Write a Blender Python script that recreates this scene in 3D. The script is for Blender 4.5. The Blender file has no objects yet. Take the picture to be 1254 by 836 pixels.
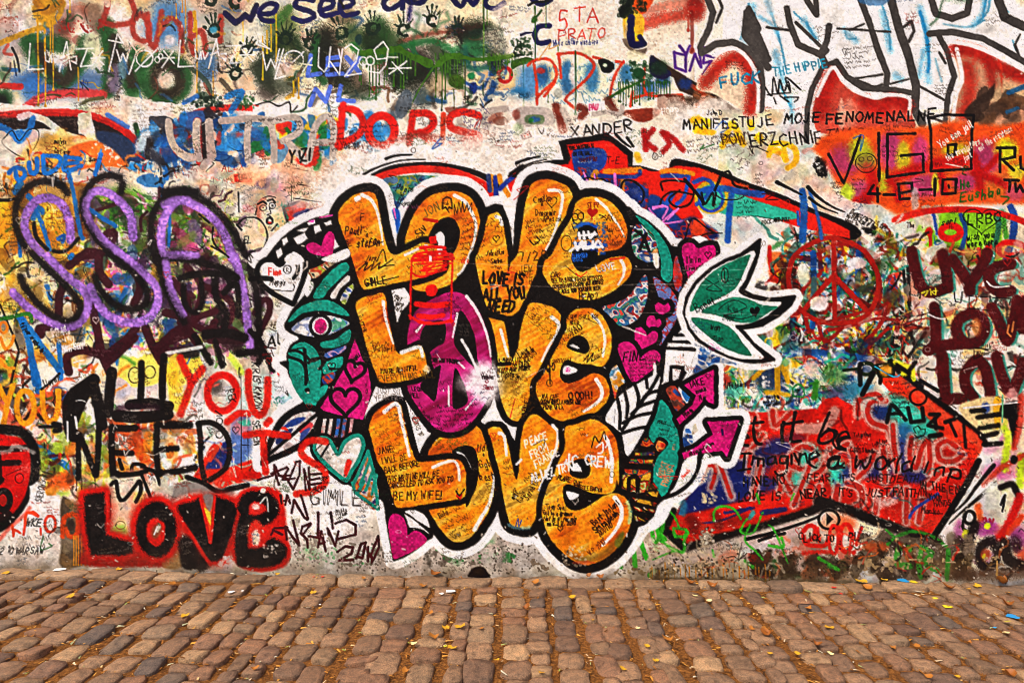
import bpy, bmesh, math, random
import numpy as np
from mathutils import Vector, Matrix
PI = math.pi
sc = bpy.context.scene
COLL = sc.collection
# ---------------------------------------------------------------- camera, sky, sun, exposure
U = 1 / 170.0                     # metres per chart unit on the wall
def wx(cx): return (cx - 627) * U
def wz(cy): return (705 - cy) * U
CAM_D = 720 * U
cam = bpy.data.objects.new('camera', bpy.data.cameras.new('camera')); COLL.objects.link(cam)
cam.location = (0, -CAM_D, wz(418)); cam.rotation_euler = (PI / 2, 0, 0)
cam.data.sensor_width = 36; cam.data.lens = 36 * 720 / 1254; cam.data.clip_start = .05; cam.data.clip_end = 500
sc.camera = cam
SUN_EL, SUN_AZ = math.radians(56), math.radians(-46)       # soft light from high on the left, behind the viewer
world = bpy.data.worlds.new('World'); sc.world = world; world.use_nodes = True
wn = world.node_tree.nodes; wl_ = world.node_tree.links
bg = wn['Background']; sky = wn.new('ShaderNodeTexSky'); sky.sky_type = 'NISHITA'; sky.sun_disc = False
sky.sun_elevation = SUN_EL; sky.sun_rotation = PI + SUN_AZ * -1; sky.dust_density = 4.0; sky.air_density = 1.0; sky.ozone_density = 1.0
wl_.new(sky.outputs[0], bg.inputs[0]); bg.inputs[1].default_value = .11
sun = bpy.data.objects.new('sun', bpy.data.lights.new('sun', 'SUN')); COLL.objects.link(sun)
sun.data.energy = 1.5; sun.data.angle = math.radians(14); sun.data.color = (1.0, .92, .82)
sun.rotation_euler = (PI / 2 - SUN_EL, 0, SUN_AZ); sun.location = (-4, -6, 8)
sc.view_settings.view_transform = 'Standard'; sc.view_settings.look = 'None'; sc.view_settings.gamma = 1.0; sc.view_settings.exposure = 0.97
sc.view_settings.use_curve_mapping = False
sc.cycles.filter_width = 0.9; sc.cycles.use_denoising = True
# =====================================================================
# PAINT ENGINE: strokes, fills and sprays are worked into the colour of the wall's own vertices
# (chart units: 1 unit = 1/170 m on the wall, x to the right, y downwards)
# =====================================================================
CX0, CY0, CX1, CY1 = -200, -150, 1454, 722
CW, CH = CX1 - CX0, CY1 - CY0
rng = np.random.default_rng(11)
def vnoise(cell, seed, octaves=1):
    r = np.random.default_rng(seed); out = np.zeros((CH, CW), np.float32); amp = 1.0; tot = 0
    for o in range(octaves):
        gh, gw = int(CH / cell) + 3, int(CW / cell) + 3
        g = r.random((gh, gw), dtype=np.float32)
        yy = np.arange(CH, dtype=np.float32) / cell; xx = np.arange(CW, dtype=np.float32) / cell
        iy = yy.astype(int); ix = xx.astype(int); fy = yy - iy; fx = xx - ix
        fy = (fy * fy * (3 - 2 * fy))[:, None]; fx = (fx * fx * (3 - 2 * fx))[None, :]
        a = g[iy][:, ix]; b = g[iy][:, ix + 1]; c = g[iy + 1][:, ix]; d = g[iy + 1][:, ix + 1]
        out += amp * ((a * (1 - fx) + b * fx) * (1 - fy) + (c * (1 - fx) + d * fx) * fy)
        tot += amp; amp *= .55; cell = max(cell / 2.1, 1.0)
    return out / tot
N1 = rng.random((CH, CW), dtype=np.float32)
N2 = vnoise(2.6, 1); N5 = vnoise(6, 2, 2); N14 = vnoise(15, 3, 3); N40 = vnoise(48, 4, 4)
CV = np.empty((CH, CW, 3), np.float32)
ID = np.zeros((CH, CW), np.int16)
def hx(c):
    if isinstance(c, str):
        c = COL.get(c, c)
        return np.array([int(c[i:i + 2], 16) for i in (0, 2, 4)], np.float32) / 255
    return np.array(c, np.float32) / 255
COL = dict(w='ebe3d9', k='221b18', cream='e8dcc0', grey='b0a79e', red='d42a1c', teal='239684', mag='c01e7c',
           org='eb9a18', blue='1f7fc0', navy='26246a', purp='9a6cb8', mar='551a26', yel='f3c81e', grn='2f6b3a',
           lime='a9cf2e', tq='3fc4ae', pink='e07aa8', brn='5a4030', silver='b9aea6', dk='3a302c')
TR = [0.0, 0.0, 1.0]
def T(x0, y0, k=5.225): TR[:] = [x0, y0, k]
def P(s):
    v = np.array(s.split(), np.float64).reshape(-1, 2) if isinstance(s, str) else np.array(s, np.float64).reshape(-1, 2)
    return v / TR[2] + np.array([TR[0], TR[1]])
def smooth(p, closed, n=5):
    m = len(p)
    if m < 3: return p
    out = []
    for i in range(m if closed else m - 1):
        if closed: a, b, c, d = p[(i - 1) % m], p[i], p[(i + 1) % m], p[(i + 2) % m]
        else: a, b, c, d = p[max(i - 1, 0)], p[i], p[i + 1], p[min(i + 2, m - 1)]
        L = np.hypot(*(c - b)); k = max(1, min(n, int(L / 3)))
        t = (np.arange(k) / k)[:, None]
        out.append(.5 * (2 * b + (c - a) * t + (2 * a - 5 * b + 4 * c - d) * t * t + (3 * b - a - 3 * c + d) * t ** 3))
    if not closed: out.append(p[-1:])
    return np.concatenate(out)
PARTS = [None]            # id -> (name, parent id, label)
CUR = [None]              # id stamped by what is being painted; None leaves the id below, 0 gives it back to the wall
def part(name, label=None, parent=0):
    PARTS.append((name, parent, label)); CUR[0] = len(PARTS) - 1; return CUR[0]
def nopart(v=None): CUR[0] = v
def window(p, pad):
    x0 = max(int(p[:, 0].min() - pad) - CX0, 0); x1 = min(int(p[:, 0].max() + pad) + 2 - CX0, CW)
    y0 = max(int(p[:, 1].min() - pad) - CY0, 0); y1 = min(int(p[:, 1].max() + pad) + 2 - CY0, CH)
    return x0, x1, y0, y1
def segdist(p, closed, win, pad, rad=None):
    x0, x1, y0, y1 = win
    D = np.full((y1 - y0, x1 - x0), 1e3, np.float32)
    q = p - np.array([CX0, CY0])
    n = len(q)
    for i in range(n if closed else max(n - 1, 1)):
        a = q[i]; j = (i + 1) % n; b = q[j]
        r0 = 0 if rad is None else rad[i]; r1 = 0 if rad is None else rad[j]
        pd = pad + 1
        sx0 = max(int(min(a[0], b[0]) - pd), x0); sx1 = min(int(max(a[0], b[0]) + pd) + 2, x1)
        sy0 = max(int(min(a[1], b[1]) - pd), y0); sy1 = min(int(max(a[1], b[1]) + pd) + 2, y1)
        if sx1 <= sx0 or sy1 <= sy0: continue
        xx = np.arange(sx0, sx1, dtype=np.float32)[None, :] - np.float32(a[0]); yy = np.arange(sy0, sy1, dtype=np.float32)[:, None] - np.float32(a[1])
        d = b - a; L2 = d @ d
        t = np.clip((xx * d[0] + yy * d[1]) / L2, 0, 1) if L2 > 1e-9 else np.zeros((sy1 - sy0, sx1 - sx0), np.float32)
        dist = np.hypot(xx - t * d[0], yy - t * d[1])
        if rad is not None: dist = dist - (r0 + (r1 - r0) * t)
        v = D[sy0 - y0:sy1 - y0, sx0 - x0:sx1 - x0]
        np.minimum(v, dist, out=v)
    return D
def lay(win, sd, col, soft, op, rough, grain, var, tex=None, stamp=True):
    x0, x1, y0, y1 = win; sl = (slice(y0, y1), slice(x0, x1))
    if rough: sd = sd + (N5[sl] - .5) * 2 * rough
    s = max(soft, 1.1)
    a = np.clip(.5 - sd / s, 0, 1)
    if soft > 2: a = a * a * (3 - 2 * a)
    if grain: a = np.clip(a + (N1[sl] + N2[sl] - 1) * 3 * grain * a * (1 - a), 0, 1)
    a = a * op
    c = hx(col)[None, None, :]
    if var: c = np.clip(c * (1 + (N14[sl] - .5)[..., None] * 2 * var + (N2[sl] - .5)[..., None] * var), 0, 1)
    if tex is not None: c = tex(sl, c)
    CV[sl] = CV[sl] * (1 - a[..., None]) + c * a[..., None]
    if CUR[0] is not None and stamp:
        ID[sl][a > .5] = CUR[0]
def F(s, col, grow=0., soft=1.2, op=1., rough=.5, grain=.3, var=.10, sm=True, tex=None, stamp=True):
    p = P(s) if isinstance(s, str) else s
    if sm: p = smooth(p, True)
    pad = abs(grow) + soft + rough + 3
    win = window(p, pad); x0, x1, y0, y1 = win
    if x1 <= x0 or y1 <= y0: return
    D = segdist(p, True, win, pad)
    ins = np.zeros(D.shape, bool); q = p - np.array([CX0, CY0]); n = len(q)
    xs = np.arange(x0, x1)
    for i in range(n):
        a, b = q[i], q[(i + 1) % n]
        if a[1] == b[1]: continue
        if a[1] > b[1]: a, b = b, a
        r0 = max(int(np.ceil(a[1])), y0); r1 = min(int(np.ceil(b[1])), y1)
        if r1 <= r0: continue
        xi = a[0] + (np.arange(r0, r1) - a[1]) / (b[1] - a[1]) * (b[0] - a[0])
        ins[r0 - y0:r1 - y0] ^= xs[None, :] > xi[:, None]
    D = np.minimum(D, 60)
    lay(win, np.where(ins, -D, D) - grow, col, soft, op, rough, grain, var, tex, stamp)
def S(s, w, col, soft=1.2, op=1., rough=.35, grain=.3, var=.10, sm=True, closed=False, w2=None, stamp=True):
    p = P(s) if isinstance(s, str) else s
    if sm: p = smooth(p, closed, 6)
    r0 = w / 2; r1 = (w if w2 is None else w2) / 2
    rad = np.linspace(r0, r1, len(p))
    pad = max(r0, r1) + soft + rough + 2
    win = window(p, pad)
    if win[1] <= win[0] or win[3] <= win[2]: return
    D = segdist(p, closed, win, pad, rad)
    lay(win, D, col, soft, op, rough, grain, var, None, stamp)
def SP(s, w, col, op=.9, soft=None, grain=.7, var=.12, **k):      # spray can: soft grainy edge
    S(s, w, col, soft=(w * .45 if soft is None else soft), op=op, grain=grain, var=var, **k)
def B(x, y, rx, ry, col, soft=None, op=1., ang=0, grain=.5, var=.12, rough=1., **k):   # blob: ellipse, tile coordinates for centre and radii
    t = np.linspace(0, 2 * PI, 25)[:-1]; c, s_ = math.cos(ang), math.sin(ang)
    e = np.stack([x + rx * np.cos(t) * c - ry * np.sin(t) * s_, y + rx * np.cos(t) * s_ + ry * np.sin(t) * c], 1)
    r = min(rx, ry) / TR[2]
    F(P(e), col, soft=(r * .9 if soft is None else soft), op=op, grain=grain, var=var, sm=False, rough=rough, grow=(-r * .1 if soft is None else 0), **k)
def RING(x, y, rx, ry, w, col, **k):
    t = np.linspace(0, 2 * PI, 25)[:-1]
    S(P(np.stack([x + rx * np.cos(t), y + ry * np.sin(t)], 1)), w, col, closed=True, **k)
def DR(x, y0, y1, w, col, op=.95, **k):                          # a run of paint
    p = P([[x, y0], [x + 2, (y0 + y1) / 2], [x + 1, y1]])
    S(p, w, col, w2=w * .8, op=op, **k); S(p[-1:] + np.array([[0, -1.], [0, 0]]), w * 1.4, col, op=op, **k)
def SK(x0, y0, x1, y1, n, col, r=1., op=.55, seed=0):              # speckle in a rectangle of the tile
    g = np.random.default_rng(abs(seed + int(x0 * 7 + y0)))
    a, b = P([[x0, y0], [x1, y1]])
    for _ in range(n):
        c = np.array([g.uniform(a[0], b[0]), g.uniform(a[1], b[1])]); rr = r * g.uniform(.4, 1.3)
        S(np.array([c, c + g.normal(0, rr * .5, 2)]), 2 * rr, col, op=op, rough=.6, stamp=False)
def MT(x0, y0, x1, y1, cols, n, r, op=.7, seed=0, stretch=2.0):   # jumble of old soft paint patches
    g = np.random.default_rng(abs(seed + int(x0 * 3 + y0)))
    cols = cols.split()
    for _ in range(n):
        a = g.uniform(0, PI)
        rr = r * g.uniform(.5, 1.4) * TR[2]
        B(g.uniform(x0, x1), g.uniform(y0, y1), rr * stretch ** .5, rr / stretch ** .5, cols[g.integers(len(cols))], op=op * g.uniform(.6, 1), ang=a, rough=2, soft=r * g.uniform(.15, .8))
def BUSY(x0, y0, x1, y1, cols, n, wmin=1.5, wmax=5, L=16, op=.9, seed=0):   # tangle of old short spray strokes
    g = np.random.default_rng(abs(seed + int(x0 * 5 + y0 * 3))); cols = cols.split(); a, b = P([[x0, y0], [x1, y1]])
    for _ in range(n):
        p = np.array([g.uniform(a[0], b[0]), g.uniform(a[1], b[1])]); th = g.uniform(0, 2 * PI); q = [p]
        for _k in range(int(g.integers(2, 6))):
            th += g.normal(0, .8); p = p + L * g.uniform(.25, .7) * np.array([math.cos(th), math.sin(th)]); q.append(p)
        w = g.uniform(wmin, wmax)
        S(np.array(q), w, cols[g.integers(len(cols))], soft=g.choice((1.4, w * .6, w, w * 1.3)), op=op * g.uniform(.6, 1), grain=.6, rough=.6, var=.2)
def WEAR(x0, y0, x1, y1, col, thr=.62, op=.9, field='5', stamp=False):     # flaked patches
    a, b = P([[x0, y0], [x1, y1]])
    sl = (slice(max(int(a[1]) - CY0, 0), int(b[1]) - CY0), slice(max(int(a[0]) - CX0, 0), int(b[0]) - CX0))
    n = N5[sl] * .6 + N14[sl] * .5 + N2[sl] * .15
    h, w = n.shape
    e = np.minimum(np.minimum(np.arange(h)[:, None], np.arange(h)[::-1, None]) / max(h * .25, 1), np.minimum(np.arange(w)[None], np.arange(w)[None, ::-1]) / max(w * .2, 1))
    n = n - (1 - np.clip(e, 0, 1)) * .35
    al = (np.clip((n - thr) * 14, 0, 1) * op)[..., None]
    CV[sl] = CV[sl] * (1 - al) + hx(col) * (.9 + .2 * N2[sl][..., None]) * al
# --- single-line hand lettering (8 wide, 10 tall) ---
GL = {'A': '0 10 4 0 8 10;1.6 6.5 6.4 6.5', 'B': '1 10 1 0 5 0 7 2 5 4.6 1 4.8 6 5 8 7.5 5.5 10 1 10', 'C': '8 1.5 5 0 1.5 2 .5 6 3 9.6 8 8.6',
 'D': '1 0 1 10 5 9.3 8 5 5.4 .7 .6 0', 'E': '7 0 1 0 1 10 7.5 10;1 5 6 4.8', 'F': '7.5 0 1 0 1 10;1 5 6 5', 'G': '8 1.5 5 0 1.3 2 .6 6.5 3 10 7.5 9 7.6 5.6 4.6 5.6',
 'H': '1 0 1 10;7 0 7 10;1 5 7 5', 'I': '4 0 4 10', 'J': '6 0 6 8 4 10 1 8.6', 'K': '1 0 1 10;7.5 0 1 5.4 7.8 10', 'L': '1 0 1 10 7 10', 'M': '0 10 1 0 4 6 7 0 8 10',
 'N': '.6 10 1 0 7 10 7.2 0', 'O': '4 0 1 2 .4 6 3 10 6.4 9 8 5 6.6 1 4 0', 'P': '1 10 1 0 6 .4 7.6 3 5.5 5.4 1 5.4', 'Q': '4 0 1 2 .4 6 3 10 6.4 9 8 5 6.6 1 4 0;5 7 8 11',
 'R': '1 10 1 0 6 .4 7.4 2.8 5.4 5 1 5.2 7.8 10', 'S': '7.4 1.4 4.6 0 1.4 1.6 2 4 6.4 5.6 7.4 8 4.5 10 .6 8.6', 'T': '0 0 8 0;4 0 4 10', 'U': '.8 0 1 7 3 10 6 9.6 7.2 7 7.2 0',
 'V': '.4 0 4 10 7.6 0', 'W': '0 0 2 10 4 3.4 6 10 8 0', 'X': '.6 0 7.6 10;7.6 0 .4 10', 'Y': '.4 0 4 5;7.6 0 4 5 3.6 10', 'Z': '.6 0 7.4 0 .6 10 7.6 10',
 '0': '4 0 1 2 .6 6 3 10 6.2 9 7.6 5 6.6 1 4 0', '1': '2.4 2 4.4 0 4.4 10', '2': '1 2 4 0 7 2 5.4 5.6 .8 10 7.6 10', '3': '1 1 5 0 7 2.2 4 4.8 7.2 7 5 10 .8 9', '4': '5 10 5 0 .8 6.6 7.6 6.6',
 '5': '7 0 1.6 0 1.2 4.4 5 4 7.2 7 4.6 10 .8 9', '6': '6.6 0 2.4 3 1 7 3.4 10 7 8 5.6 5 1.4 6.6', '7': '.8 0 7.4 0 3 10', '8': '4 4.6 1.4 2 4 0 6.6 2 4 4.6 .8 7.4 4 10 7.2 7.4 4 4.6', '9': '7 3.4 4 5.4 1.4 3 4 0 7 2 6.4 7 4 10',
 '!': '4 0 3.6 6.6;3.5 9.6 3.6 10', '?': '1 2 4 0 7 2 4 5.4 4 7;4 9.6 4 10', '-': '1 5.4 7 5.2', '.': '3.6 9.6 4 10', ',': '4 9 3 11.4', "'": '4.4 0 3.8 2', '+': '1 5 7 5;4 2 4 8', '*': '4 1 4 8;1 3 7 6.4;7 3 1 6.4', ':': '4 4 4 4.4;4 8.6 4 9', '=': '1 3.6 7 3.6;1 6.4 7 6.4', '/': '7 0 1 10', '(': '5.4 0 3 4 3.4 8 5.4 10', ')': '2.6 0 5 4 4.6 8 2.6 10', '&': '7.6 10 2 2.4 4 0 5.6 2 1 6.4 3 10 7.4 5.8',
 'a': '7 5 4 4 1 6.4 2 9.8 5 9 7 5 7 10', 'b': '1.4 0 1.2 10 5 9.6 7 7 4.6 4.6 1.4 6.4', 'c': '6.6 5 3.6 4 1.2 7 3 10 6.8 9', 'd': '6.8 5.6 3.8 4.4 1 7 3 10 6.4 8.4 6.8 0 7 10', 'e': '1.4 7.4 6.4 6.4 5 4 2 4.8 1.2 8 4 10 7 8.8', 'f': '6.6 .8 4.4 0 3.4 3 3.2 10;1 4.4 6 4.2',
 'g': '6.8 5 3.4 4 1.2 6.8 3.4 9 6.6 7 6.8 4.4 6.4 12 3 13.4 1 12', 'h': '1.4 0 1.2 10;1.3 6.6 4 4.2 6.4 5.6 6.6 10', 'i': '4 4.6 4 10;4 1.8 4 2.2', 'j': '5 4.4 4.6 12 2 13;5 1.8 5 2.2', 'k': '1.6 0 1.4 10;6.4 4.4 1.5 7.4 6.8 10', 'l': '3.6 0 3.8 9 5 10', 'm': '.4 4.4 .4 10;.5 6 2.4 4.2 4 6 4 10;4 6 6 4.2 7.6 6 7.8 10', 'n': '1.2 4.4 1.2 10;1.2 6.6 4 4.2 6.4 5.8 6.6 10',
 'o': '4 4.2 1.2 6 2 9.4 5 9.8 6.8 7 4 4.2', 'p': '1.4 4.4 1.2 13.4;1.4 6 4.4 4.2 7 6.8 4.4 9.8 1.4 8.6', 'r': '1.6 4.4 1.6 10;1.6 6.8 4 4.4 6.4 5', 's': '6.4 5 3.6 4.2 1.8 5.8 6 7.8 5 9.8 1.2 9', 't': '3.8 1 3.6 9 5.4 10;1.2 4 6.4 3.8', 'u': '1.2 4.4 1.4 9 4 10 6.4 7.6 6.6 4.4 6.8 10', 'v': '1 4.4 3.8 10 6.8 4.4', 'w': '.4 4.4 2 10 4 6 6 10 7.8 4.4', 'x': '1.2 4.4 6.8 10;6.8 4.4 1 10', 'y': '1.2 4.4 4 9;7 4.4 3 13.4', 'z': '1.2 4.4 6.6 4.4 1.2 10 6.8 10', 'q': '6.8 5 3.4 4 1.2 6.8 3.4 9 6.6 7 6.8 4.4 6.6 13'}
def TX(txt, x, y, h, w, col, ang=0., adv=.86, asp=None, jit=.065, seed=0, letter=None, lowx=.8, **k):
    """text with its top-left at tile point x,y; h and w (pen) in chart units; ang in degrees, clockwise"""
    if asp is None: asp = .58 if h < 8 else (.66 if h < 10.5 else .8)
    g = np.random.default_rng(abs(seed + len(txt) * 31 + int(x))); o = P([[x, y]])[0]
    a = math.radians(ang); ca, sa = math.cos(a), math.sin(a); cx = 0.
    par = CUR[0]; slant = g.normal(.06, .14); w = w * (g.uniform(.68, 1.0) if h < 10 else 1); k.setdefault('op', g.uniform(.7, .98) if h < 10 else .96); bow = g.normal(0, .012)
    for ch in txt:
        gl = GL.get(ch)
        if gl is None: cx += h * asp * .6; continue
        sc = lowx if ch.islower() else 1.
        if ch in "I1li!.,':": sc *= .55
        if letter: part(letter, None, par)
        jx, jy, jr = g.normal(0, jit * h * .5), g.normal(0, jit * h), g.normal(0, jit)
        for st in gl.split(';'):
            v = np.array(st.split(), float).reshape(-1, 2)
            v = v + g.normal(0, jit * 4, v.shape)
            off = 4 * (1 - sc) if sc < .6 else 0
            px = cx + (v[:, 0] - off) / 8 * (.80 * asp * 1.2 * adv * (1 if sc < .6 else sc)) * h + jx; py = v[:, 1] / 10 * h + jy
            px, py = px - jr * py + slant * (h * .5 - py), py + jr * (px - cx) + bow * cx
            S(np.stack([o[0] + px * ca - py * sa, o[1] + px * sa + py * ca], 1), w, col, sm=ch not in 'AEFHIKLMNTVWXYZ14', **k)
        cx += h * asp * 1.2 * adv * (sc if sc > .6 else .5) + .02 * h
    CUR[0] = par
def SC(x, y, wd, n, h, col='k', ang=0., w=.75, lead=1.9, op=.62, seed=0):
    """lines of handwriting too small to read: wd in chart units, h the height of a line"""
    g = np.random.default_rng(abs(seed + int(x * 3 + y * 7))); o = P([[x, y]])[0]; a = math.radians(ang); ca, sa = math.cos(a), math.sin(a)
    for ln in range(n):
        cx = g.uniform(0, h); yy = ln * h * lead; end = wd * g.uniform(.65, 1.05)
        while cx < end:
            m = int(g.integers(4, 13)); st = h * g.uniform(.28, .42)
            px = cx + np.arange(m) * st + g.normal(0, st * .35, m); py = yy + np.where(np.arange(m) % 2, 0, -h * .6) + g.normal(0, h * .22, m)
            py[g.random(m) < .15] -= h * .5
            S(np.stack([o[0] + px * ca - py * sa, o[1] + px * sa + py * ca], 1), w, col, op=op * g.uniform(.6, 1), rough=0, grain=.1, stamp=False)
            cx += m * st + h * .75
def HAND(x, y, s, ang, col, seed=0, op=.92):
    """print of a painted hand: smeared palm ring and five fingers; s = palm radius in chart units"""
    g = np.random.default_rng(abs(seed + int(x))); o = P([[x, y]])[0]; a0 = math.radians(ang)
    t = np.linspace(0, 2 * PI, 13)[:-1]
    S((o + s * np.stack([np.cos(t) * .7, np.sin(t) * .75], 1))[int(g.integers(0, 3)):], s * .55, col, rough=2.4, op=op, grain=.9)
    for i, (fa, L) in enumerate(((-62, 1.5), (-24, 2.25), (-4, 2.45), (14, 2.3), (36, 1.9))):
        a = a0 + math.radians(fa - 90); d = np.array([math.cos(a), math.sin(a)])
        S(np.array([o + d * s * 1.12, o + d * s * (1.12 + (L - 1) * .55), o + d * s * L]), s * g.uniform(.24, .38), col, rough=1.3, op=op * g.uniform(.7, 1), grain=.8)
def HEART(x, y, s, col, ang=0., tall=1.15, **k):
    """filled heart, tip down; s = half width in tile units"""
    t = np.linspace(0, 2 * PI, 33)[:-1]
    hx_ = 16 * np.sin(t) ** 3 / 16; hy = -(13 * np.cos(t) - 5 * np.cos(2 * t) - 2 * np.cos(3 * t) - np.cos(4 * t)) / 16 * tall
    a = math.radians(ang); ca, sa = math.cos(a), math.sin(a)
    F(P(np.stack([x + s * (hx_ * ca - hy * sa), y + s * (hx_ * sa + hy * ca)], 1)), col, sm=False, **k)
def HEARTL(x, y, s, w, col, ang=0., tall=1.15, **k):
    t = np.linspace(0, 2 * PI, 33)[:-1]
    hx_ = np.sin(t) ** 3; hy = -(13 * np.cos(t) - 5 * np.cos(2 * t) - 2 * np.cos(3 * t) - np.cos(4 * t)) / 16 * tall
    a = math.radians(ang); ca, sa = math.cos(a), math.sin(a)
    S(P(np.stack([x + s * (hx_ * ca - hy * sa), y + s * (hx_ * sa + hy * ca)], 1)), w, col, sm=False, closed=True, **k)
g_ = np.random.default_rng(4)
CV[:] = hx('e3dacb') * (.94 + .1 * N14[..., None] + .03 * N2[..., None])
# =====================================================================
# OLDER LAYERS OF PAINT on the wall
# =====================================================================
K4 = 3.994
nopart(0)
# ---------- upper left ----------
T(0, 0, K4)
MT(-700, -500, 1254, 300, 'e8dcc4 e4d8bc d8c8a4 efe6d8 cdbb9a', 60, 26, .6)
MT(-60, 0, 480, 200, '8a5040 e9e2d6 a04a38 e9e2d6 efe9df 6a4638', 26, 14, .75, stretch=1.4)
B(40, 250, 120, 110, 'a59c98', op=.8); B(60, 300, 60, 40, 'd8d0c8', op=.8); SP('40 220 20 260 60 270', 4, 'c05040', op=.7); S('60 235 85 290 95 350', 3, 'k'); S('70 300 80 370', 2, 'k')
B(560, 40, 60, 70, 'efe9df', op=.9); B(810, 110, 130, 130, '5f90ba', op=.9); B(700, 60, 60, 60, 'd8cfb4', op=.7); B(1150, 60, 120, 70, '9a6a60', op=.6)
B(300, 400, 270, 80, '4a6f9a', op=.8); B(170, 440, 70, 90, '3a78b4', op=.7); B(1010, 300, 130, 120, 'd8b49a', op=.6); B(1010, 320, 60, 90, '4a7aa4', op=.8); B(1100, 130, 90, 140, '8a968a', op=.5)
wd = part('painted_lettering', 'old dark green spray letters with brown centres')
for s in ('140 210 190 300 300 400 390 300 420 210', '520 130 545 300 530 440', '540 200 640 420 665 270', '160 200 300 220', '720 420 730 330 810 290 890 340 890 430 810 480 730 440'): SP(s, 21, '35683a', soft=9)
for s in ('200 230 220 300 310 400 370 300', '560 190 560 330 540 430', '590 260 650 420', '760 420 760 350 810 320 870 360 870 430 820 460 780 440'): SP(s, 13, '4a3a30', soft=8, op=.85)
nopart(0)
B(800, 395, 34, 38, 'd8d0c4', op=.95); B(560, 390, 40, 80, '9a8aa8', op=.7); B(600, 330, 26, 60, '7aa0b0', op=.8); B(440, 210, 40, 50, 'd0cdb8', op=.9); B(600, 140, 20, 22, 'ebe4d8', op=.9); B(830, 195, 28, 26, 'e8e2d8', op=.9); B(650, 455, 40, 26, '3d7a44', op=.7); SP('930 330 1010 400 1030 470', 6, '4a5a4a', op=.8); SP('1080 390 1140 460', 6, '5a5040', op=.8)
part('painted_lettering', 'thin red spray lettering over the dark green letters')
for s in ('530 0 520 60 495 125', '640 0 660 60 640 110 560 125 510 110', '690 70 650 110 660 180 720 200 730 130 700 80', '720 70 730 200 760 240', '790 60 770 180 760 220', '780 160 830 90 880 130 890 250', '930 70 930 200 945 260', '930 190 980 150 1000 200 1000 270', '1080 80 1075 200'): SP(s, 7, 'b04a3c', soft=4, op=.9)
nopart(0)
SP('135 525 200 480 290 458 400 455 500 462', 11, 'cf4a48', soft=5); SP('180 500 260 470', 6, 'e07a78', soft=4, op=.8); SP('400 530 480 540 520 545', 9, '2a3a40', soft=4); SP('390 520 430 490 500 478', 5, '6a6a48', soft=3)
part('painted_splash', 'mustard yellow splash of paint with long drips')
B(220, 50, 60, 70, 'c59a26', op=.95, soft=6); SP('310 20 260 110 120 165 0 212', 7, 'c49a22', soft=3, op=.9); SP('180 10 230 60 300 10', 9, 'b8861c', soft=4)
for x, y0, y1, w in ((186, 90, 515, 2.4), (220, 100, 520, 2.4), (246, 100, 300, 2), (258, 100, 440, 1.8), (380, 330, 490, 1.5), (960, 100, 450, 1.8), (1040, 350, 470, 1.5), (1186, 90, 200, 1.6), (860, 20, 90, 1.6), (890, 0, 60, 1.6), (905, 0, 160, 1.6), (950, 60, 150, 4), (340, 0, 60, 2)): DR(x, y0, y1, w, 'd0a41c')
nopart(0); SK(280, 100, 460, 160, 30, 'b02a1c', .9); SK(480, 90, 520, 150, 14, 'b02a1c', 1); S('330 120 345 160 360 140', 1.6, 'b02a1c'); S('395 120 415 150 430 160', 2.4, 'b02a1c'); SK(20, 60, 120, 160, 20, '8a2a20', .8)
SP('-20 340 80 345', 5, '3a74a8', op=.8); SP('-20 420 100 425', 8, 'c83228', soft=3); B(20, 360, 30, 40, '3a6a3a', op=.6); B(20, 490, 50, 60, '2f5a34', op=.9); B(10, 500, 30, 40, '2a2420', op=.8)
BUSY(0, 0, 1254, 480, '2a2420 3a5a34 8a4a3a 4a7aa4 d8ccb0 5a4638 c0a030', 70, 1, 3.4, 14, op=.7)
# white brushed strip and the old arched piece
F('-20 505 40 510 120 515 200 530 500 500 560 480 620 470 680 480 780 500 880 510 980 520 1254 510 1254 640 700 660 560 640 400 560 0 580', 'ece5db', rough=2, sm=False); F('600 540 900 560 900 900 700 900 640 700', 'e9e1d7', rough=2, sm=False)
WEAR(500, 480, 900, 560, 'd4c8b8', .68)
F('-20 580 100 560 250 550 400 560 520 590 620 650 690 740 730 900 560 900 500 740 380 660 200 630 -20 640', '3a2824', rough=1.2); SP('-20 568 200 552 400 556 560 610 650 680 690 760', 9, 'cc2e22', soft=3); SP('520 560 620 620', 6, '3f6fb4', soft=3, op=.8)
F('100 900 160 780 260 700 400 660 520 700 600 790 640 900', 'e47a34', soft=4, tex=None); B(330, 720, 160, 60, 'e2c8a8', op=.85); B(440, 790, 50, 60, 'e8d0a0', op=.9); B(520, 740, 60, 50, 'ea8438', op=.8); B(250, 800, 70, 60, 'd8a45a', op=.8); B(230, 690, 50, 40, '3a3024', op=.5)
F('380 555 440 545 470 690 380 650', 'ebe4db', sm=False, rough=1.5); SP('160 570 220 590 300 650', 9, 'ece5dc', soft=2); SP('0 620 60 650 95 690 140 640 160 580', 8, '2f86c8', soft=3); SP('100 575 140 560', 8, 'dfe2e6', soft=3); B(95, 660, 34, 28, '2f86c8', soft=4)
S('660 610 690 740', 6, '2f5a3a', soft=2); F('700 830 710 720 760 640 860 630 870 660 790 690 760 760 760 900 700 900', '3a3028', soft=4); B(800, 800, 60, 70, '2f86c0', op=.9)
S('20 680 60 640 95 690 140 635 185 640 180 700 125 770 40 730 10 690 40 660', 1.3, 'k')
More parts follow.
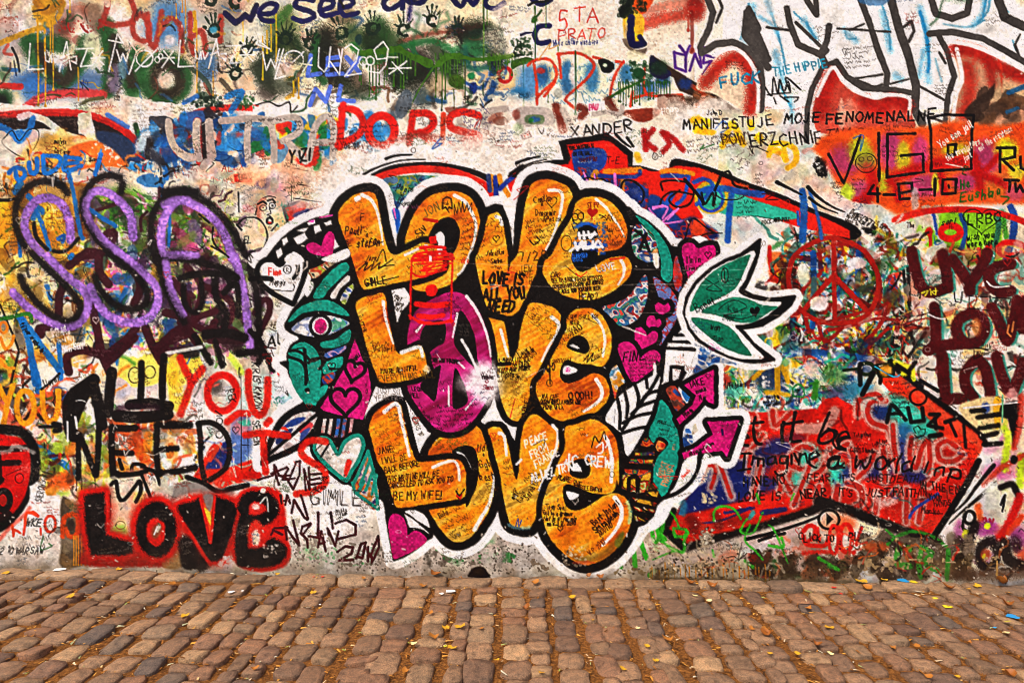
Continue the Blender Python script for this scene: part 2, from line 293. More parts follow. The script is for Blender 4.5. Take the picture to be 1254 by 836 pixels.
# red sweep under the silver letters
SP('880 590 980 545 1120 525 1254 530', 8, 'cf3024', soft=3); SP('890 620 950 720 1000 790', 9, 'cc3226', soft=4); F('880 560 1000 540 1000 600 960 640 900 630', '4a6a9a', soft=4); MT(1050, 600, 1240, 800, '2f86c0 3a90c8 e6e0d8 2a6aa8 e6e0d8 5aa0c8', 18, 8, .85, stretch=3)
B(990, 690, 40, 60, '6a4a48', op=.8); B(840, 720, 60, 60, '4a8ab8', op=.8); SK(860, 640, 920, 740, 20, '2a7a3c', 1.4)
T(314, 0, K4)
# ---------- top centre left ----------
MT(0, 0, 1254, 250, 'e8dcbc e6d8b4 dfd0ac ece2cc', 30, 22, .7)
for x, y, rx, ry, c in ((130, 150, 90, 120, '6a7a48'), (340, 230, 90, 110, '4a3e30'), (360, 330, 80, 110, '5a4a3a'), (420, 80, 80, 50, '8a7a64'), (590, 180, 70, 110, '3a6038'), (560, 200, 50, 60, '3a302a'), (770, 320, 110, 110, '3a3028'), (700, 330, 60, 120, '2f5a38'), (820, 470, 70, 60, '4a5a5a'), (940, 330, 70, 80, '3f5a34'), (1080, 170, 110, 50, '44342c'), (1110, 200, 120, 90, '2f5a3a'), (1040, 250, 80, 60, '3a7a50'), (880, 410, 60, 60, 'c8b490'), (1060, 350, 50, 60, 'd8cfae'), (40, 350, 60, 90, '4a5a48'), (60, 440, 60, 60, '6a6058'), (500, 400, 50, 60, '7a6a58')): B(x, y, rx, ry, c, op=.88)
SP('760 210 780 270 860 340', 7, '2f7a4a', soft=4, op=.8); SP('1050 150 1190 165 1200 230 1180 380', 9, '2f6a5a', soft=5); SP('1150 300 1160 420 1130 480', 10, '2a5a8a', soft=5, op=.85); SP('1010 400 1100 430 1150 360', 5, '3a6aa0', soft=4); SP('700 205 850 165 1000 140 1090 125', 7, '9a5a48', soft=6, op=.8); SP('840 480 920 500', 6, '3a6a8a', soft=4)
B(500, 195, 18, 28, '3a5aa0', soft=2); B(1050, 372, 18, 18, '2f8a5a', soft=2); B(1060, 430, 20, 28, '2a4a8a', soft=3); SP('100 120 160 40', 10, '4a7a3c', soft=5, op=.8); RING(1215, 365, 32, 36, 5, 'c0322a', soft=2.5)
F('180 380 230 370 250 330 340 380 330 470 200 500 160 450', 'e6ddd0', rough=2, op=.9); F('-20 520 200 500 380 480 520 460 620 470 640 580 500 600 300 560 100 580 -20 580', 'e9e2d8', rough=2.5, sm=False); SP('140 400 180 380 190 440 150 480', 5, 'd8a83a', soft=3); B(130, 420, 50, 40, 'e6ddd0', op=.9)
BUSY(0, 120, 1254, 500, '2a2420 2f5a3a 4a3a2c 3a6a4a 2a5a8a d8ccb0 7a5a40', 80, 1.4, 5, 16, op=.75)
for s, w, c in (('60 260 160 200 250 300 330 220', 22, '24381f'), ('330 180 330 330 420 380', 26, '2a2c20'), ('460 160 560 220 640 180 700 300', 26, '26461f'), ('640 320 720 400 820 360', 26, '262c1e'), ('880 240 960 330 1000 300', 24, '2a3a22'), ('980 150 1100 140 1180 200 1170 300', 22, '2a2a20'), ('0 330 80 420 160 420', 20, '3a4432'), ('420 400 480 460 540 440', 18, '3a4432')): SP(s, w, c, soft=w * .7, op=.7)
for s, w, c in (('470 220 560 300 700 240', 9, '2f7a3c'), ('720 230 860 200 960 250', 8, '2f7a44'), ('1020 240 1040 330 1120 330', 8, '2a6a5a'), ('290 180 280 330 330 400', 9, '2f6a38')): SP(s, w, c, soft=6, op=.8)
part('paint_run', 'olive green paint spilled along the wall with many drips')
F('490 255 560 240 640 232 700 225 760 260 850 290 868 320 830 330 760 290 700 262 600 268 510 275', '4f7a1c', rough=1.5); F('868 320 920 268 1000 262 1080 285 1254 258 1254 285 1080 300 1000 290 930 300 890 330', '4f7a1c', rough=1.5)
B(980, 400, 40, 36, '4f6a24', soft=4)
g_ = np.random.default_rng(4)
for x in list(range(500, 780, 17)) + list(range(880, 1010, 14)) + list(range(1130, 1254, 12)): DR(x + g_.uniform(-5, 5), 262, 262 + g_.uniform(30, 230) * (.5 if x > 1100 else 1), g_.uniform(1, 2.2), '4a7420')
DR(1110, -10, 300, 2.2, '4a7420'); S('870 325 800 430 740 550', 2.2, '4a7420'); S('1128 0 1128 120', 1, '4a7420')
nopart(0)
for x, y0, y1 in ((30, 180, 390), (50, 150, 260), (70, 120, 250), (95, 60, 300), (180, 400, 470), (205, 380, 480)): DR(x, y0, y1, 2, 'cfae1c')
for x, y0, y1 in ((905, 450, 540), (965, 440, 530), (1020, 300, 480), (880, 330, 400)): DR(x, y0, y1, 1.6, '44601c')
MT(640, 500, 760, 600, '5a4a3e 4a5a6a c8b8a4', 8, 10, .7)
HG = '1d3a28'
hp_ = [(570, 140, 9, -8), (722, 148, 9, 2), (415, 160, 9, -30), (858, 100, 8, 5), (985, 145, 7, 10), (1210, 125, 8, 18), (262, 215, 8, 10), (140, 190, 9, 10)]
for i, (x, y, s, a) in enumerate(hp_): part('painted_handprint', None); HAND(x, y, s, a, HG, i)
T(0, 0, K4)
for i, (x, y, s, a) in enumerate(((1045, 150, 9, -8), (1030, 0, 8, 0), (1150, 10, 9, 10), (1150, 360, 8, -20), (1200, 250, 8, 30))): part('painted_handprint', None); HAND(x, y, s, a, HG, i + 20)
nopart(); B(1040, 145, 22, 18, '4aa0b8', op=.9); SK(940, 470, 1080, 520, 60, HG, 2.2); SK(1000, 540, 1090, 600, 40, '3a2420', 2); SK(1160, 470, 1240, 530, 40, '2f6a3a', 1.6); SP('1110 470 1180 450 1130 540', 8, '2f86c0', soft=3); SP('900 500 960 470', 6, '3f7fc0', soft=3)
part('painted_lettering', 'navy brushed words "we see as we" cut off by the top of the picture')
S('1100 65 1150 112 1200 75 1225 98 1254 30', 7.5, '2a1c5a', rough=.8, sm=False)
T(314, 0, K4)
S('20 70 80 65 100 30 60 20 20 50 25 95 80 105', 6.5, '231f66', rough=.8); S('275 0 210 -10 190 30 260 55 280 80 230 105 180 90', 6.5, '231f66', rough=.8); S('310 50 370 30 370 0 325 -5 310 40 330 75 400 60', 6.5, '231f66', rough=.8); S('405 40 460 25 470 0 425 -15 405 30 430 75 495 60', 6.5, '231f66', rough=.8)
S('690 -20 640 -10 620 20 650 45 700 20 720 0 715 40', 6.5, '231f66', rough=.8); S('745 10 800 15 830 -5', 6.5, '231f66', rough=.8); S('955 -10 1000 30 1030 -10 1060 20 1090 -20', 6.5, '231f66', rough=.8); S('1210 15 1160 40 1120 20 1130 -20', 6.5, '231f66', rough=.8)
part('painted_lettering', 'pale blue brushed letters LEX and NL')
BL = '6a86d8'
for s in ('265 270 250 370 312 360', '350 285 345 365 420 360', '350 285 400 280', '350 320 400 315', '440 280 505 355', '505 285 440 370', '262 515 290 435 340 500 362 425', '412 420 400 492 478 497'): S(s, 5.6, BL, sm=False, soft=1.5, op=.93)
part('painted_lettering', 'thin white marker lettering in a row ending in 2009')
def wl(s, dx=0, dy=0): p = P(s); S(p + np.array([dx, dy]), 1.7, 'efeae2', sm=False, rough=.1)
T(0, 0, K4)
for dx in (0, 183):
    for s in ('150 215 138 342 212 338', '222 258 225 298 240 305 250 270 252 305', '258 265 268 305 285 275', '288 350 325 205 345 340', '298 285 338 265', '348 280 372 275 372 305 348 298 372 312', '372 240 455 236', '425 240 392 325 452 320', '450 258 505 315', '452 318 500 250', '445 285 512 284'): wl(s, dx, 0 if dx == 0 else -4)
for s in ('530 348 575 168 602 212 532 198', '570 245 586 300 600 262 616 300 636 228', '625 195 668 252 720 215', '668 252 630 362', '772 236 660 348', '800 250 850 310', '845 250 790 330', '790 284 850 282'): wl(s)
RING(706, 286, 40, 40, 1.7, 'efeae2'); RING(768, 292, 12, 14, 1.2, 'efeae2'); RING(784, 276, 10, 14, 1.2, 'efeae2')
T(314, 0, K4)
for s in ('0 215 65 240', '10 200 50 230', '30 255 48 345 70 290 92 335 112 240', '132 240 90 388 142 372', '230 252 138 342', '212 310 270 318', '225 350 270 282', '305 232 302 325 330 350 352 325 362 230', '360 300 405 365 420 240', '415 300 400 240', '432 235 462 215 500 245 488 300 432 372 515 358', '640 285 590 290 575 245 620 205 645 240 632 320 600 358 555 350', '640 280 690 280', '650 362 735 300', '665 305 715 360', '650 335 755 332'): wl(s)
RING(182, 292, 46, 44, 1.7, 'efeae2'); RING(522, 300, 19, 20, 1.7, 'efeae2'); RING(556, 298, 19, 20, 1.7, 'efeae2')
nopart(0)
# ---------- left: yellow ground, purple and black letters ----------
T(0, 160); nopart(0)
MT(-900, 100, 700, 836, 'e8c468 ecd08a e0a840 e6dccc e2b04a', 60, 20, .8)
F('-20 320 100 310 160 400 120 600 60 836 -20 836', 'eab436', soft=8); F('-20 300 60 310 110 400 60 440 -20 430', 'd8c4a0', soft=4); B(320, 620, 150, 220, 'f0c43e', op=.95); B(340, 660, 70, 70, 'ea9a2c', op=.7); B(300, 520, 60, 60, 'f4da74', op=.8); B(80, 780, 40, 60, 'e4dccc', op=.9); B(40, 640, 60, 60, 'e89a2a', op=.8)
F('150 380 200 310 420 270 620 240 760 240 880 290 960 380 1000 460 900 440 700 380 500 330 300 340', 'e2d8cc', soft=4); SP('330 330 480 290 620 250 760 240 860 300 960 420', 11, 'ddd4ca', soft=4)
F('430 120 620 60 740 140 820 230 840 260 720 230 560 240 470 250', 'e67c34', soft=4); B(560, 180, 50, 40, 'e8cf9a', op=.9); B(620, 130, 60, 50, 'ea8a3a', op=.8); SK(580, 40, 820, 200, 40, 'efe8de', 1.4)
F('620 0 760 20 860 80 900 200 860 260 800 200 720 120 620 60', '3a4a66', soft=5); SP('800 10 870 70 900 160', 8, 'c02c20', soft=3); SP('880 0 910 160', 3, '3f8a3a', soft=2); MT(860, 60, 1254, 320, '2f8ac4 2f7ab0 e6e0d8 2a5a90 e6e0d8 3a96cc 4a4a58', 36, 9, .9); SP('950 60 940 160 960 200', 6, '3a3230', soft=3)
B(860, 230, 60, 30, '2f96d0', op=.9); SP('1040 70 1050 200 1060 300', 7, '2f80c0', soft=3); DR(1035, 340, 420, 3, '2f80c0')
B(760, 480, 190, 130, '6fae2c', op=.9); MT(560, 420, 1000, 640, '5f9a2c 7ab83a 4a7a34 a8c84a 3f7a3a 6a4a3a', 36, 9, .8); F('580 450 700 415 730 450 620 510 580 500', 'b8cf4a', soft=3); F('640 640 800 650 960 660 980 760 860 760 720 740', 'e6e0d6', soft=4); SC(760, 700, 34, 2, 4, 'd04a34'); MT(820, 740, 1000, 836, '7aa83a d8cfc4 a8c44a', 10, 9, .8); SP('850 836 920 790 960 800', 3, 'd8902c', soft=2)
MT(1040, 470, 1254, 780, '8a9a6a c8c4b0 6a8a4a dcd4ca', 22, 10, .8); B(1160, 570, 50, 110, 'e8e3dc', op=.95, ang=.5, soft=6); B(1120, 720, 30, 30, '5a2436', op=.9); B(1200, 660, 70, 60, '6f9a4a', op=.7)
T(200, 160)
MT(150, 180, 1100, 620, 'e8e2d8 e4dcd2 ece6de ded4ca', 60, 13, .85); MT(220, 170, 700, 330, 'e6a882 dfa078 e8b490 ece4da', 24, 10, .85, seed=2); B(640, 330, 50, 50, '5a4a70', op=.9); B(630, 340, 24, 26, 'e8b490'); B(710, 270, 80, 70, 'cdbcc8', op=.85); SP('690 400 760 360 830 310', 9, 'd49ab8', soft=7, op=.8); F('450 280 565 270 568 330 455 330', 'd84432', sm=False, soft=2); SP('80 290 200 280 330 310 440 360', 9, 'ece6de', soft=4, op=.95); F('230 350 290 345 285 410 240 400', 'c88a70', soft=3); B(262, 375, 22, 28, 'efeae2', soft=2, ang=.5); B(320, 380, 40, 40, '8a7468', op=.8); MT(150, 450, 700, 836, 'd8cfc6 dce0b0 e89aa8 c8d860 e6dfd6 e8b0a0', 34, 9, .8, seed=6); SP('210 540 310 640', 7, '6a2030', soft=3); SP('220 520 320 600', 7, 'c4d83a', soft=4); F('330 650 390 640 420 780 350 760 320 700', 'd0508a', soft=4); SP('360 700 400 770', 4, 'e8b030', soft=3); B(250, 740, 40, 34, 'efe6e2', op=.9); RING(255, 735, 40, 36, 3, 'd87aa8', soft=2); F('0 720 60 560 150 490 190 500 100 620 60 680', 'e6e0d8', soft=3)
SP('0 540 30 640 30 740', 6, '4f7ab4', soft=4, op=.8); SK(40, 500, 330, 800, 60, '2f5a2c', 1.2)
F('600 460 660 430 640 560 600 560', 'd8644a', soft=3); F('780 490 870 450 930 460 900 520 840 580 790 600', 'd2402e', soft=2.5, sm=False); S('800 600 770 490 870 455', 4, '5a4a48', soft=2, sm=False); F('840 530 960 490 960 520 850 560', '3a3f6c', soft=4); MT(940, 380, 1090, 470, 'e8a090 9ad0b8 e6dfd6', 8, 9, .6); SK(720, 440, 800, 620, 40, '3f9a7a', .9)
T(200, 310); nopart(0)
MT(0, 60, 560, 560, 'e4dcd2 d8b8b8 6a9a5a b07a90 e2dacd c8d05a 4a3a48 d898a8', 40, 9, .8); MT(560, 100, 860, 836, 'e6e0d8 e2dad0 ebe5dd d8cec2 e6dfd5', 34, 13, .85, seed=3); F('640 440 720 430 760 460 720 490 650 490', 'c8b89a', soft=4, op=.8); F('625 0 660 -60 720 -40 700 60 640 80', 'e6dfd6', soft=3)
T(0, 310); nopart(0)
MT(-500, 0, 700, 600, 'f0cc5c ecd890 e8c050 f2d878 e6d8a0', 50, 13, .85); MT(560, 0, 1000, 420, '2f86c0 e8dfcf 3f8a4a e8d28a dfd6c8 d85a9a 2f76b0', 44, 8, .85, seed=4)
for s, w, c in (('560 80 500 120 620 60', 9, '2f86c0'), ('690 60 730 200', 5, 'dc6ab0'), ('680 230 800 225', 4, 'dc6ab0'), ('660 450 690 520 740 555', 3, 'dc6ab0'), ('780 170 790 240', 8, 'd88a24'), ('820 200 770 310', 6, '2f86c0'), ('300 210 340 340', 6, '2f7ab4'), ('690 440 800 500', 11, '2a86b8'), ('870 540 960 640', 11, '2a86b8'), ('720 570 760 700', 9, '2a76a8'), ('1060 440 1140 520', 9, '2a6ea8')): SP(s, w, c, soft=3)
B(430, 290, 40, 60, 'e8dfd0', op=.95); B(430, 290, 14, 14, 'd8402c', soft=3); F('780 640 1000 540 1050 560 1070 700 1000 836 780 836', 'f0d46a', soft=4); F('1060 640 1254 560 1254 836 1075 836', 'f0c84e', soft=4); F('760 560 860 540 900 640 780 660', 'e8dcc0', soft=4); F('550 500 600 500 610 640 550 630', 'f0d890', soft=2, op=.9)
T(0, 440)
F('-20 0 90 0 100 170 -20 200', '8aa03a', soft=6); MT(-20, 0, 100, 180, '3f8a3a c8602c d8b040 4a6aa0', 14, 8, .8); MT(0, 170, 420, 430, 'd8502c c83a24 e8804a d87038 4a3a30', 26, 10, .9); MT(230, 380, 440, 560, 'e2dcd4 dcd4cc 8a8278', 12, 11, .9); MT(260, 540, 700, 900, 'b8cf3a c8d850 e0782c d8602c a8c040 e0a040', 40, 11, .9, seed=2); B(400, 780, 90, 60, 'e0702c', op=.9); B(280, 560, 60, 30, '4a4440', op=.7); F('415 330 530 260 560 420 600 560 620 440 650 400 640 836 420 700 400 500', 'd0c8be', soft=4, op=.9); MT(640, 380, 740, 640, 'c8bcb0 8ab0c8 d07a5a', 8, 9, .8); MT(720, 400, 1000, 720, 'e8a02c e07a2c e8d8c8 e88a30 d84a24', 30, 11, .9, seed=4); F('730 480 820 470 850 540 780 570 730 560', 'e6ddd2', soft=5); SP('880 400 900 520 905 640', 4, 'b03018', soft=2); SP('970 450 920 520 900 640', 5, 'c03c1c', soft=3); F('740 120 840 180 780 310 740 330', 'dcd8d4', soft=3); MT(1020, 420, 1254, 740, 'e6e0d8 e2dad0 b8c860 e6e0d8 d8d0c8 9a928a', 30, 12, .9, seed=5)
SP('230 560 320 610 470 720', 8, '2a7ab0', soft=3); SP('270 630 350 615 480 615', 4, '6a2236', soft=2); SP('640 600 690 640', 3, '6a2236', soft=2)
T(200, 440)
F('30 -20 200 -40 260 80 200 230 120 330 60 320 30 200', 'f2cc5a', soft=5); B(60, 90, 40, 90, 'f2b834', op=.7); MT(180, 120, 900, 836, 'e8e2da e4ddd4 ece7df e0d8ce', 60, 14, .85, seed=4); B(330, 170, 60, 60, '5a524e', op=.85); SP('430 -20 500 80', 9, 'c4d850', soft=6); SP('690 90 740 40 740 100', 3, 'd85a98', soft=1.8); F('730 70 760 60 740 110', 'd8402c'); MT(700, 120, 840, 320, 'e6dfd6 9ac8b8 b8bcd4 e6dfd6', 12, 9, .7); F('440 400 540 350 560 600 440 680', '5a78b0', soft=8, op=.9); B(500, 430, 60, 60, 'd88a8a', op=.8); F('480 400 540 380 560 420 500 420', '5ac0a8', soft=4)
F('190 750 300 560 330 530 360 560 280 690 420 690 560 640 600 700 620 760 440 800 350 836', 'd2391f', soft=3, sm=False); F('270 690 350 560 420 520 420 620 380 690 300 700', '2f3f7c', soft=4); SP('300 640 360 540', 6, 'd8502c', soft=2); SP('230 560 310 480', 3, '2a2422', soft=1.5); SP('200 640 260 560', 4, '2a2422', soft=1.5)
T(0, 160); nopart(0)
BUSY(0, 200, 1254, 330, '2a2420 2f86c0 e9e2d8 c83a24 e9e2d8 4a3a30 e88a3a', 60, 1.2, 3.5, 14)
BUSY(0, 330, 560, 836, '2a2420 8a5a24 d88a24 f0dc90 3a3028 b8501c 5a7a2c', 70, 1, 3.2, 14, seed=1)
BUSY(560, 420, 1254, 836, '2a2420 3f7a2c 8fbf3a e9e2d8 5a2434 d878a8 2f5f2c 4a3a44', 130, 1.2, 4, 14, seed=2)
T(200, 160); BUSY(0, 440, 460, 836, '2a2420 3f7a2c b8d04a e9e2d8 5a2434 d878a8 e09a30 6a4a70', 110, 1.2, 4, 14, seed=3)
T(0, 310); BUSY(0, 0, 560, 700, '2a2420 d8a02c f4e4a8 3a3028 2f7ab4 8a4a1c 3f7a3a', 80, 1, 3.4, 14, seed=4); BUSY(560, 0, 1254, 640, '2a2420 2f86c0 efe8dc 3f8a3a d86aa8 f0d470 3a2a3a d8802c', 170, 1.4, 4.5, 14, seed=5)
T(200, 310); BUSY(0, 60, 560, 640, '2a2420 4a2434 e9e2d8 d88aa8 6a9a4a 3a2a3a c8d060 5a3a50', 130, 1.4, 5, 14, seed=6)
T(0, 440); BUSY(0, 0, 740, 836, '2a2420 d8502c e08a30 3a3028 c8d850 8a3a1c 3f7a3a e9e2d8', 140, 1.2, 4.5, 15, seed=7); BUSY(740, 380, 1254, 836, '3a3028 d84a24 e8a83a e9e2d8 b83018 8a8278 e9e2d8', 70, 1.2, 4, 15, seed=8)
T(200, 440); BUSY(160, 100, 720, 836, '4a403c e9e2d8 d86a5a 7a90b8 e9e2d8 b8d4c0 8a8278', 60, 1, 3.4, 14, op=.7, seed=9)
T(0, 160); MT(560, 420, 1254, 836, '2f5a2c 4a3a4a 5f8a2c 6a2a3c 3a4a2c 8a6a9a', 40, 9, .7, seed=41); MT(0, 340, 560, 836, 'd88a1c 8a4a18 e8b020 5a3a1c', 26, 10, .6, seed=42)
T(200, 160); MT(-20, 470, 520, 836, '3a5a2c 5a3a50 7a9a3a 6a2434 c8508a', 34, 8, .7, seed=43); MT(560, 200, 1100, 520, 'c8b4c0 b8a090 d89a7a a8b8a8 c8c0b8', 26, 11, .5, seed=44)
T(0, 310); MT(560, 0, 1254, 640, '2a2a34 2f5a8c 3a4a2c 4a1c28 d8a82c 5a3a5a', 60, 8, .75, seed=45); MT(0, 60, 560, 700, 'd89a20 c88a28 8a6a2c e0b848 3a2c1c', 36, 9, .65, seed=46)
T(200, 310); MT(0, 0, 640, 640, '3a2430 4a1c28 5a3a5a 2a2420 6a8a4a 8a4a6a', 60, 8, .75, seed=47)
T(0, 440); MT(240, 380, 740, 836, '8fa82c 4a3a28 c8602c d8842c 3a3a2c', 30, 9, .7, seed=48); MT(740, 400, 1254, 760, 'd06a1c b84a1c 6a4a3a 8a8278 e0902c', 28, 9, .65, seed=49)
# maroon scaffold of strokes
part('painted_lettering', 'maroon sprayed strokes under the purple letters'); MM = '50202c'
T(0, 310)
for s in ('445 80 530 20 640 5', '635 0 640 120 700 200', '375 390 380 280 410 200', '260 520 250 480 420 465', '440 760 430 660 540 620 680 670', '590 330 620 480 650 640 700 760', '680 650 800 560 870 480', '700 690 860 540', '930 480 980 600 1030 690', '1030 660 1080 540 1160 480 1254 420', '1000 600 1180 520', '1160 440 1210 500 1260 570', '1110 180 1160 240 1200 330 1180 420', '1060 380 1140 400 1230 450', '1020 60 1000 10', '830 60 900 200 860 320'): SP(s, 10.5, MM, soft=2.5, op=.96, grain=.4)
T(200, 310)
for s in ('150 80 240 200 230 330 200 400', '0 560 120 470 200 420 330 370', '130 430 200 560', '220 470 290 500 330 440', '240 200 420 300 440 400 370 500', '590 380 640 300 680 310 680 380 620 500 560 620', '380 480 460 500 500 560', '300 560 480 560'): SP(s, 8.5, MM, soft=2.5, op=.93, grain=.4)
SP('380 520 400 560 470 600', 16, '3a2428', soft=8, op=.8)
T(0, 160); nopart(0); SP('660 680 700 650 730 660 710 720', 10, MM, soft=2.5); SP('620 510 760 460', 5, MM, soft=2); S('900 640 900 560 940 520', 4, MM); S('480 830 560 770 660 780', 7, MM, soft=2.5)
# blue N and other blue strokes
part('painted_lettering', 'blue sprayed letter N on the yellow ground'); T(0, 310)
SP('125 410 180 560 225 836', 8, '1f7cba', soft=2.5); SP('130 410 260 590 390 760', 8, '1f7cba', soft=2.5); SP('375 580 385 700 390 800', 6, '1f7cba', soft=2.5); T(0, 440); SP('200 0 240 130 245 200', 8, '1f7cba', soft=2.5)
T(0, 160); nopart(0)
for s, w in (('225 490 280 640 315 760', 5.5), ('210 560 240 490 270 520', 7), ('570 500 640 550 740 610', 5.5), ('430 250 470 400 510 640 530 690', 5.5), ('120 700 125 800', 5), ('370 690 410 670 400 710', 5), ('460 800 450 810', 7), ('180 420 200 440', 7), ('1080 470 1085 600 1080 740', 4)): SP(s, w, '1f80c4', soft=2, op=.9)
SP('100 390 130 340', 9, '2f80b8', soft=3)
# S S A
BK = '231c1b'
lines = [('S', 'purple and black spray letter S, first of two', [(0, 160, '450 700 440 580 400 480 320 432 230 450 165 540 155 620 190 700 260 780'), (0, 310, '300 20 430 150 540 240 565 330 520 430 430 470 310 435 180 350 80 250')], [(0, 160, '400 350 430 400'), (0, 160, '390 345 280 325 180 360 110 450 95 600 150 740'), (0, 310, '200 0 380 170 490 290 510 370 460 430 370 420 250 330 160 220 130 150')]),
 ('S', 'purple and black spray letter S, second of two', [(0, 160, '850 680 830 540 750 440 650 385 580 400 548 470 560 560 640 680 740 770'), (0, 310, '740 -20 900 110 1000 220 1005 330 940 420 830 445 700 400 620 310 585 220')], [(0, 160, '780 340 770 390'), (0, 160, '765 300 680 285 590 330 535 440 535 540 610 680 700 780'), (0, 310, '700 0 840 110 935 230 930 320 850 360 740 330 650 240 610 150')]),
 ('A', 'purple and black spray letter A', [(0, 160, '1045 790 1030 650 1060 540 1120 460 1200 440'), (200, 160, '0 470 90 440 220 485 330 570 400 680 445 820'), (200, 310, '455 20 500 180 535 400 560 610'), (0, 310, '1060 60 1090 230 1170 390'), (0, 160, '1060 800 1254 800')], [(0, 160, '1000 836 965 680 980 530 1060 420 1180 385 1254 390'), (200, 160, '0 390 120 385 250 440 370 540 450 650 530 800'), (200, 310, '555 80 595 240 615 420 600 620'), (0, 310, '1000 0 1060 220 1180 440'), (200, 310, '-10 20 200 50 380 100 470 150')])]
for L, lab, pu, bl in lines:
    part('painted_letter', lab)
    for tx, ty, s in pu: T(tx, ty); SP(s, 18, '5a4a64', soft=14, op=.3, stamp=False); SP(s, 10.5, 'a274c4', soft=3.5, op=.97, grain=.6, var=.25)
    for tx, ty, s in bl: T(tx, ty); SP(s, 14, '2a2024', soft=12, op=.3, stamp=False); SP(s, 8.6, BK, soft=5, op=.86, grain=.7, var=.3)
    for tx, ty, s in pu: T(tx, ty); SP(s, 7.5, 'b48cd4', soft=5, op=.6, grain=.8, var=.3, stamp=False)
part('painted_splash', 'black sprayed scribble inside the letter A'); T(200, 310)
for s, w in (('110 160 240 130 400 140 470 160', 9), ('130 200 140 320 200 380 250 320 240 160', 7), ('330 140 340 280 400 380 390 480', 9), ('390 250 470 200 480 400', 8), ('270 520 400 510 520 540', 12), ('200 530 300 700', 8), ('330 560 375 720', 7), ('480 640 640 640 700 740', 9), ('600 100 640 250', 5), ('560 500 640 600 610 700', 8), ('380 100 430 200', 8)): SP(s, w, BK, soft=4, op=.93)
SP('140 645 200 640', 11, '3a3430', soft=4); S('20 640 240 600', 4, 'd8d2ca', soft=2); S('650 600 720 610', 3, '5a1420', w2=1); S('640 650 690 640', 3, '5a1420', w2=1)
T(200, 160); nopart(); S('480 600 520 560 600 560 650 610 668 680 645 750', 2.2, 'k'); S('320 620 315 680 340 740 420 810 380 780 310 740', 2.4, 'k'); TX('EL', 510, 680, 8, 2.2, 'k', -8); TX('EL', 550, 775, 9, 2.2, 'k', -12); S('480 395 485 520', 2.2, 'k'); S('230 535 295 590', 2.4, 'k'); S('470 600 500 635', 2.4, 'k')
# face drawing
part('painted_face', 'small line drawing of a surprised face')
B(685, 540, 60, 90, 'e9e3da', op=.8); S('605 470 640 455 660 470', 2.6, 'k'); S('670 450 700 440 718 460', 2.2, 'k'); RING(640, 495, 22, 18, 1, 'k'); RING(698, 480, 20, 20, 1, 'k'); B(640, 492, 6, 6, 'k'); B(700, 482, 6, 6, 'k'); S('680 500 690 530 665 540 690 550', 1, 'k'); RING(682, 578, 18, 20, 3, 'k'); B(682, 590, 10, 7, 'd8301c', soft=1); S('695 640 730 600', 1.8, 'k'); S('640 430 680 420 720 430', .9, 'k'); S('590 540 600 500', 1.6, 'k')
nopart(); S('820 450 830 260 900 255 1000 275 1060 330 1030 355 865 345 980 370 1075 430 1050 460 830 432', 1, '4a3a38'); S('1160 275 1150 400', 1.2, 'k'); S('1150 280 1210 275', 1, 'k'); S('1115 370 1115 420', 1.2, 'k'); RING(1140, 372, 14, 14, 1.4, 'd02a2a'); SC(730, 320, 26, 3, 4, 'k', -24); SC(760, 400, 24, 3, 4, 'k', -24); SC(910, 220, 60, 2, 4, 'k', -8); SC(960, 500, 60, 2, 4, '5a2a2a', -16); SC(300, 340, 40, 6, 4, '3a3430', -28); SC(480, 400, 30, 5, 4, '8a7a70', -10); TX('ALEX', 370, 215, 9, 1.2, 'b03a2c', -4, adv=1); TX('EKOVE', 480, 285, 6, 1, 'k', -10); S('270 260 320 210 300 190 380 190 430 160', 1, 'k'); RING(370, 170, 50, 20, 1, 'k'); S('380 80 480 130 560 100', 1, 'k'); SC(110, 150, 30, 2, 4, '7a2a20', -2); SC(220, 290, 44, 1, 3, 'd04a34', 12); TX('AL', -60, 248, 8, 1.6, 'efe9e0'); TX('RINE', 100, 235, 6, 1.2, 'efe9e0', -6)
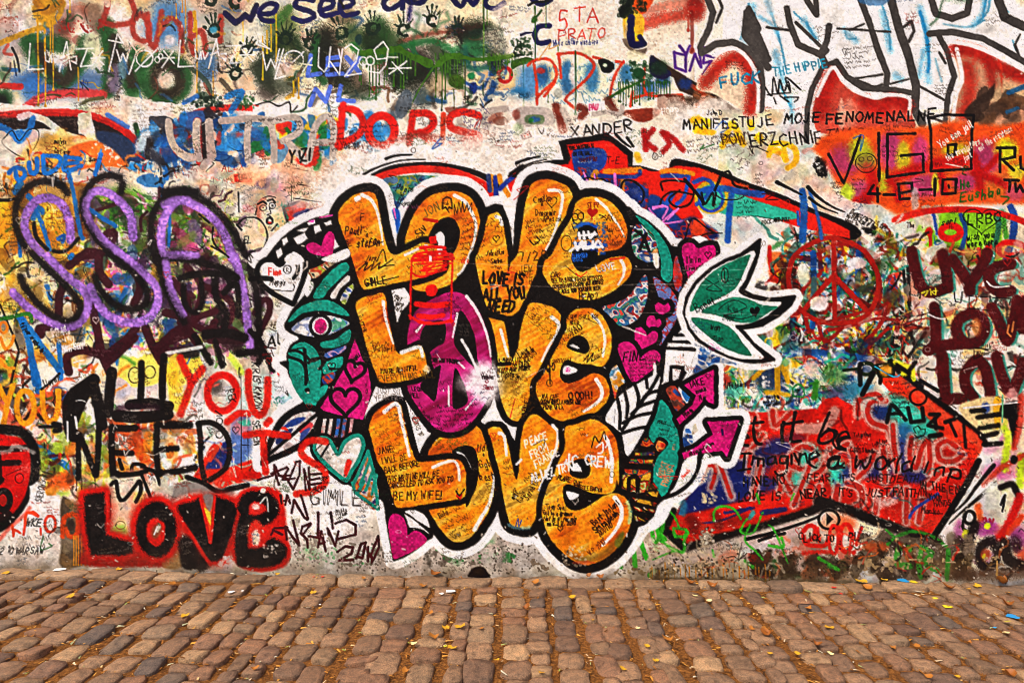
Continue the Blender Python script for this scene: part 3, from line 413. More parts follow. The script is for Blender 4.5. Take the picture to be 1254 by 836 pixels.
# DUDE!
part('painted_lettering', 'blue brushed letters DUDE with an exclamation mark'); DU = CUR[0]; T(0, 160); DB = '1f80c0'
for s in ('60 270 90 240 150 250 160 290 120 320 105 300 100 260', '185 205 195 270 225 275 238 240 235 180', '275 165 285 270 345 255 385 200 370 165 280 160', '420 165 412 255 515 225', '415 165 510 180', '415 210 490 205'): part('letter', None, DU); S(s, 5.6, DB, rough=.7, soft=1.8)
part('letter', None, DU); S('640 155 625 210 605 280', 6.6, DB, rough=.7, w2=5)
nopart(); S('20 60 60 20 95 60', 2, 'k', op=0); SC(0, 355, 16, 4, 3.4); S('0 445 90 440', 4, 'k', rough=1); SC(0, 510, 14, 2, 4); SC(260, 490, 28, 4, 4, 'd8a020'); S('215 590 230 680 300 760', 5, BK, soft=2); S('340 770 420 770 500 690', 4.5, BK, soft=2)
S('375 680 405 670 410 700 380 700', 1.6, '1f60a8'); T(0, 310); SC(160, 120, 14, 2, 5, 'k', -20); TX('Gott ist', 320, 485, 6, 1.2, 'efe9e0', -14, adv=.75); TX('halb so was', 335, 515, 5, 1.1, 'efe9e0', -14, adv=.75); TX('Wood wey', 360, 545, 6, 1.2, 'efe9e0', -14, adv=.75); TX('NICHISON', 392, 595, 7, 1.4, 'efe9e0', -12, adv=.75); S('400 630 525 580', 1.4, 'efe9e0'); S('560 590 575 620', 1.8, 'k'); RING(0, 180, 22, 40, 2, 'efe9e0'); TX('to your country to', 150, 440, 6, 1.1, 'k', 52, adv=.72); S('0 330 50 450 110 600 115 640', 2.4, 'k'); S('115 640 90 740 70 836', 3, 'k', soft=2); TX('llevar', 270, 815, 9, 1.4, 'k', -26, adv=.7); RING(20, 475, 24, 34, 3.4, 'e8902a', soft=1.6); S('0 540 30 610 70 580 85 530', 4, 'e8962a', soft=1.6); S('0 690 40 730 90 735', 4, 'e8962a', soft=1.6); SC(120, 780, 12, 1, 5)
B(860, 780, 36, 50, 'f2dc7a', soft=3); RING(862, 780, 40, 50, 1.2, 'k'); SC(850, 770, 10, 2, 4); RING(960, 760, 34, 40, 1, 'k'); TX('kiss', 940, 780, 6, .9, 'k', 60)
# orange YOU
yo = part('painted_lettering', 'orange brushed letters YOU on red'); T(0, 440); YO = 'eaa022'
for s in ('-10 170 25 240 45 270', '80 170 50 270 20 420', '270 205 275 330 310 395 355 370 372 290 372 200'): part('letter', None, yo); S(s, 7, YO, rough=.6, soft=1.8)
part('letter', None, yo); RING(160, 305, 56, 105, 7, YO, rough=.6, soft=1.8)
nopart(); S('265 190 330 140 380 90', 3, 'k'); S('340 410 380 420 385 450 350 455', 6, BK, soft=3); S('250 430 370 430', 4, BK, soft=3)
# black block strokes
part('painted_lettering', 'thick black brushed strokes above the word NEED')
for s, w in (('600 130 540 170 450 250 440 420 470 490', 15), ('590 150 630 290 650 420', 14), ('560 190 500 300 470 380', 14), ('715 80 700 220 690 340', 13), ('905 25 905 140 900 250', 8.5), ('1050 -20 1040 120 1040 240', 9), ('750 360 900 370 1070 350', 15), ('830 290 960 280 1080 300', 13)): SP(s, w, BK, soft=2.5, op=.97, grain=.4)
SP('760 310 900 300 1000 310', 8, '3a1c2c', soft=6, op=.7); DR(430, 400, 520, 2, 'e6e0d8'); S('480 370 490 440', 2.4, 'e6e0d8'); S('485 265 520 260 545 270', 1.2, 'e6e0d8'); S('470 20 500 10 535 5', 1.2, 'e6e0d8')
nd = part('painted_lettering', 'black sprayed word NEED')
for s, w in (('500 480 500 620 498 760', 7), ('510 490 560 610 605 730', 7.5), ('632 440 625 600 612 740', 7.5), ('715 430 712 600 722 745', 8), ('720 440 860 440', 8.5), ('720 597 840 600', 7.5), ('722 748 830 735 905 735', 7.5)): SP(s, w, BK, soft=2.5, op=.96)
for s, w in (('1005 420 1000 560 1012 730', 8), ('1000 420 1100 425 1215 420', 8), ('1010 578 1130 568', 7.5), ('1012 730 1130 715 1250 690', 8)): SP(s, w, BK, soft=3.5, op=.93)
T(200, 440); SP('225 410 240 520 238 640 265 770', 7, BK, soft=2.5); SP('225 410 310 405 390 460 425 560 400 690 300 768', 7, BK, soft=2.5); SP('30 410 170 420', 8, BK, soft=4)
nopart(); T(0, 440); S('700 836 720 790 760 800 770 836', 4.5, BK); S('850 836 880 770', 4.5, BK); S('840 710 850 670 920 680 935 740 930 836', 4.5, BK); S('905 690 990 720 1020 800', 4.5, BK); S('760 640 780 700', 5, BK); F('930 750 960 740 1010 836 960 836', 'e8e2da', soft=1.6); DR(485, 760, 836, 1.4, BK); DR(605, 750, 860, 1.4, BK); DR(520, 760, 830, 1.2, BK)
# ---------- white foot of the wall below the mural ----------
T(200, 570); MT(760, 150, 1300, 660, 'e6dfd8 e2dad2 ebe5de dcd2ca', 46, 14, .7, seed=7); F('770 430 900 480 1000 540 1100 560 1254 600 1254 680 700 690 780 600', 'd6cdc4', soft=6, sm=False); SK(800, 420, 1254, 660, 120, '5a4e46', .9); SP('920 540 1000 560 1100 580', 9, 'b8d4b0', soft=7, op=.7); WEAR(780, 400, 1254, 660, '9a8e82', .66, .75); WEAR(800, 300, 900, 420, 'b0a898', .62, .8)
T(400, 570); MT(-20, 400, 1254, 680, 'd8d0c8 cfc6bc c4bab0 dcd4cc', 40, 14, .8, seed=3); SK(0, 480, 1254, 690, 170, '4a4038', .9, seed=4); WEAR(0, 470, 1254, 690, '8a7f74', .64, .8); WEAR(0, 500, 1254, 690, '5a5048', .76, .5); SP('1000 500 1080 440 1060 480', 7, '4a9a5a', soft=6, op=.7); SP('640 560 660 640', 5, '6a625a', soft=5, op=.7); SP('760 560 840 620', 6, '7aa878', soft=7, op=.6); SK(700, 520, 1250, 620, 70, '3f8a4a', 1.2); SK(-200, 520, 300, 640, 50, '6ab078', 1.1); F('905 712 925 665 960 645 1005 648 1030 680 1045 715', '2a1d14', soft=3)  # last fill: hole at the foot, its inner shade painted as a dark patch
T(600, 570); MT(0, 400, 330, 700, 'd4ccc2 c8beb4 dcd4cc', 16, 14, .8); MT(820, 380, 1254, 700, 'c8bcac b8a890 d0c6b8 c4b49c', 30, 14, .85); SK(0, 450, 340, 690, 120, '4a4038', 1); SK(80, 560, 160, 620, 24, '3f8a4a', 1.6); SK(760, 480, 1254, 700, 150, '5a4a38', 1); SP('60 480 90 560 60 640', 6, '8a847c', soft=6, op=.6); WEAR(0, 560, 1254, 710, '8a7a68', .63, .75); WEAR(700, 620, 1254, 720, 'a08a60', .6, .7)
for s, w in (('950 440 975 520 1000 590', 6), ('900 480 920 560 930 640', 6), ('1030 390 1050 480 1075 560', 5), ('1130 340 1080 420 1120 470', 6), ('830 600 840 650', 5), ('1020 700 1070 660', 6), ('1050 640 1180 560', 2), ('740 640 720 680', 4)): SP(s, w, '3fb82c', soft=2.5, op=.9)
for x in range(1020, 1254, 24): DR(x + g_.uniform(-8, 8), 650 + g_.uniform(-20, 20), 720, 1.4, 'd09a2c', op=.8)
# red YOU
ry = part('painted_lettering', 'red sprayed word YOU'); T(200, 440); RR = 'd22a16'
for s in ('105 -10 140 70 175 150 110 350', '250 60 180 150', '545 80 545 200 580 330 630 350 665 270 668 130'): part('letter', None, ry); SP(s, 9, RR, soft=4, grain=.5)
part('letter', None, ry); RING(375, 215, 95, 115, 9, RR, soft=4)
nopart(); TX('KRIS KNOW', 615, 20, 9, 1.7, 'k', 86, adv=1.0); TX('SEVEN', 615, 390, 8, 1.5, 'k', 86, adv=.95); TX('REK', 460, 185, 9, 1.5, 'k', 86); S('335 330 375 360 345 360', 1.5, 'k'); RING(360, 395, 20, 22, 1.2, 'k'); RING(360, 480, 22, 22, 1.2, 'k'); S('495 90 500 400 500 700', .9, 'k'); S('540 460 545 660', .9, 'k'); S('500 545 550 548', .9, 'k'); SC(90, 60, 10, 3, 4, '7a6a3a', 70); SC(250, 20, 26, 4, 3.4, '2a2a5a', 70); SC(180, 310, 12, 3, 4, 'k', -20); SC(50, 180, 20, 2, 4, 'a08a3a', 20); S('790 200 800 230 780 210', 1.2, 'k'); S('830 620 840 660 860 680', 1, 'd06a5a'); RING(790, 200, 1, 1, .5, 'k')
SK(690, 240, 770, 300, 30, '3f8a80', 1); TX('Alex', 665, -150, 13, 2.1, 'k', -4, adv=.95); S('640 -190 680 -200 720 -180 760 -200 800 -190 840 -140 730 -10 690 -60', 1, 'k'); S('740 -270 770 -280 745 -255 770 -240', 1, 'k'); TX('+E', 680, -240, 8, 1.2, '3a302c')
# left edge: red disc with black letters
part('painted_disc', 'red shape with a black border and black letters at the wall edge'); T(0, 440)
F('-60 500 60 490 150 510 190 570 200 680 190 836 160 930 60 1030 -60 1060', 'c41812', soft=4); S('-20 445 60 450 140 470 200 540 222 640 218 760 190 880 130 980 60 1040 -20 1080', 12, BK, soft=3.5); SP('-20 570 80 572 160 565', 8, BK, soft=2.5); SP('-20 665 60 662 115 660', 7.5, BK, soft=2.5); SP('-20 780 10 770', 8, BK, soft=2.5); SP('-20 570 -5 780', 9, BK, soft=2.5); T(0, 570); RING(20, 220, 45, 60, 8, BK, soft=2.5); B(20, 220, 22, 30, 'a82418', soft=3); SP('0 340 50 320', 14, BK, soft=5); RING(122, 80, 26, 30, 1, '4a0a08'); S('40 60 130 20', .8, '4a0a08')
nopart(0); F('190 130 240 100 300 190 380 190 392 350 390 480 370 600 360 640 -20 640 -20 470 60 400 140 300 190 220', 'e6dfd8', soft=3, sm=False); WEAR(0, 430, 390, 640, 'cfc4b8', .66, .8); S('0 470 60 400 150 320 190 270', 5, 'e04a34', soft=4, op=.6)
OR_ = 'e05a1e'
part('painted_lettering', 'thin orange brushed letters on the whitewashed patch'); S('150 440 160 380 175 300 245 320', 3.6, OR_); S('245 320 215 295 190 300', 3.6, OR_); S('85 450 95 410 130 430', 3, OR_); RING(322, 372, 34, 52, 3.6, OR_); S('260 400 262 440', 2.6, OR_); S('80 380 85 430', 3, OR_)
nopart(); TX('WKE', 175, 335, 9, 1.5, 'k', 3, adv=.85); TX('2 10 WARSAW', 0, 520, 8, 1.4, '3a3432', 0, adv=.86); SC(120, 470, 40, 2, 5, '4a4442'); S('310 450 350 400 400 395', 1, 'k'); TX('SIEROWSKI', 225, 225, 8, 1.2, '3a3432', -78, adv=.62)
nopart(0); F('392 210 460 230 540 280 560 400 550 620 390 640 392 500', '6a5c4c', soft=4); MT(390, 240, 560, 640, '8a7a6a 5a4a3c a8987c 4a4038 9a7a50', 18, 9, .8); SP('400 450 410 340 470 310 500 340 490 440 440 450 420 400', 6, 'dc5a20', soft=3); B(455, 380, 26, 36, '4a3c34', soft=4); SP('480 460 490 430', 5, 'dc5a20', soft=3)
for x in (470, 485, 500, 520, 545): DR(x, 450, 635, 1.6, 'd89a2c')
MT(690, 90, 900, 450, 'd8d070 e8b090 e0d8c0 e89a80', 16, 12, .9); F('700 430 820 430 810 420 790 380 720 390', '8fb84a', soft=5, op=.7); RING(770, 380, 30, 26, 1, '8a6a4a'); F('940 60 1060 180 1040 190 980 100', 'e6e0d8', soft=2); F('1050 180 1130 60 1130 140 1090 230', 'e2dcd4', soft=2); SC(1070, 90, 4, 10, 4, 'k'); SC(940, 80, 10, 6, 4, 'k', 20)
S('710 120 740 100 760 200 790 220 850 150 890 100 900 160 870 230', 5, BK); S('905 60 960 200', 4, BK); S('700 190 700 330', 4, BK); S('720 30 780 60 880 50 940 30', 6, BK, soft=2)
# LOVE in black and red
T(200, 440); nopart(0); SP('150 750 250 790 350 840 440 820 540 800', 5.5, BK, soft=2); T(200, 570); F('40 240 100 200 230 170 300 230 340 180 440 190 440 150 300 140 200 100 60 130', '8a827c', soft=5, op=.85); SP('150 75 260 110 345 165 440 150 540 130', 5, BK, soft=2); F('0 60 70 70 60 180 10 240 -40 200', 'dcd4cc', soft=4, op=.7)
T(0, 570); SP('540 595 700 610 900 600 1254 600', 14, 'a02014', soft=8, op=.85); F('880 560 1130 560 1130 640 560 640 560 600', 'b0281a', soft=6); F('1060 560 1160 520 1160 650 1040 650', 'b08a5a', soft=4); F('1150 480 1254 500 1254 650 1160 650', '2a2220', soft=5)
lv = part('painted_lettering', 'big black word LOVE edged in red at the foot of the wall')
RE = 'c8261a'
LO = P('538 188 600 178 668 172 672 300 676 440 720 455 840 490 852 555 780 575 580 572 556 450 540 300')
F(LO, 'b02a1e', grow=9, sm=False, soft=14, op=.8, stamp=False); F(LO, RE, grow=6, sm=False, soft=6, stamp=False); 
t_ = np.linspace(0, 2 * PI, 30)[:-1]; OO = P(np.stack([998 + 130 * np.cos(t_), 408 + 180 * np.sin(t_)], 1)); F(OO, 'b02a1e', grow=9, soft=14, op=.8, sm=False, stamp=False); F(OO, RE, grow=6, soft=6, sm=False, stamp=False)
T(200, 570); VV = P('90 262 200 222 240 218 270 360 300 492 320 215 380 212 450 240 478 300 470 400 420 520 360 600 290 606 240 540 190 460 130 350'); F(VV, 'b02a1e', grow=9, soft=14, op=.8, sm=False, stamp=False); F(VV, RE, grow=6, soft=6, sm=False, stamp=False); E1_ = '640 205 570 200 525 230 510 300 520 345 620 350 690 310 700 260 660 205'; E2_ = '515 350 500 470 505 560 560 600 650 605 730 580 745 540 700 505'
S(E1_, 25, RE, soft=5, stamp=False); S(E2_, 27, RE, soft=5, stamp=False); F('520 180 740 160 790 440 780 640 500 640 490 400', RE, soft=6, stamp=False)
part('letter', None, lv); F(LO, BK, sm=False, soft=5.5, grain=.9, var=.5)
part('letter', None, lv); F(OO, BK, sm=False, soft=5.5, grain=.9, var=.5); T(0, 570); B(995, 425, 62, 92, 'd0261a', soft=4); B(1000, 415, 30, 50, '9a5a3c', ang=.3, soft=5); B(1010, 400, 14, 30, 'c8bca8', ang=.4); S('985 440 1005 390', 2, 'd8ccc0')
part('letter', None, lv); F(VV, BK, sm=True, soft=5.5, grain=.9, var=.5); T(200, 570); SP('140 500 200 600 240 630', 20, BK, soft=9, op=.9); S('110 350 180 450 260 580 300 630', 4, RE, soft=3.5)
F('244 235 285 240 312 240 320 215 305 340 298 470 275 370', 'e0501c', sm=False, soft=3); F('260 270 300 300 302 380 285 350', 'ecc03a', soft=2); F('255 190 320 190 300 290 270 250', '8a8480', soft=4, op=.9); S('238 215 265 330 296 490', 3.2, RE, soft=2.5); S('330 200 318 330 300 490', 3.2, RE, soft=2.5)
part('letter', None, lv); S(E1_, 15, BK, soft=5.5, grain=.9, var=.5); S(E2_, 17, BK, soft=5.5, grain=.9, var=.5); F('500 540 740 520 745 600 640 640 480 640', BK, soft=5)
B(595, 270, 46, 40, 'c8342a', soft=4); B(590, 262, 24, 18, 'e2b8b0', soft=4); B(590, 440, 50, 90, 'cc3022', soft=6); B(590, 460, 24, 50, 'e6dad2', soft=6); SP('480 300 450 420 400 560', 4, RE, soft=4, op=.8); SP('380 620 430 600', 6, 'd83a2c', soft=4); SK(360, 580, 440, 650, 40, 'e0d8d0', 1.6); SK(640, 500, 740, 600, 16, 'e0d8d0', 1.3); B(640, 160, 14, 14, 'e6ded6', rough=3, soft=2); S('620 240 660 200 670 290', 1.6, 'b8b4b0')
nopart(0)
T(314, 0, K4); nopart(0)
# ULTRA letters in silver over small flags
MT(80, 600, 400, 760, '3f96c8 d83a2c f0c020 2f8a4a efe8e0 d83a2c 3f96c8 efe8e0', 34, 9, .95, stretch=1.3); MT(420, 570, 700, 760, '3f96c8 4a90c0 d8d0c8 efe8e0 2f86c0', 22, 11, .9); MT(-20, 760, 420, 900, 'e8b894 dfa888 ece4da e0b090 8a9ab8', 24, 13, .8)
for s, c in (('105 640 150 620 200 680 160 690 130 650', '2f7a3a'), ('110 650 150 650 160 690 115 690', 'f0c828'), ('300 630 345 610 350 690 310 690', '2f8a5a'), ('285 620 310 615 300 680 280 690', 'f0c020'), ('345 630 365 640 360 690 345 690', '38a0d0')): F(s, c, sm=False, soft=1.6)
T(200, 160); MT(-60, -70, 560, 190, '2f7ab4 2a5a90 3f96cc c83a2c 3a3a44 2f86c0 1f5f9c', 46, 9, .9, seed=71, stretch=2.5); SP('215 -60 235 60 230 190', 9, 'c8362a', soft=4); SP('255 -40 265 80 260 200', 8, '3a3230', soft=5); B(630, 60, 80, 90, '2f5a6a', op=.9); T(314, 0, K4); MT(-20, 560, 420, 790, '3f96cc d83a2c f0c020 2f8a4a 2f7ab4 d83a2c', 34, 7, .9, seed=72)
part('painted_lettering', 'silver grey brushed letters ULTRA')
SV = 'bdb2a9'
T(200, 160)
for s in ('28 -60 40 40 90 130 160 178 205 165', '215 -60 205 40 208 100', '285 -60 290 60 300 180', '270 200 250 230', '545 -50 535 60 540 190'): S(s, 8.6, SV, soft=1.8)
T(0, 0, K4); S('1080 590 1254 580 1300 590', 8.6, SV, soft=1.8); S('825 608 840 700 900 755 950 765', 8, SV, soft=1.8); S('955 605 960 700 972 775', 8.6, SV, soft=1.8); S('1022 595 1030 700 1040 760', 8.6, SV, soft=1.8)
T(314, 0, K4)
for s in ('70 590 85 700 85 785', '60 600 190 575 210 640 130 690', '150 690 240 790', '255 780 290 620 350 570 380 640 372 770', '270 700 390 695'): S(s, 8.6, SV, soft=1.8)
nopart(0); MT(960, 530, 1254, 720, 'b8aca2 9a5a48 c8bcb0 8a5a4a', 16, 10, .8)
S('1230 530 1140 545 1110 600 1180 640 1240 650', 8, SV, soft=2.5); S('1000 545 1000 620 1090 650', 7, SV, soft=3, op=.7)
part('painted_lettering', 'bright red spray letters DORIS')
RD = 'dc3222'; DOR = CUR[0]
for s in ('425 515 415 620 408 720', '418 530 490 545 522 600 500 660 400 712', '765 555 755 640 748 705', '765 556 840 556 868 595 835 640 770 655', '800 650 850 690 895 712'): part('letter', None, DOR); SP(s, 8.6, RD, soft=3.5, op=.97, grain=.4)
part('letter', None, DOR); RING(612, 640, 64, 74, 10, RD, soft=3)
part('letter', None, DOR); SP('1085 565 1010 548 950 570 950 620 1010 645 1080 660 1085 700 1010 722 945 705', 9, RD, soft=3); B(1040, 690, 44, 26, RD, soft=5, op=.8)
part('letter', None, DOR); SP('915 560 912 640 908 700', 6.5, 'd84a26', soft=3); SP('840 670 860 720 830 700', 4, 'd8602c', soft=3)
nopart(0); SP('690 690 800 660 900 680', 8, '9a4034', soft=7, op=.7)
T(314, 0, K4); nopart()
TX('YIZI', 160, 735, 14, 2.7, 'k', -6, adv=.68); SC(10, 590, 40, 1, 2.6); SC(180, 600, 8, 3, 2.6); SC(350, 640, 80, 5, 3.2, 'k', -4); SC(350, 480, 10, 5, 3); TX('SDW', 1010, 470, 4.6, 1, 'k'); TX('MEZ 10', 1010, 495, 4.4, 1, 'k'); TX('3', 1200, 430, 14, 1, '4a7a9a'); TX('08-08', 430, 705, 6, 1.1, 'k', -3); S('0 515 60 500 110 520 160 500 170 550 200 520', 2, 'k'); TX('IN PE', 1120, 750, 9, 1.6, 'w', -4); SC(1000, 560, 40, 5, 4, '3a2a5a', -12, lead=1.5)
S('900 740 950 720 920 790 980 740 970 790 1010 760 1030 790 1020 750 1060 740 1080 800 1020 800', 1, 'k'); SC(800, 740, 20, 2, 3, 'd02a1c', -3); SC(500, 800, 50, 2, 3, 'd02a1c', -24); SC(640, 750, 30, 2, 3, 'd02a1c', -6); S('1065 770 1070 836', 1, 'k')
T(0, 0, K4)
SC(640, 545, 40, 8, 2.4, '6a5a50', -2, op=.5); TX('malwin', 265, 678, 6, 1.2, 'k', 2, adv=.8); TX('Dat way', 265, 725, 6, 1.2, 'k', 2, adv=.8); SC(0, 560, 20, 1, 2.4); TX('3', 565, 370, 12, 1, '1a2a5a'); TX('152', 555, 470, 5, 1.2, 'k'); SC(300, 440, 20, 1, 3); S('300 430 400 435 390 400 430 440', 1, 'k'); TX('Ale', 400, 390, 6, .9, '2a4a8a')
nopart(0); T(800, 160)
MT(450, 0, 1254, 400, 'e4dace dfd4c6 e8e0d6', 30, 16, .8); B(1060, 210, 70, 80, 'efe9e0', op=.95, soft=8); SK(1030, 170, 1110, 290, 90, '2a2420', 1.8); S('1030 210 1070 180 1100 230 1060 280 1040 240 1090 200', 2, '2a2420'); MT(960, 100, 1020, 200, 'c07a70 e0d6ca', 5, 7, .6)
# ---------- top centre right ----------
T(627, 0, K4); nopart(0)
MT(0, 0, 900, 260, 'e6dac8 e4d6c2 ddcdb8 eae0d0', 26, 24, .8)
F('195 -10 520 -10 545 170 610 290 480 285 400 262 240 245 200 200 190 120', 'e6dbcc', sm=False, soft=3); WEAR(200, 0, 540, 260, 'd4c4b0', .7)
SP('640 60 760 30 880 10', 12, 'd07058', soft=9, op=.6); SP('640 120 740 90 840 70 900 30', 14, 'c0402c', soft=10, op=.75); B(900, 40, 50, 70, '9a2c20', op=.85); for_ = [DR(880, 60, 250, 5, '8a2a20', op=.6), DR(862, 60, 150, 3, 'b04a38', op=.6)]; SP('640 110 700 120', 8, 'd0705a', soft=6, op=.8); SK(640, 20, 900, 260, 40, 'b8a490', .8)
F('590 -10 690 -10 670 40 640 70 600 60', 'e0641c', soft=3); F('545 90 600 50 645 90 640 170 600 220 555 190', 'e3b43a', soft=3); B(570, 160, 24, 60, 'c8b088'); SK(530, 0, 590, 80, 60, '1f3324', 2.4); B(560, 40, 30, 34, '26301f', op=.9); SK(600, 10, 660, 60, 26, '2a3a20', 2)
F('540 190 570 240 640 270 660 235 600 240 560 190', '8a7a6c', soft=2)
part('painted_lettering', None); PARTS[-1] = ('painted_lettering', 0, 'navy brushed letters C and L'); S('185 125 130 130 112 170 130 210 180 205', 6.5, '222066', rough=.8); S('100 -5 140 20 190 0', 7, '222066', rough=.8); S('585 90 580 140 590 215 640 215', 9, '241f5e', rough=1); S('625 180 650 215', 6, '241f5e')
nopart(0); S('45 170 70 160 95 158', 3.6, '222066', w2=2)
S('100 105 130 70 145 50', 3, '4a7a24'); B(112, 95, 14, 18, '4a7a24', soft=2); HAND(30, 250, 7, 20, '22482c', 3); SK(0, 180, 100, 310, 50, '22482c', 1.6); F('0 300 60 280 110 290 80 310 40 320 0 340', '4a6a20'); DR(55, 300, 520, 1.8, '4a7420'); DR(112, 30, 300, 2, '4a7420'); DR(165, 0, 130, 1.2, '4a7420'); DR(225, 230, 330, 1.4, '4a7420'); DR(175, 400, 500, 1.4, '4a7420')
MT(40, 290, 640, 480, 'e2dcb8 dfe0c8 e8e0c8', 26, 13, .8)
for x, y, rx, ry, c in ((80, 400, 60, 90, '5a90b8'), (150, 370, 40, 60, '2f6a9a'), (270, 380, 40, 90, '3f7aa4'), (390, 380, 40, 80, '4a86aa'), (30, 460, 50, 40, '3a80a8'), (560, 360, 40, 50, '3a7aa0'), (660, 430, 60, 60, '4a7a9c'), (740, 380, 40, 60, '2f5a7a')): B(x, y, rx, ry, c, op=.88)
B(140, 345, 24, 16, 'c04a44', op=.9, soft=3)
for y in (350, 420, 475, 510): SC(180, y, 110, 1, 7, '3f7fa8', -4, w=1.5)
B(300, 370, 22, 50, 'dfe4d8', op=.9); B(640, 350, 40, 60, 'e6e2cc', op=.9)
part('painted_lettering', 'thin orange red spray outline letters below the plaster patch')
for s in ('80 320 110 295 180 290 215 340 210 390 150 450 120 480', '105 300 120 400 122 510', '210 400 160 470', '230 270 240 380', '225 265 330 262 400 310 380 370 330 420 270 470 260 490 320 540', '545 300 500 380 480 480 500 520', '400 280 440 290', '510 300 545 305', '590 450 580 520', '590 480 690 455', '650 330 660 460 830 465'): SP(s, 3.6, 'cc4a24', soft=2)
nopart(0)
F('420 290 460 285 500 320 480 360 440 350', '1c2620', rough=2); B(455, 320, 12, 10, 'c8d8b8'); DR(310, 250, 560, 2.2, '2f6a34'); S('470 482 560 430 645 390', 3.6, '4f7a24', rough=1); SK(560, 300, 760, 420, 90, '1f4a2c', 2); B(620, 360, 30, 30, '2a5a3a', soft=4)
for x in range(520, 780, 13): DR(x + g_.uniform(-4, 4), 400, 400 + g_.uniform(20, 120), 1.4, '3a6a2c')
# the slanting edge of the newer plaster
F('690 270 780 330 900 405 1010 470 1110 545 1060 570 960 500 880 470 820 445 790 380 740 350 680 330', '4f3c30', soft=2, sm=False); F('680 270 740 320 780 360 740 390 680 360', '2f2a50', soft=3); B(720, 330, 50, 40, '2a4a30', op=.8); F('900 440 1000 480 1010 520 960 540 890 500', '9a6a4a', soft=4); B(860, 500, 60, 30, '5a4636', op=.9); B(980, 530, 60, 40, '3a302a', op=.9); SP('880 420 940 470 900 520', 5, 'c0552c', soft=3); B(850, 410, 36, 30, '2a4a8a', op=.8)
F('760 460 840 470 860 540 800 580 740 560 710 520 712 462', '7a3f28', soft=2, sm=False); F('560 540 700 530 720 560 640 600 540 560', '9a4a34', soft=3)
nopart(0)
# grey-white worn band under it, with a silver rectangle letter
MT(0, 540, 1254, 760, 'd8ccc0 e2d8cc c8bcb0 e8e0d6', 40, 18, .85)
F('15 540 60 520 180 530 210 570 200 610 60 625 20 600', SV, soft=3); F('70 565 150 565 150 605 72 605', '7a8a6a', soft=2, tex=None); B(110, 585, 30, 16, '3a6aa0', op=.8); B(92, 590, 14, 14, '3a8a4a'); SP('215 520 230 560 250 640', 10, '8a4030', soft=5); SP('330 525 360 540 340 570', 9, '8a4030', soft=5); SP('470 490 500 540', 10, '7a4034', soft=6, op=.8); B(225, 455, 22, 24, 'b8b8ac', soft=2); SP('400 560 470 550 530 560 540 520', 6, SV, soft=3); SP('250 540 280 600', 8, SV, soft=4); B(30, 640, 30, 40, '5a8a4a', op=.5); B(20, 560, 20, 30, '8a3a2c', op=.6)
part('sticker', 'small pink sticker stuck on the worn wall'); F('370 505 452 495 456 535 375 550', 'f0e6e4', sm=False, rough=.1); TX('PAU', 376, 512, 7, 2, 'd8487a', -4, adv=.8)
part('sticker', 'white paper sticker with a red frame and small black figures'); F('35 660 85 640 105 665 110 750 55 765', 'ece6de', sm=False, rough=.1); S('45 662 82 645 95 668 55 682 45 662', 2.4, '4a1416', sm=False); F('55 662 80 652 85 665 60 675', 'd03a2c', sm=False); TX('31', 62, 705, 8, 1.6, 'k'); SK(60, 700, 100, 740, 8, 'k', 1)
nopart(0)
RDR = 'b8282a'
part('painted_lettering', 'dripping dark red letters K A beside the red block')
for s in ('645 640 655 730', '690 635 655 690 700 730', '735 650 770 700 740 740', '745 650 790 680 835 735'): SP(s, 7, RDR, soft=4)
nopart(0); B(880, 600, 110, 80, 'e8e2d8', op=.8)
part('painted_lettering', 'yellow spray letters and spots over black marker writing')
YE = 'ecb81c'
for s in ('880 590 960 600 920 640 900 620', '900 640 980 650', '1030 715 1070 610 1090 625 1130 705', '1050 690 1110 680', '1165 600 1170 625', '1210 665 1215 690', '610 760 620 780'): SP(s, 8, YE, soft=4)
B(900, 590, 30, 26, YE, op=.8); T(800, 160)
SP('740 160 760 95 830 85 905 120 910 200 860 240', 7, YE, soft=3); SP('735 140 800 130 850 190', 7, YE, soft=3); SP('830 100 850 180', 6, YE, soft=3); B(670, 45, 26, 26, YE, soft=4); B(800, 150, 20, 18, 'c88a30', op=.6)
T(627, 0, K4); nopart()
TX('5', 222, 42, 25, 1.8, 'd8502c', 0, asp=.6); TX('TA', 300, 45, 17, 1.8, 'd8502c', -3, adv=1); TX('PRATO', 222, 150, 12, 1.6, 'd8502c', -3, adv=1.05); TX('While chiller was here', 200, 195, 7, 1.1, '2a3a7a', -2, adv=.68); S('130 290 190 210 180 240 230 220', 1, 'd0a040')
PU = '6a3490'
for s in ('795 255 800 330 850 350 850 270 795 258', '820 225 850 265', '870 225 850 270', '870 345 895 265 925 330 915 240', '985 280 940 270 935 310 975 300 935 365'): S(s, 3.6, PU, soft=1.8, sm=False)
B(940, 240, 12, 12, PU, soft=2); TX('HOPP', 730, 530, 8, 1.6, 'ece6de', -4, adv=.85); TX('XANDER', 285, 622, 13, 2.1, 'k', -6, adv=1.02); TX('BLN', 160, 668, 6, 1, 'k', -20); SC(170, 690, 16, 3, 3, 'k', -20, op=.5)
TX('MANIFESTUJE', 838, 590, 11.5, 2, 'k', -2, adv=.93); TX('John D', 955, 540, 6, 1.2, 'k', 0); SC(845, 700, 70, 3, 3.4, '3a302c', -8, op=.7); TX('POWI', 1020, 660, 13, 2, 'k', -4, adv=.85, op=.5); TX('FUCK', 1012, 375, 13, 2.6, '2a9ab4', -8, adv=1.05)
RING(700, 765, 14, 16, .9, '4a403c', op=.7); TX('D ST', 690, 745, 7, .9, '4a403c', -6, op=.7); SC(1070, 790, 30, 3, 4, 'k', -32)
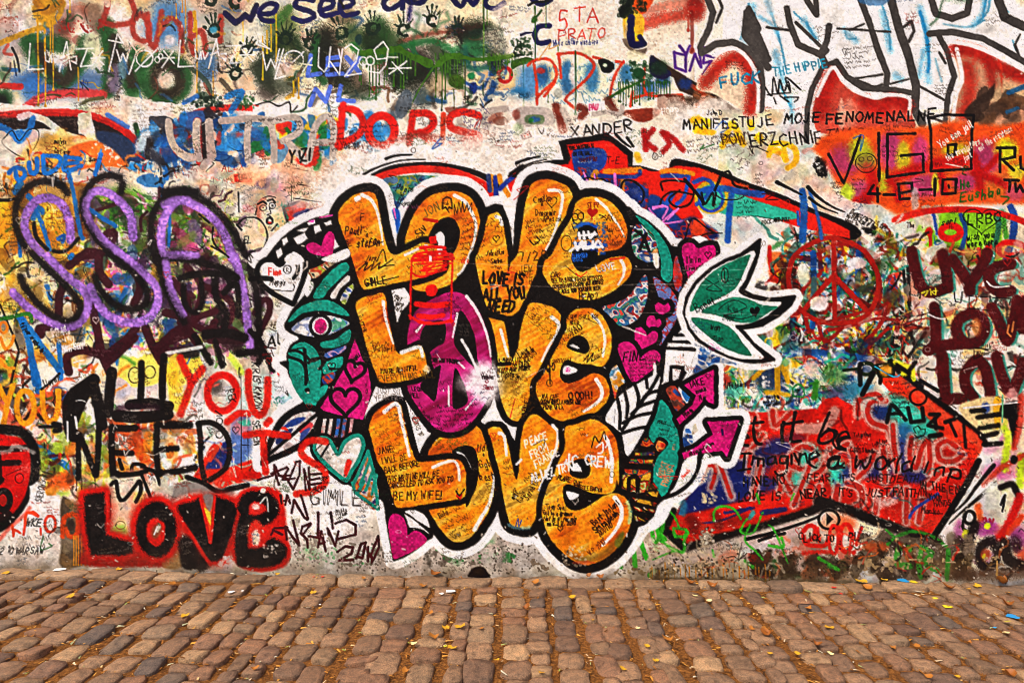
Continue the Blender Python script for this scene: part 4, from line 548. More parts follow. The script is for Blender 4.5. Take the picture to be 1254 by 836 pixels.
S('1180 470 1254 440', 1.6, 'k'); S('1185 480 1254 500 1220 460', 1.6, 'k')
# ---------- the white-and-grey piece, upper right ----------
T(940, 0, K4); nopart(0)
wp = part('painted_lettering', 'big white block letters outlined in grey with pale blue shading')
F('-245 -80 1400 -80 1400 420 1254 380 1100 300 900 230 930 420 900 500 880 610 760 600 700 560 690 490 500 480 420 450 350 400 310 340 220 480 200 620 130 600 0 520 -120 440 -20 330 -60 250 -160 240 -220 190 -215 60', 'f0ece5', sm=False, soft=2.5)
F('-320 -60 -200 -60 -210 100 -225 200 -250 250 -320 250', 'e6dccc', op=0)
for s, w in (('60 190 25 120 -40 80', 5), ('40 260 80 400', 9), ('180 100 230 190', 9), ('745 40 775 150 780 260 785 400', 8), ('1065 0 1050 70 1000 130', 7), ('370 150 430 200', 8), ('110 480 120 590', 7), ('-70 30 -90 120 -110 200', 9), ('0 10 20 60', 7), ('620 370 650 390', 9), ('760 250 740 380', 6), ('560 60 600 250', 8)): SP(s, w, '7ab4cc', soft=w * 1.1, op=.75)
for s, w in (('20 60 60 190 90 330', 3), ('190 110 215 160 235 190', 3), ('130 60 170 100', 2.5), ('375 140 390 190 430 190', 2.5), ('560 30 590 130 600 240', 2.5), ('860 120 980 135 1060 100', 2.5), ('1090 -10 1075 60 1030 110', 3), ('-90 20 -110 120 -130 190', 3), ('-60 60 -50 150', 2.5), ('1200 200 1215 250', 2), ('1150 30 1180 60', 2), ('820 290 850 400', 2.5), ('60 420 110 520', 3)): SP(s, w, '4a9ebc', soft=3, op=.75)
SP('745 60 775 180 790 300 785 350', 4, '2f96c0', soft=3, op=.9); SP('1070 0 1055 80', 3, '4aa4c8', soft=3, op=.8)
for s, w in (('0 30 60 120', 14), ('300 60 420 300', 18), ('520 200 600 340', 14), ('820 120 1000 160 1100 140', 14), ('700 60 720 200', 12), ('830 300 850 440', 12), ('-60 140 -120 200', 14)): SP(s, w, 'c4c2c0', soft=w, op=.5)
part('outline', None, wp); GY = '625d59'
for s, w in (('95 40 112 120 150 220 262 272 285 250', 9), ('140 110 255 225', 5), ('185 -10 240 75 236 -10', 8), ('300 130 290 200 262 262', 9), ('450 -10 495 110 540 250 585 365 578 432', 9), ('600 -10 640 140 690 280 725 420 718 540 755 605', 12), ('800 -10 822 70 900 92 975 65 990 -10', 10), ('1128 -10 1160 85 1254 130', 13), ('790 168 900 158 1050 190 1150 242 1280 320', 9), ('832 170 880 255 912 375 880 470 866 610', 8), ('265 335 215 440 192 540 188 690', 8), ('262 275 285 325 335 305 385 380 470 432 600 440 695 455', 9), ('0 132 115 150', 4), ('340 142 600 158', 3.5), ('400 150 470 120', 3), ('420 388 562 366', 3.5), ('440 395 520 430 560 415', 4), ('600 412 690 388', 3.5), ('735 420 800 455 862 490', 4), ('690 205 715 155 700 108 650 145', 4.5), ('1235 170 1210 220 1230 280', 3.5), ('840 260 870 310', 3.5), ('720 545 860 600', 4)): S(s, w * .88, GY, soft=1.5, rough=.5, sm=False)
F('1140 -20 1180 90 1254 130 1254 -20', 'e6e0d6', sm=False, op=0)
T(627, 0, K4)
for s, w in (('955 -10 985 60 965 140 920 230 930 260', 9), ('930 258 1000 215 1080 205 1150 240 1215 330 1225 430 1215 540', 10), ('1010 -10 1030 40 1000 110', 4), ('1150 60 1140 170 1254 330', 10), ('1160 40 1210 140', 8), ('1160 60 1254 290', 9)): S(s, w * .88, GY, soft=1.5, rough=.5, sm=False)
F('1152 40 1132 180 1200 240 1250 330 1215 220', GY, soft=2)
nopart(0)
F('940 -10 960 60 945 140 890 190 880 260 910 255 930 180 975 100 985 -10', 'ece6dd', op=0)
part('painted_panel', 'white edged panel fading from red to cream below the white letters')
F('900 430 960 330 1050 262 1110 270 1165 340 1190 430 1185 540 1160 570 1080 510 980 460', 'e2cdb4', soft=3); SP('950 400 1020 320 1100 280 1160 350 1175 460 1165 540', 15, 'b43022', soft=13, op=.9); SP('930 420 1000 370', 8, 'c85a44', soft=8, op=.7); S('985 270 1060 238 1110 245 1170 310 1205 420 1200 550', 4.5, 'efe9e1', soft=2)
TX('FUCK', 1012, 375, 13, 2.6, '2a9ab4', -8, adv=1.05, stamp=False)
T(940, 0, K4)
part('painted_panel', 'red fill fading downwards inside white edged shapes')
F('225 600 235 470 312 348 355 400 420 455 520 488 600 475 690 490 705 560 690 640 300 660', 'c25a48', soft=3); SP('310 370 280 450 260 560', 18, 'b02e22', soft=14); SP('480 500 560 540 600 490 680 520', 16, 'b02c22', soft=12); SP('420 490 410 620', 5, 'c8402c', soft=4, op=.8); B(400, 560, 40, 80, 'd8a890', op=.6); B(360, 560, 20, 80, 'e0b8a0', op=.7)
S('240 470 312 335 360 385 430 445 520 480 600 465 690 482 690 560', 4.5, 'efe9e1', soft=2)
F('905 225 1000 245 1120 300 1254 370 1280 620 900 620 920 480 945 380', 'c89a7c', soft=4); SP('920 240 1020 260 1120 320 1240 380', 16, 'b02e22', soft=12); SP('980 330 990 450 960 560', 16, 'b43a2a', soft=14, op=.85); SP('1080 300 1100 420', 12, 'a83024', soft=10, op=.8); SP('1140 320 1145 450', 3, 'c84a34', soft=3, op=.8); S('890 205 1000 225 1130 280 1260 350', 4.5, 'efe9e1', soft=2); S('925 240 950 380 920 470 900 600', 5, 'e9e2d8', soft=2)
nopart(0); B(1180, 470, 110, 70, 'c8b08a', op=.8); F('960 560 1000 500 1080 440 1110 410 1100 480 1040 520 1060 580 1000 600', '4a3a30', soft=4); MT(1050, 480, 1254, 600, '5a4838 7a5a40 4a3a30', 12, 10, .8); SP('1180 455 1254 425', 6, '2f6a90', soft=3); SP('1170 550 1220 530', 5, '3a6a8a', soft=3)
nopart()
TX('THE HIPPIE', 25, 330, 10, 1.8, '3fa0b4', -8, adv=.95); SC(360, 250, 40, 5, 3, '3a3430', -6); S('-10 430 20 470 30 380 50 460 60 390 80 450 100 400 110 450 90 380 160 440', 2.2, 'k'); S('0 465 110 455', 2, 'k'); S('30 480 40 510', 2, 'k'); S('60 470 100 500 80 480 150 480 130 500', 2, 'k'); TX('MOJE', 80, 560, 11, 2, 'k', -2, adv=1.05); TX('FENOMENALNE', 278, 560, 11.5, 2.2, 'k', -1, adv=1.12); TX('ERZCHNIE', -90, 662, 14, 2.2, 'k', -3, adv=.88, seed=2); TX('TNACE', 275, 640, 11, 1.8, '3a2420', -3, adv=1.12, op=.8)
# ---------- VIGO: orange, magenta and lime panel ----------
T(1014, 160); nopart(0)
vg = part('painted_panel', 'orange panel clouded with magenta and lime around black block letters')
F('-60 60 0 20 140 -10 300 -20 560 -20 640 -30 800 -60 960 -40 1100 -30 1300 -60 1500 -60 1500 480 1254 470 1000 470 800 470 600 520 440 540 330 480 200 440 60 350 -20 200 -100 120', 'df6222', soft=9, sm=False)
for x, y, rx, ry, c in ((120, 190, 130, 110, 'b04a78'), (200, 130, 80, 100, 'b4c02e'), (250, 190, 60, 80, '9aa030'), (400, 130, 90, 130, 'ae4a80'), (480, 180, 50, 120, 'c8c22e'), (590, 150, 60, 120, 'b84a80'), (620, 350, 130, 90, 'b24a7c'), (340, 330, 60, 70, 'bcc42e'), (840, 150, 140, 90, 'd8782a'), (830, 130, 110, 50, 'c8b830'), (1000, 200, 110, 150, 'b04a7c'), (1140, 130, 80, 90, 'c4d02e'), (1100, 330, 120, 80, 'c8743a'), (1210, 260, 60, 60, 'd0c83a'), (880, 330, 90, 70, 'b04a7c'), (690, 330, 30, 70, 'c8c22e'), (200, 380, 120, 70, 'b05a80'), (120, 400, 50, 70, 'b8cf3a'), (1060, 400, 80, 50, 'd87a30'), (1200, 400, 70, 60, 'b85a70')): B(x, y, rx, ry, c, op=.9)
RB = 'b41a18'
for s, w in (('250 240 290 330 240 440', 14), ('400 320 520 260 620 240', 13), ('440 360 450 440', 10), ('720 280 750 400', 8), ('680 215 780 205 860 195', 16), ('930 170 960 250 980 400', 11), ('930 270 1020 240 1090 160', 8), ('960 280 1060 310 1140 350', 9), ('180 460 240 470', 12)): SP(s, w, RB, soft=w * .7, op=.9)
RING(242, 208, 68, 62, 1.2, '2a2420'); RING(212, 185, 16, 14, 1, '2a2420'); RING(266, 180, 16, 14, 1, '2a2420'); S('190 215 230 240 275 225 290 195', 1.2, '2a2420'); B(242, 205, 55, 50, '9a7a50', op=.5, soft=8)
lt = part('lettering', None, vg)
for s in ('0 150 60 260 100 335', '205 35 160 170 105 325', '322 20 325 320', '380 25 555 20', '380 30 375 300', '375 300 615 265', '610 265 605 150 465 162', '655 0 660 260 915 245 915 0', '765 95 765 160 810 155 815 90 765 95', '1100 110 1100 265', '1080 112 1195 110 1195 170 1105 185', '1120 190 1190 255', '1230 170 1235 240 1254 250', '255 405 290 350', '255 405 330 405', '315 370 318 455', '355 410 425 410', '450 345 460 440 520 435', '445 342 535 335 540 385 465 400', '585 380 660 378', '685 310 682 415', '735 315 730 405 815 400 820 312 735 315', '770 350 775 365', '1130 315 1220 320', '1165 330 1160 390', '1200 340 1205 390 1230 350 1250 390'): S(s, 3.6, 'k', sm=False, rough=.6, var=.3)
S('655 0 640 -80 745 -100 930 -95 918 0', 3.6, 'k', sm=False)
nopart(); TX('You can jail', 690, 75, 9, 1.6, 'efe8e0', -32, adv=.75); TX('the revolutors', 740, 160, 8, 1.4, 'efe8e0', -30, adv=.66); TX('not the resistance', 950, 100, 7, 1.4, 'e9e2da', -33, adv=.68); TX('just', 855, 165, 7, 1.3, 'efe8e0', -30, adv=.7)
GN = '1f6a2c'; TX('E', 862, 225, 10, 1.7, '2a4a2c', 4); TX('He', 845, 320, 10, 2, GN, -8); TX('Eusha', 840, 400, 11, 2, GN, -10, adv=.95); TX('L a', 1020, 370, 10, 1.8, GN, -10); S('1110 420 1160 430 1120 470', 2, GN); SC(335, 110, 20, 3, 3); SC(20, 340, 14, 3, 3); SC(140, 320, 14, 3, 3); SC(580, 420, 20, 3, 3.6); SC(470, 460, 10, 3, 3, '7a2a5a')
B(555, 440, 28, 80, 'c0b4b0', op=.8)
T(940, 0, K4); TX('MOJE', 80, 560, 11, 2, 'k', -2, adv=1.05); TX('FENOMENALNE', 278, 560, 11.5, 2.2, 'k', -1, adv=1.12)
# ---------- right: white lines, lime panel, red rings ----------
T(1014, 160)
F('-20 360 60 400 160 460 330 480 430 560 430 640 470 720 470 836 380 760 300 690 160 620 0 540', 'e3d9cd', soft=4, sm=False); S('250 640 360 690 440 760 460 830', 8, '3a3634', soft=4); S('290 655 380 670 420 720', 5, '4f9a2c', soft=4, op=.8)
nopart(); TX('Democracy is two', 155, 500, 7, 1.3, 'k', 24, adv=.78); TX('wolves and a lamb deciding', 130, 520, 6.4, 1.2, 'k', 25, adv=.7); TX('what to have for lunch', 115, 550, 6.4, 1.2, 'k', 25, adv=.74); SC(420, 700, 30, 4, 3.4, 'k', 24)
nopart(0)
F('600 560 700 520 900 500 1080 510 1130 560 1140 700 1100 836 640 860 560 700', '8fc22c', soft=6); F('1120 520 1190 500 1254 540 1300 560 1300 836 1140 836', 'e0cfae', soft=5); MT(480, 540, 680, 800, 'd8d0c4 e8b8b8 8fb83a e3d9cd', 16, 9, .8); B(600, 560, 60, 60, 'dcd4c8', op=.8); B(1110, 560, 40, 60, '3a8a6a', op=.8)
for s, w, c in (('650 520 700 650 740 740', 6, 'd8d4d0'), ('675 530 700 660', 4, '23509a'), ('850 540 880 620 870 720 840 780', 6, '23509a'), ('1170 490 1190 560 1180 680 1140 820', 9, '204f96'), ('1090 560 1090 640 1060 760', 7, '3a7a6a'), ('1120 560 1140 680', 6, '4f9a34')): SP(s, w, c, soft=3)
part('painted_arc', 'red arc over the lime panel'); S('430 575 520 540 640 515 780 505 950 508 1090 528 1240 578 1300 610', 7.5, 'c8281e', soft=2); SP('430 575 500 550 600 520', 9, 'd84a34', soft=4, op=.7)
part('painted_ring', 'thick red ring on the lime panel'); RING(786, 650, 62, 42, 8.6, 'cf2018', soft=2)
part('painted_ring', 'thick red ring on cream beside the lime panel'); RING(1170, 758, 80, 42, 8, 'cf2018', soft=2)
nopart(0)
for x, y, r in ((648, 645, 26), (1028, 750, 24), (860, 785, 20)): B(x, y, r, r, 'cf2018', soft=2)
DR(655, 650, 840, 5, 'c02a1c'); DR(965, 760, 836, 6, 'c02a1c'); DR(735, 790, 836, 5, 'c02a1c'); B(760, 800, 130, 80, '4a2c20', op=.8); B(705, 725, 26, 30, '2f7a6a', soft=3); B(870, 830, 100, 40, '5a3a24', op=.7); B(505, 800, 60, 50, 'e6ded4', op=.9); RING(520, 790, 50, 46, 1.4, 'k'); B(540, 810, 34, 36, '4f1a22', soft=3)
nopart(); HEARTL(985, 570, 120, 1.4, '1a2a14', tall=.75); TX('LRBC', 885, 540, 12, 2, '16240f', -6, adv=.95); TX('en', 950, 595, 5, 1, '16240f'); TX('wish you', 890, 660, 8.4, 1.8, '16240f', -8, adv=.85); TX('were here', 890, 705, 8, 1.7, '16240f', -6, adv=.82); TX('today', 930, 745, 7, 1.5, '16240f', -2, adv=.8); TX('sari', 735, 560, 8, 1.4, '16240f', 0); TX('The', 500, 590, 6, 1.2, 'k', -4); TX('He', 775, 600, 6, 1.2, '6a1414'); HEARTL(328, 755, 22, 1, 'k')
# ---------- right: the jumbled middle ----------
nopart(0); T(1014, 310)
MT(-320, -120, 480, 760, '2f8a3a c83222 e6ded4 2a5f9c e0b020 b02a1c dcd4ca 3a9a8a 5a3a30 e6ded4 d8602c 8fb02c e6ded4', 170, 7, .85, seed=5, stretch=2.2)
MT(460, -20, 1300, 900, 'e2d8cc d8cabc dcd0c2 c07a60 e2d8cc e0b060 e2d8cc 6aa090', 90, 10, .8, seed=8)
T(800, 310); B(700, 100, 100, 120, 'e2d8cc', op=.8); B(1000, 600, 80, 130, 'dcd4cc', op=.7); B(870, 520, 40, 130, 'dcd6d0', op=.8); B(840, 700, 50, 100, 'd8d2cc', op=.85); B(780, 130, 40, 60, 'd8501c', op=.9); B(820, 140, 50, 60, 'd8b020', op=.9); B(800, 230, 60, 30, '4a2a20', op=.8); B(690, 220, 44, 40, '4a4648', op=.9, soft=5); B(1030, 400, 70, 90, 'dcd2c8', op=.6); B(700, 520, 50, 60, '7a3a28', op=.8); B(700, 570, 60, 50, '2f8a7a', op=.8)
B(830, 480, 60, 60, '9ab83a', op=.8); B(790, 560, 30, 70, 'd8b820', op=.9); B(590, 740, 60, 40, 'd8a820', op=.85); B(560, 790, 100, 60, '4a9a3a', op=.6); B(760, 770, 110, 60, '38486a', op=.8)
F('740 0 900 0 920 30 880 100 760 110', 'e0762c', soft=4, op=.8); S('745 -40 755 80 800 180', 5, 'c8281c', soft=3); SP('880 0 870 60 900 160', 6, 'c0341c', soft=3); SP('760 170 900 185 1000 180', 5, 'b03020', soft=4)
SP('770 640 900 625 1040 640 1254 640', 8, '2f7fb0', soft=4, op=.9); SP('955 0 960 180 950 300', 7, '1f6fb4', soft=2.5); SP('935 480 940 560', 7, '1f5f9c', soft=4); SP('1100 0 1130 100', 5, '2f8ac4', soft=3)
S('540 740 560 780 640 740 720 720 820 740', 1.4, '3fa4c0'); S('900 740 920 790 1000 780 1040 770', 1.6, '2f9ac0')
part('painted_line', 'looping rust red spray line below the blue uprights')
for s, w in (('1150 0 1160 140 1130 150 1000 320 1010 360 1120 380 1200 360 1230 340', 6), ('1160 150 1254 270', 6), ('900 330 1000 320', 8), ('820 400 900 370 940 350', 9), ('900 390 930 500 980 440 1000 540 1050 560 1130 480 1254 420', 6), ('780 610 880 560 960 480', 5), ('1160 150 1180 300 1180 400', 6), ('930 690 1000 735 1100 735 1254 700', 4), ('1080 620 1130 600', 5)): SP(s, w, 'a82a1a', soft=2.5, op=.92)
T(1014, 310)
for s, w in (('30 0 40 130 80 200 150 270 260 370 300 340 330 240 300 120 240 0', 6), ('0 420 140 380 330 330 380 300', 5), ('10 460 160 450 300 400', 4), ('380 330 370 440 400 560', 5), ('390 520 260 560 280 620 200 700', 4), ('0 600 200 560 400 480 640 480', 4), ('0 360 80 330 150 260', 6)): SP(s, w, '96241a', soft=2.5, op=.9)
SP('195 0 185 120 180 270', 7, '1f6fb4', soft=2.5); SP('190 150 250 190 330 180 370 110 460 60', 6, 'd8d4cc', soft=3, op=.9); SP('60 60 130 0', 6, 'e6e2dc', soft=3); SP('20 660 140 640 280 680', 9, '235a94', soft=4); SP('60 560 130 590 100 640', 8, '235a94', soft=4, op=.8); SP('90 760 130 770', 9, '23508c', soft=3); SP('80 800 180 800', 6, '23508c', soft=3); SP('420 150 440 250 420 330', 3, '26408a', soft=2); SP('390 140 440 260', 8, 'b02c20', soft=6, op=.8); F('470 80 490 100 520 450 500 455', '241d1b'); SP('510 90 520 440', 5, '241d1b', soft=2)
SP('420 480 500 450 620 485', 3, '5a141a', soft=1.5); S('520 410 620 390', 2, '5a141a'); S('530 435 630 415', 2, '7a1a20'); S('300 440 480 420 530 400', 2.4, '3a1416', sm=True); S('380 330 520 430 480 470', 4, '241d1b')
for s in ('470 640 490 560 530 500', '500 680 560 600 620 510', '400 590 450 600', '410 540 490 540', '520 510 560 600', '390 640 410 560'): S(s, 4.6, '2a2422', soft=2, sm=False)
SK(0, 0, 480, 600, 150, '241d1b', .9, seed=1); SK(0, 0, 480, 600, 120, 'e9e3da', 1, seed=2); SK(0, 0, 480, 700, 70, 'd8b820', 1, seed=3)
MT(-300, -100, 470, 700, '1f6a2c b82418 1f4f8c 2a2420 d0a018 8a1c14 3a2a20 2f8a7a e6ded4 6a1a14', 110, 5.5, .85, seed=15, stretch=2.6)
BUSY(-330, -120, 480, 740, '2a2420 a8241a 1f5f9c 2f7a2c d8b41c e9e2d8 8a1c14 241d1b e9e2d8 3a9a8a', 330, 1.2, 4.2, 18, seed=11)
for s, w in (('-60 -80 -50 130 -90 150 -220 320 -210 360 -100 380 -20 360 10 340', 5), ('150 -40 60 -60 -60 0 -120 40 -190 20', 5), ('40 0 50 160 80 200 150 270 260 370', 5.5), ('230 0 310 120 330 240 300 340 200 300 20 150', 5.5), ('-230 400 -130 350 -60 330 60 340', 6), ('-150 380 -120 500 -70 440 -40 540 0 560 90 480 210 420', 5), ('0 440 140 400 330 340 390 310', 4), ('20 490 160 460 300 420 450 430', 4), ('240 560 320 470 390 330', 5), ('200 700 260 600 380 480', 4)): SP(s, w, '9a2218', soft=2.2, op=.95)
SP('-95 0 -90 180 -100 470', 7, '1c62a4', soft=2.5); SP('195 -60 188 120 180 270', 7, '1c62a4', soft=2.5); SP('-270 650 -100 630 60 650 280 680', 8, '1f5a94', soft=4)
MT(480, 0, 1300, 900, '6a3a30 3a302c c8b8a4 b0583a 2f7a6c', 50, 7, .75, seed=18, stretch=2.5); BUSY(480, -20, 1300, 900, '2a2420 e9e2d8 b8402c d8b060 3a302c 4a8a7c 7a3a3a', 200, 1.2, 4, 16, op=.8, seed=12)
MT(-300, -100, 470, 760, '1f4a24 7a1a12 1a3a6a 241d1b 9a7a14 d8d0c4 2a6a5c', 70, 8, .55, seed=61, stretch=2.2)
nopart(0); T(0, 0, 1)
part('painted_peace_sign', 'red sprayed peace sign between the teal leaves and the maroon words')
S('1040 297 1018 291 992 299 972 316 966 346 978 376 1000 392 1030 396 1060 386 1073 362 1074 336 1060 310 1040 297', 6, 'a82a1a', soft=2.2); S('1020 292 1021 340 1022 396', 5.5, 'a82a1a', soft=2.2); S('1021 338 1004 356 986 378', 6, 'a82a1a', soft=2.2); S('1021 338 1042 360 1062 382', 6, 'a82a1a', soft=2.2); nopart(0)
B(1003, 372, 11, 9, 'e6ded4', soft=4); B(984, 336, 8, 14, 'dcd4ca', soft=5); B(1048, 322, 12, 7, 'e6ded4', soft=4)
# live love love in maroon
MR = '601a1e'; TQ = '3f9484'
def mar(lab, strokes, w):
    p_ = part('painted_lettering', lab)
    for tx, ty, s in strokes:
        T(tx, ty); S(P(s) + np.array([6, 1.5]), w * .6, TQ, soft=3, op=.9, stamp=False)
    for tx, ty, s in strokes:
        T(tx, ty); SP(s, w, MR, soft=3.2, op=.97, grain=.5)
mar('maroon letters LIVE with turquoise shadow', [(1014, 310, '535 -10 560 120 610 230 680 250 740 225'), (1014, 310, '735 10 760 120 770 220'), (1014, 310, '800 40 860 120 910 180 960 130 1000 60 1020 0'), (1014, 310, '1170 70 1080 90 1030 140 1050 210 1110 250 1170 240'), (1014, 310, '910 180 910 240')], 14)
mar('maroon letters LOVE with turquoise shadow, upper of two', [(1014, 310, '680 345 690 450 690 580'), (1014, 310, '640 620 740 590 850 580'), (1014, 310, '910 385 840 430 825 500 870 570 950 570 1000 500 990 420 920 385'), (1014, 310, '1050 350 1100 450 1150 560 1190 430 1210 300'), (1014, 310, '1245 480 1240 380 1270 300')], 14)
mar('maroon letters LOVE with turquoise shadow, lower of two', [(1014, 310, '730 650 735 836'), (1014, 440, '735 0 740 130 750 255'), (1014, 440, '740 262 820 250 860 255'), (1014, 440, '940 10 880 80 880 170 930 240'), (1014, 440, '960 0 1010 60 1030 150 1040 220'), (1014, 440, '1080 -20 1110 90 1170 210 1220 120 1254 20')], 14)
T(1014, 310); nopart(); S('640 390 700 415 750 420', 1.6, 'e6ded6'); S('600 255 640 240 620 270', 2, 'd8c23a'); S('655 230 660 265', 1.6, 'd8c23a'); S('690 225 690 265 665 245 700 240', 1.6, 'd8c23a'); S('1020 180 1060 215 1160 210', 1.6, 'e6ded6'); S('905 275 1170 290 1160 330', 1.2, 'k', sm=False); S('905 275 905 350 1030 365', 1.2, 'k', sm=False); TX('N', 1110, 315, 6, 1, 'k'); S('810 250 820 310 850 315 862 250', 1.6, 'k'); SC(620, 150, 24, 4, 3.4); S('935 605 1070 620 935 675 935 605', 1.4, 'k', sm=False); TX('Marcel', 955, 625, 5.5, 1.1, 'k', -2, adv=.8); TX('Niels', 985, 575, 6, 1.1, 'k'); S('1160 460 1150 510 1170 530', 2, 'c07a4a'); S('1190 440 1180 500', 2, 'c07a4a'); B(950, 470, 34, 60, 'c08040', op=.7); SK(800, 250, 1250, 640, 90, '3a302c', .8)
# ---------- lower right: the red block with pink letters ----------
nopart(0); T(800, 440)
MT(420, 20, 1100, 330, 'e0d6ca d8cec4 dcd4ca 5aa04a d8b02c e0d6ca 3a5a8a dcd0c4 4ab09a', 70, 8, .8, seed=3)
BUSY(420, 20, 1254, 340, '2a2420 3f8a3a d8b02c 2f5f9c e9e2d8 b8402c 2fa08a 2a3a60 e9e2d8', 170, 1.2, 4.5, 16, op=.85, seed=13)
B(460, 140, 40, 60, 'c8503c', op=.9); B(520, 200, 70, 50, '5ac0a4', op=.75); B(740, 120, 110, 90, '3a4a66', op=.9); SP('790 30 795 200', 7, 'd0a418', soft=2.5); SP('640 120 720 40', 6, 'd0a418', soft=3); SP('830 60 860 140', 6, 'd0a418', soft=3); SP('720 210 860 225', 6, 'd0a418', soft=4); B(1010, 60, 60, 60, 'dcd6d0', op=.8); SP('1040 150 1030 240', 8, '3f8a2c', soft=4); B(1160, 100, 90, 80, '4f8a3a', op=.6); B(1180, 230, 90, 80, '2f3a66', op=.7)
S('895 235 890 185 925 158 955 180 958 235 890 232', 2.4, '2f8a4a'); TX('rip', 905, 180, 5, 1, 'k'); TX('Hi', 440, 140, 8, 1.2, 'k'); TX('fogod', 480, 150, 7, 1.3, 'k', -10, adv=.8); SC(440, 190, 40, 3, 5, '3a302c', -6); TX('question', 720, 225, 5, 1.1, 'k', -3, adv=.75); TX('much more', 700, 255, 4.6, 1.1, 'k', -4, adv=.75); TX('you see', 720, 275, 4.6, 1.1, 'k', -4, adv=.75); SC(480, 325, 60, 1, 4, '7a4a8a'); SK(690, 110, 740, 170, 10, 'efe9e2', 1.6); SC(1130, 300, 24, 5, 3, '2a1a1a', 52)
rb = part('painted_block', 'red and blue block outlined in black under the writing Let it be')
T(800, 440)
F('470 380 600 330 760 320 900 330 1010 250 1100 230 1180 290 1300 380', 'c8301e', op=0)
RBK = np.array([[880, 640], [893, 520], [925, 505], [1000, 500], [1010, 488], [1025, 486], [1060, 505], [1090, 480], [1072, 455], [1095, 462], [1150, 510], [1198, 548], [1190, 580], [1150, 640], [1138, 656], [1078, 634], [1013, 616], [930, 644], [842, 668], [816, 650], [836, 612], [870, 590]], float)
F(RBK, 'c22a1a', sm=False, soft=3, tex=lambda sl, c: np.clip(np.array([.78, .16, .09]) * (.75 + .45 * N14[sl][..., None] + .12 * (N2[sl][..., None] - .5)), 0, 1))
for x, y, rx, ry, c in ((560, 690, 170, 140, '23306a'), (700, 620, 90, 90, '2a3670'), (800, 560, 90, 70, '2a3670'), (460, 760, 130, 90, '23306a'), (900, 500, 80, 40, '7a2a3a'), (1000, 640, 80, 110, '45c8b0'), (940, 760, 60, 70, '4ac8b4'), (1180, 760, 60, 70, '45c8b0'), (700, 800, 120, 60, '2a3670')): B(x, y, rx, ry, c, op=.9)
T(1014, 440)
for x, y, rx, ry, c in ((200, 200, 110, 80, '3a86a0'), (420, 310, 150, 100, '3cc0aa'), (570, 410, 150, 120, '3cc0aa'), (480, 480, 70, 80, '2f6a94'), (640, 480, 60, 50, '3cc0aa'), (60, 700, 70, 70, '45c8b0'), (300, 700, 130, 70, '2a3670'), (560, 740, 90, 60, '2a3670'), (320, 330, 90, 80, '26356e'), (470, 620, 50, 120, '3a4a80'), (130, 740, 60, 60, '2f3a70')): B(x, y, rx, ry, c, op=.9)
T(800, 570)
F('165 330 190 240 300 120 560 60 640 130 560 220 300 290', '232f6c', soft=7); B(640, 250, 120, 40, '26346e', op=.9); F('170 320 350 290 520 240 760 190 880 170 960 200 880 270 640 320 400 370 250 420 130 420', 'cf2c18', soft=5); SP('240 380 450 345 620 270', 3, '26346e', soft=2.5); SP('460 300 640 270', 4, '26346e', soft=3); SP('700 300 840 280', 7, '26346e', soft=3); B(190, 270, 30, 70, '3a8a9a', op=.7); SP('600 360 640 300 620 330', 6, '3a9a9a', soft=4); F('85 400 130 320 210 330 400 380 700 330 860 290 980 260 1000 290 800 350 500 420 350 460 230 490 190 500', 'c4301a', soft=4); SP('240 340 270 380 260 400', 14, '6a1a14', soft=9, op=.8); SP('400 320 420 380', 12, '6a1a14', soft=8, op=.7); SP('500 360 580 340', 12, '8a2216', soft=8, op=.7)
# pink edged old letters inside
T(800, 440)
for s, w in (('590 360 640 350 660 420', 5), ('560 620 640 560 700 480', 5), ('620 600 610 720', 5), ('680 640 640 836', 5), ('760 330 780 420 880 340', 6), ('860 640 940 560 1010 570', 6), ('870 670 960 700 1040 640', 6), ('1120 600 1080 700 1020 740', 6), ('1130 570 1120 640', 6), ('830 740 810 836', 6), ('930 440 1090 430 1160 330', 7)): SP(s, w + 6, 'c8a89c', soft=5, op=.8); SP(s, w, 'b0281a', soft=3, op=.9) if w != 7 else None
T(800, 570)
for s, w in (('300 80 340 0 400 20 370 140', 6), ('430 0 500 200', 6), ('640 200 690 0', 5), ('1000 0 900 250', 6), ('820 60 880 170', 6), ('1060 130 1040 280', 6)): SP(s, w + 6, 'c0a298', soft=5, op=.8); SP(s, w - 1, 'b0281a', soft=2.5, op=.9)
T(1014, 440)
PK = [('370 265 280 270 250 330 280 400 380 440 400 510', 6), ('410 420 420 560 440 700', 6), ('530 500 520 620 560 690 600 560 640 520 650 640 640 720', 6), ('820 560 760 520 700 560 720 640 800 650 860 610', 6), ('130 560 160 620 170 760', 6), ('180 760 260 680 290 600', 6), ('350 560 360 780', 6), ('640 800 720 720 800 700', 6), ('20 600 120 540', 6), ('340 250 300 220 200 260 190 350', 6)]
for s, w in PK: SP(s, w + 7, 'c6a69a', soft=5, op=.8); SP(s, w, 'b0281a', soft=2.5, op=.9)
T(1014, 570)
for s, w in (('60 130 50 250 130 280 210 230 200 140 120 110', 7), ('310 200 300 300', 6), ('500 150 500 360', 6), ('600 220 580 360', 6), ('440 150 380 220', 6)): SP(s, w + 6, 'c0a89e', soft=5, op=.8); SP(s, w, 'a8261a', soft=2.5, op=.85)
SP('300 170 340 240 420 220', 10, 'd0b4ac', soft=7, op=.7); SP('520 330 560 270 700 180', 4, '2a4a94', soft=2.5); SP('620 370 720 350', 10, 'c83a24', soft=8)
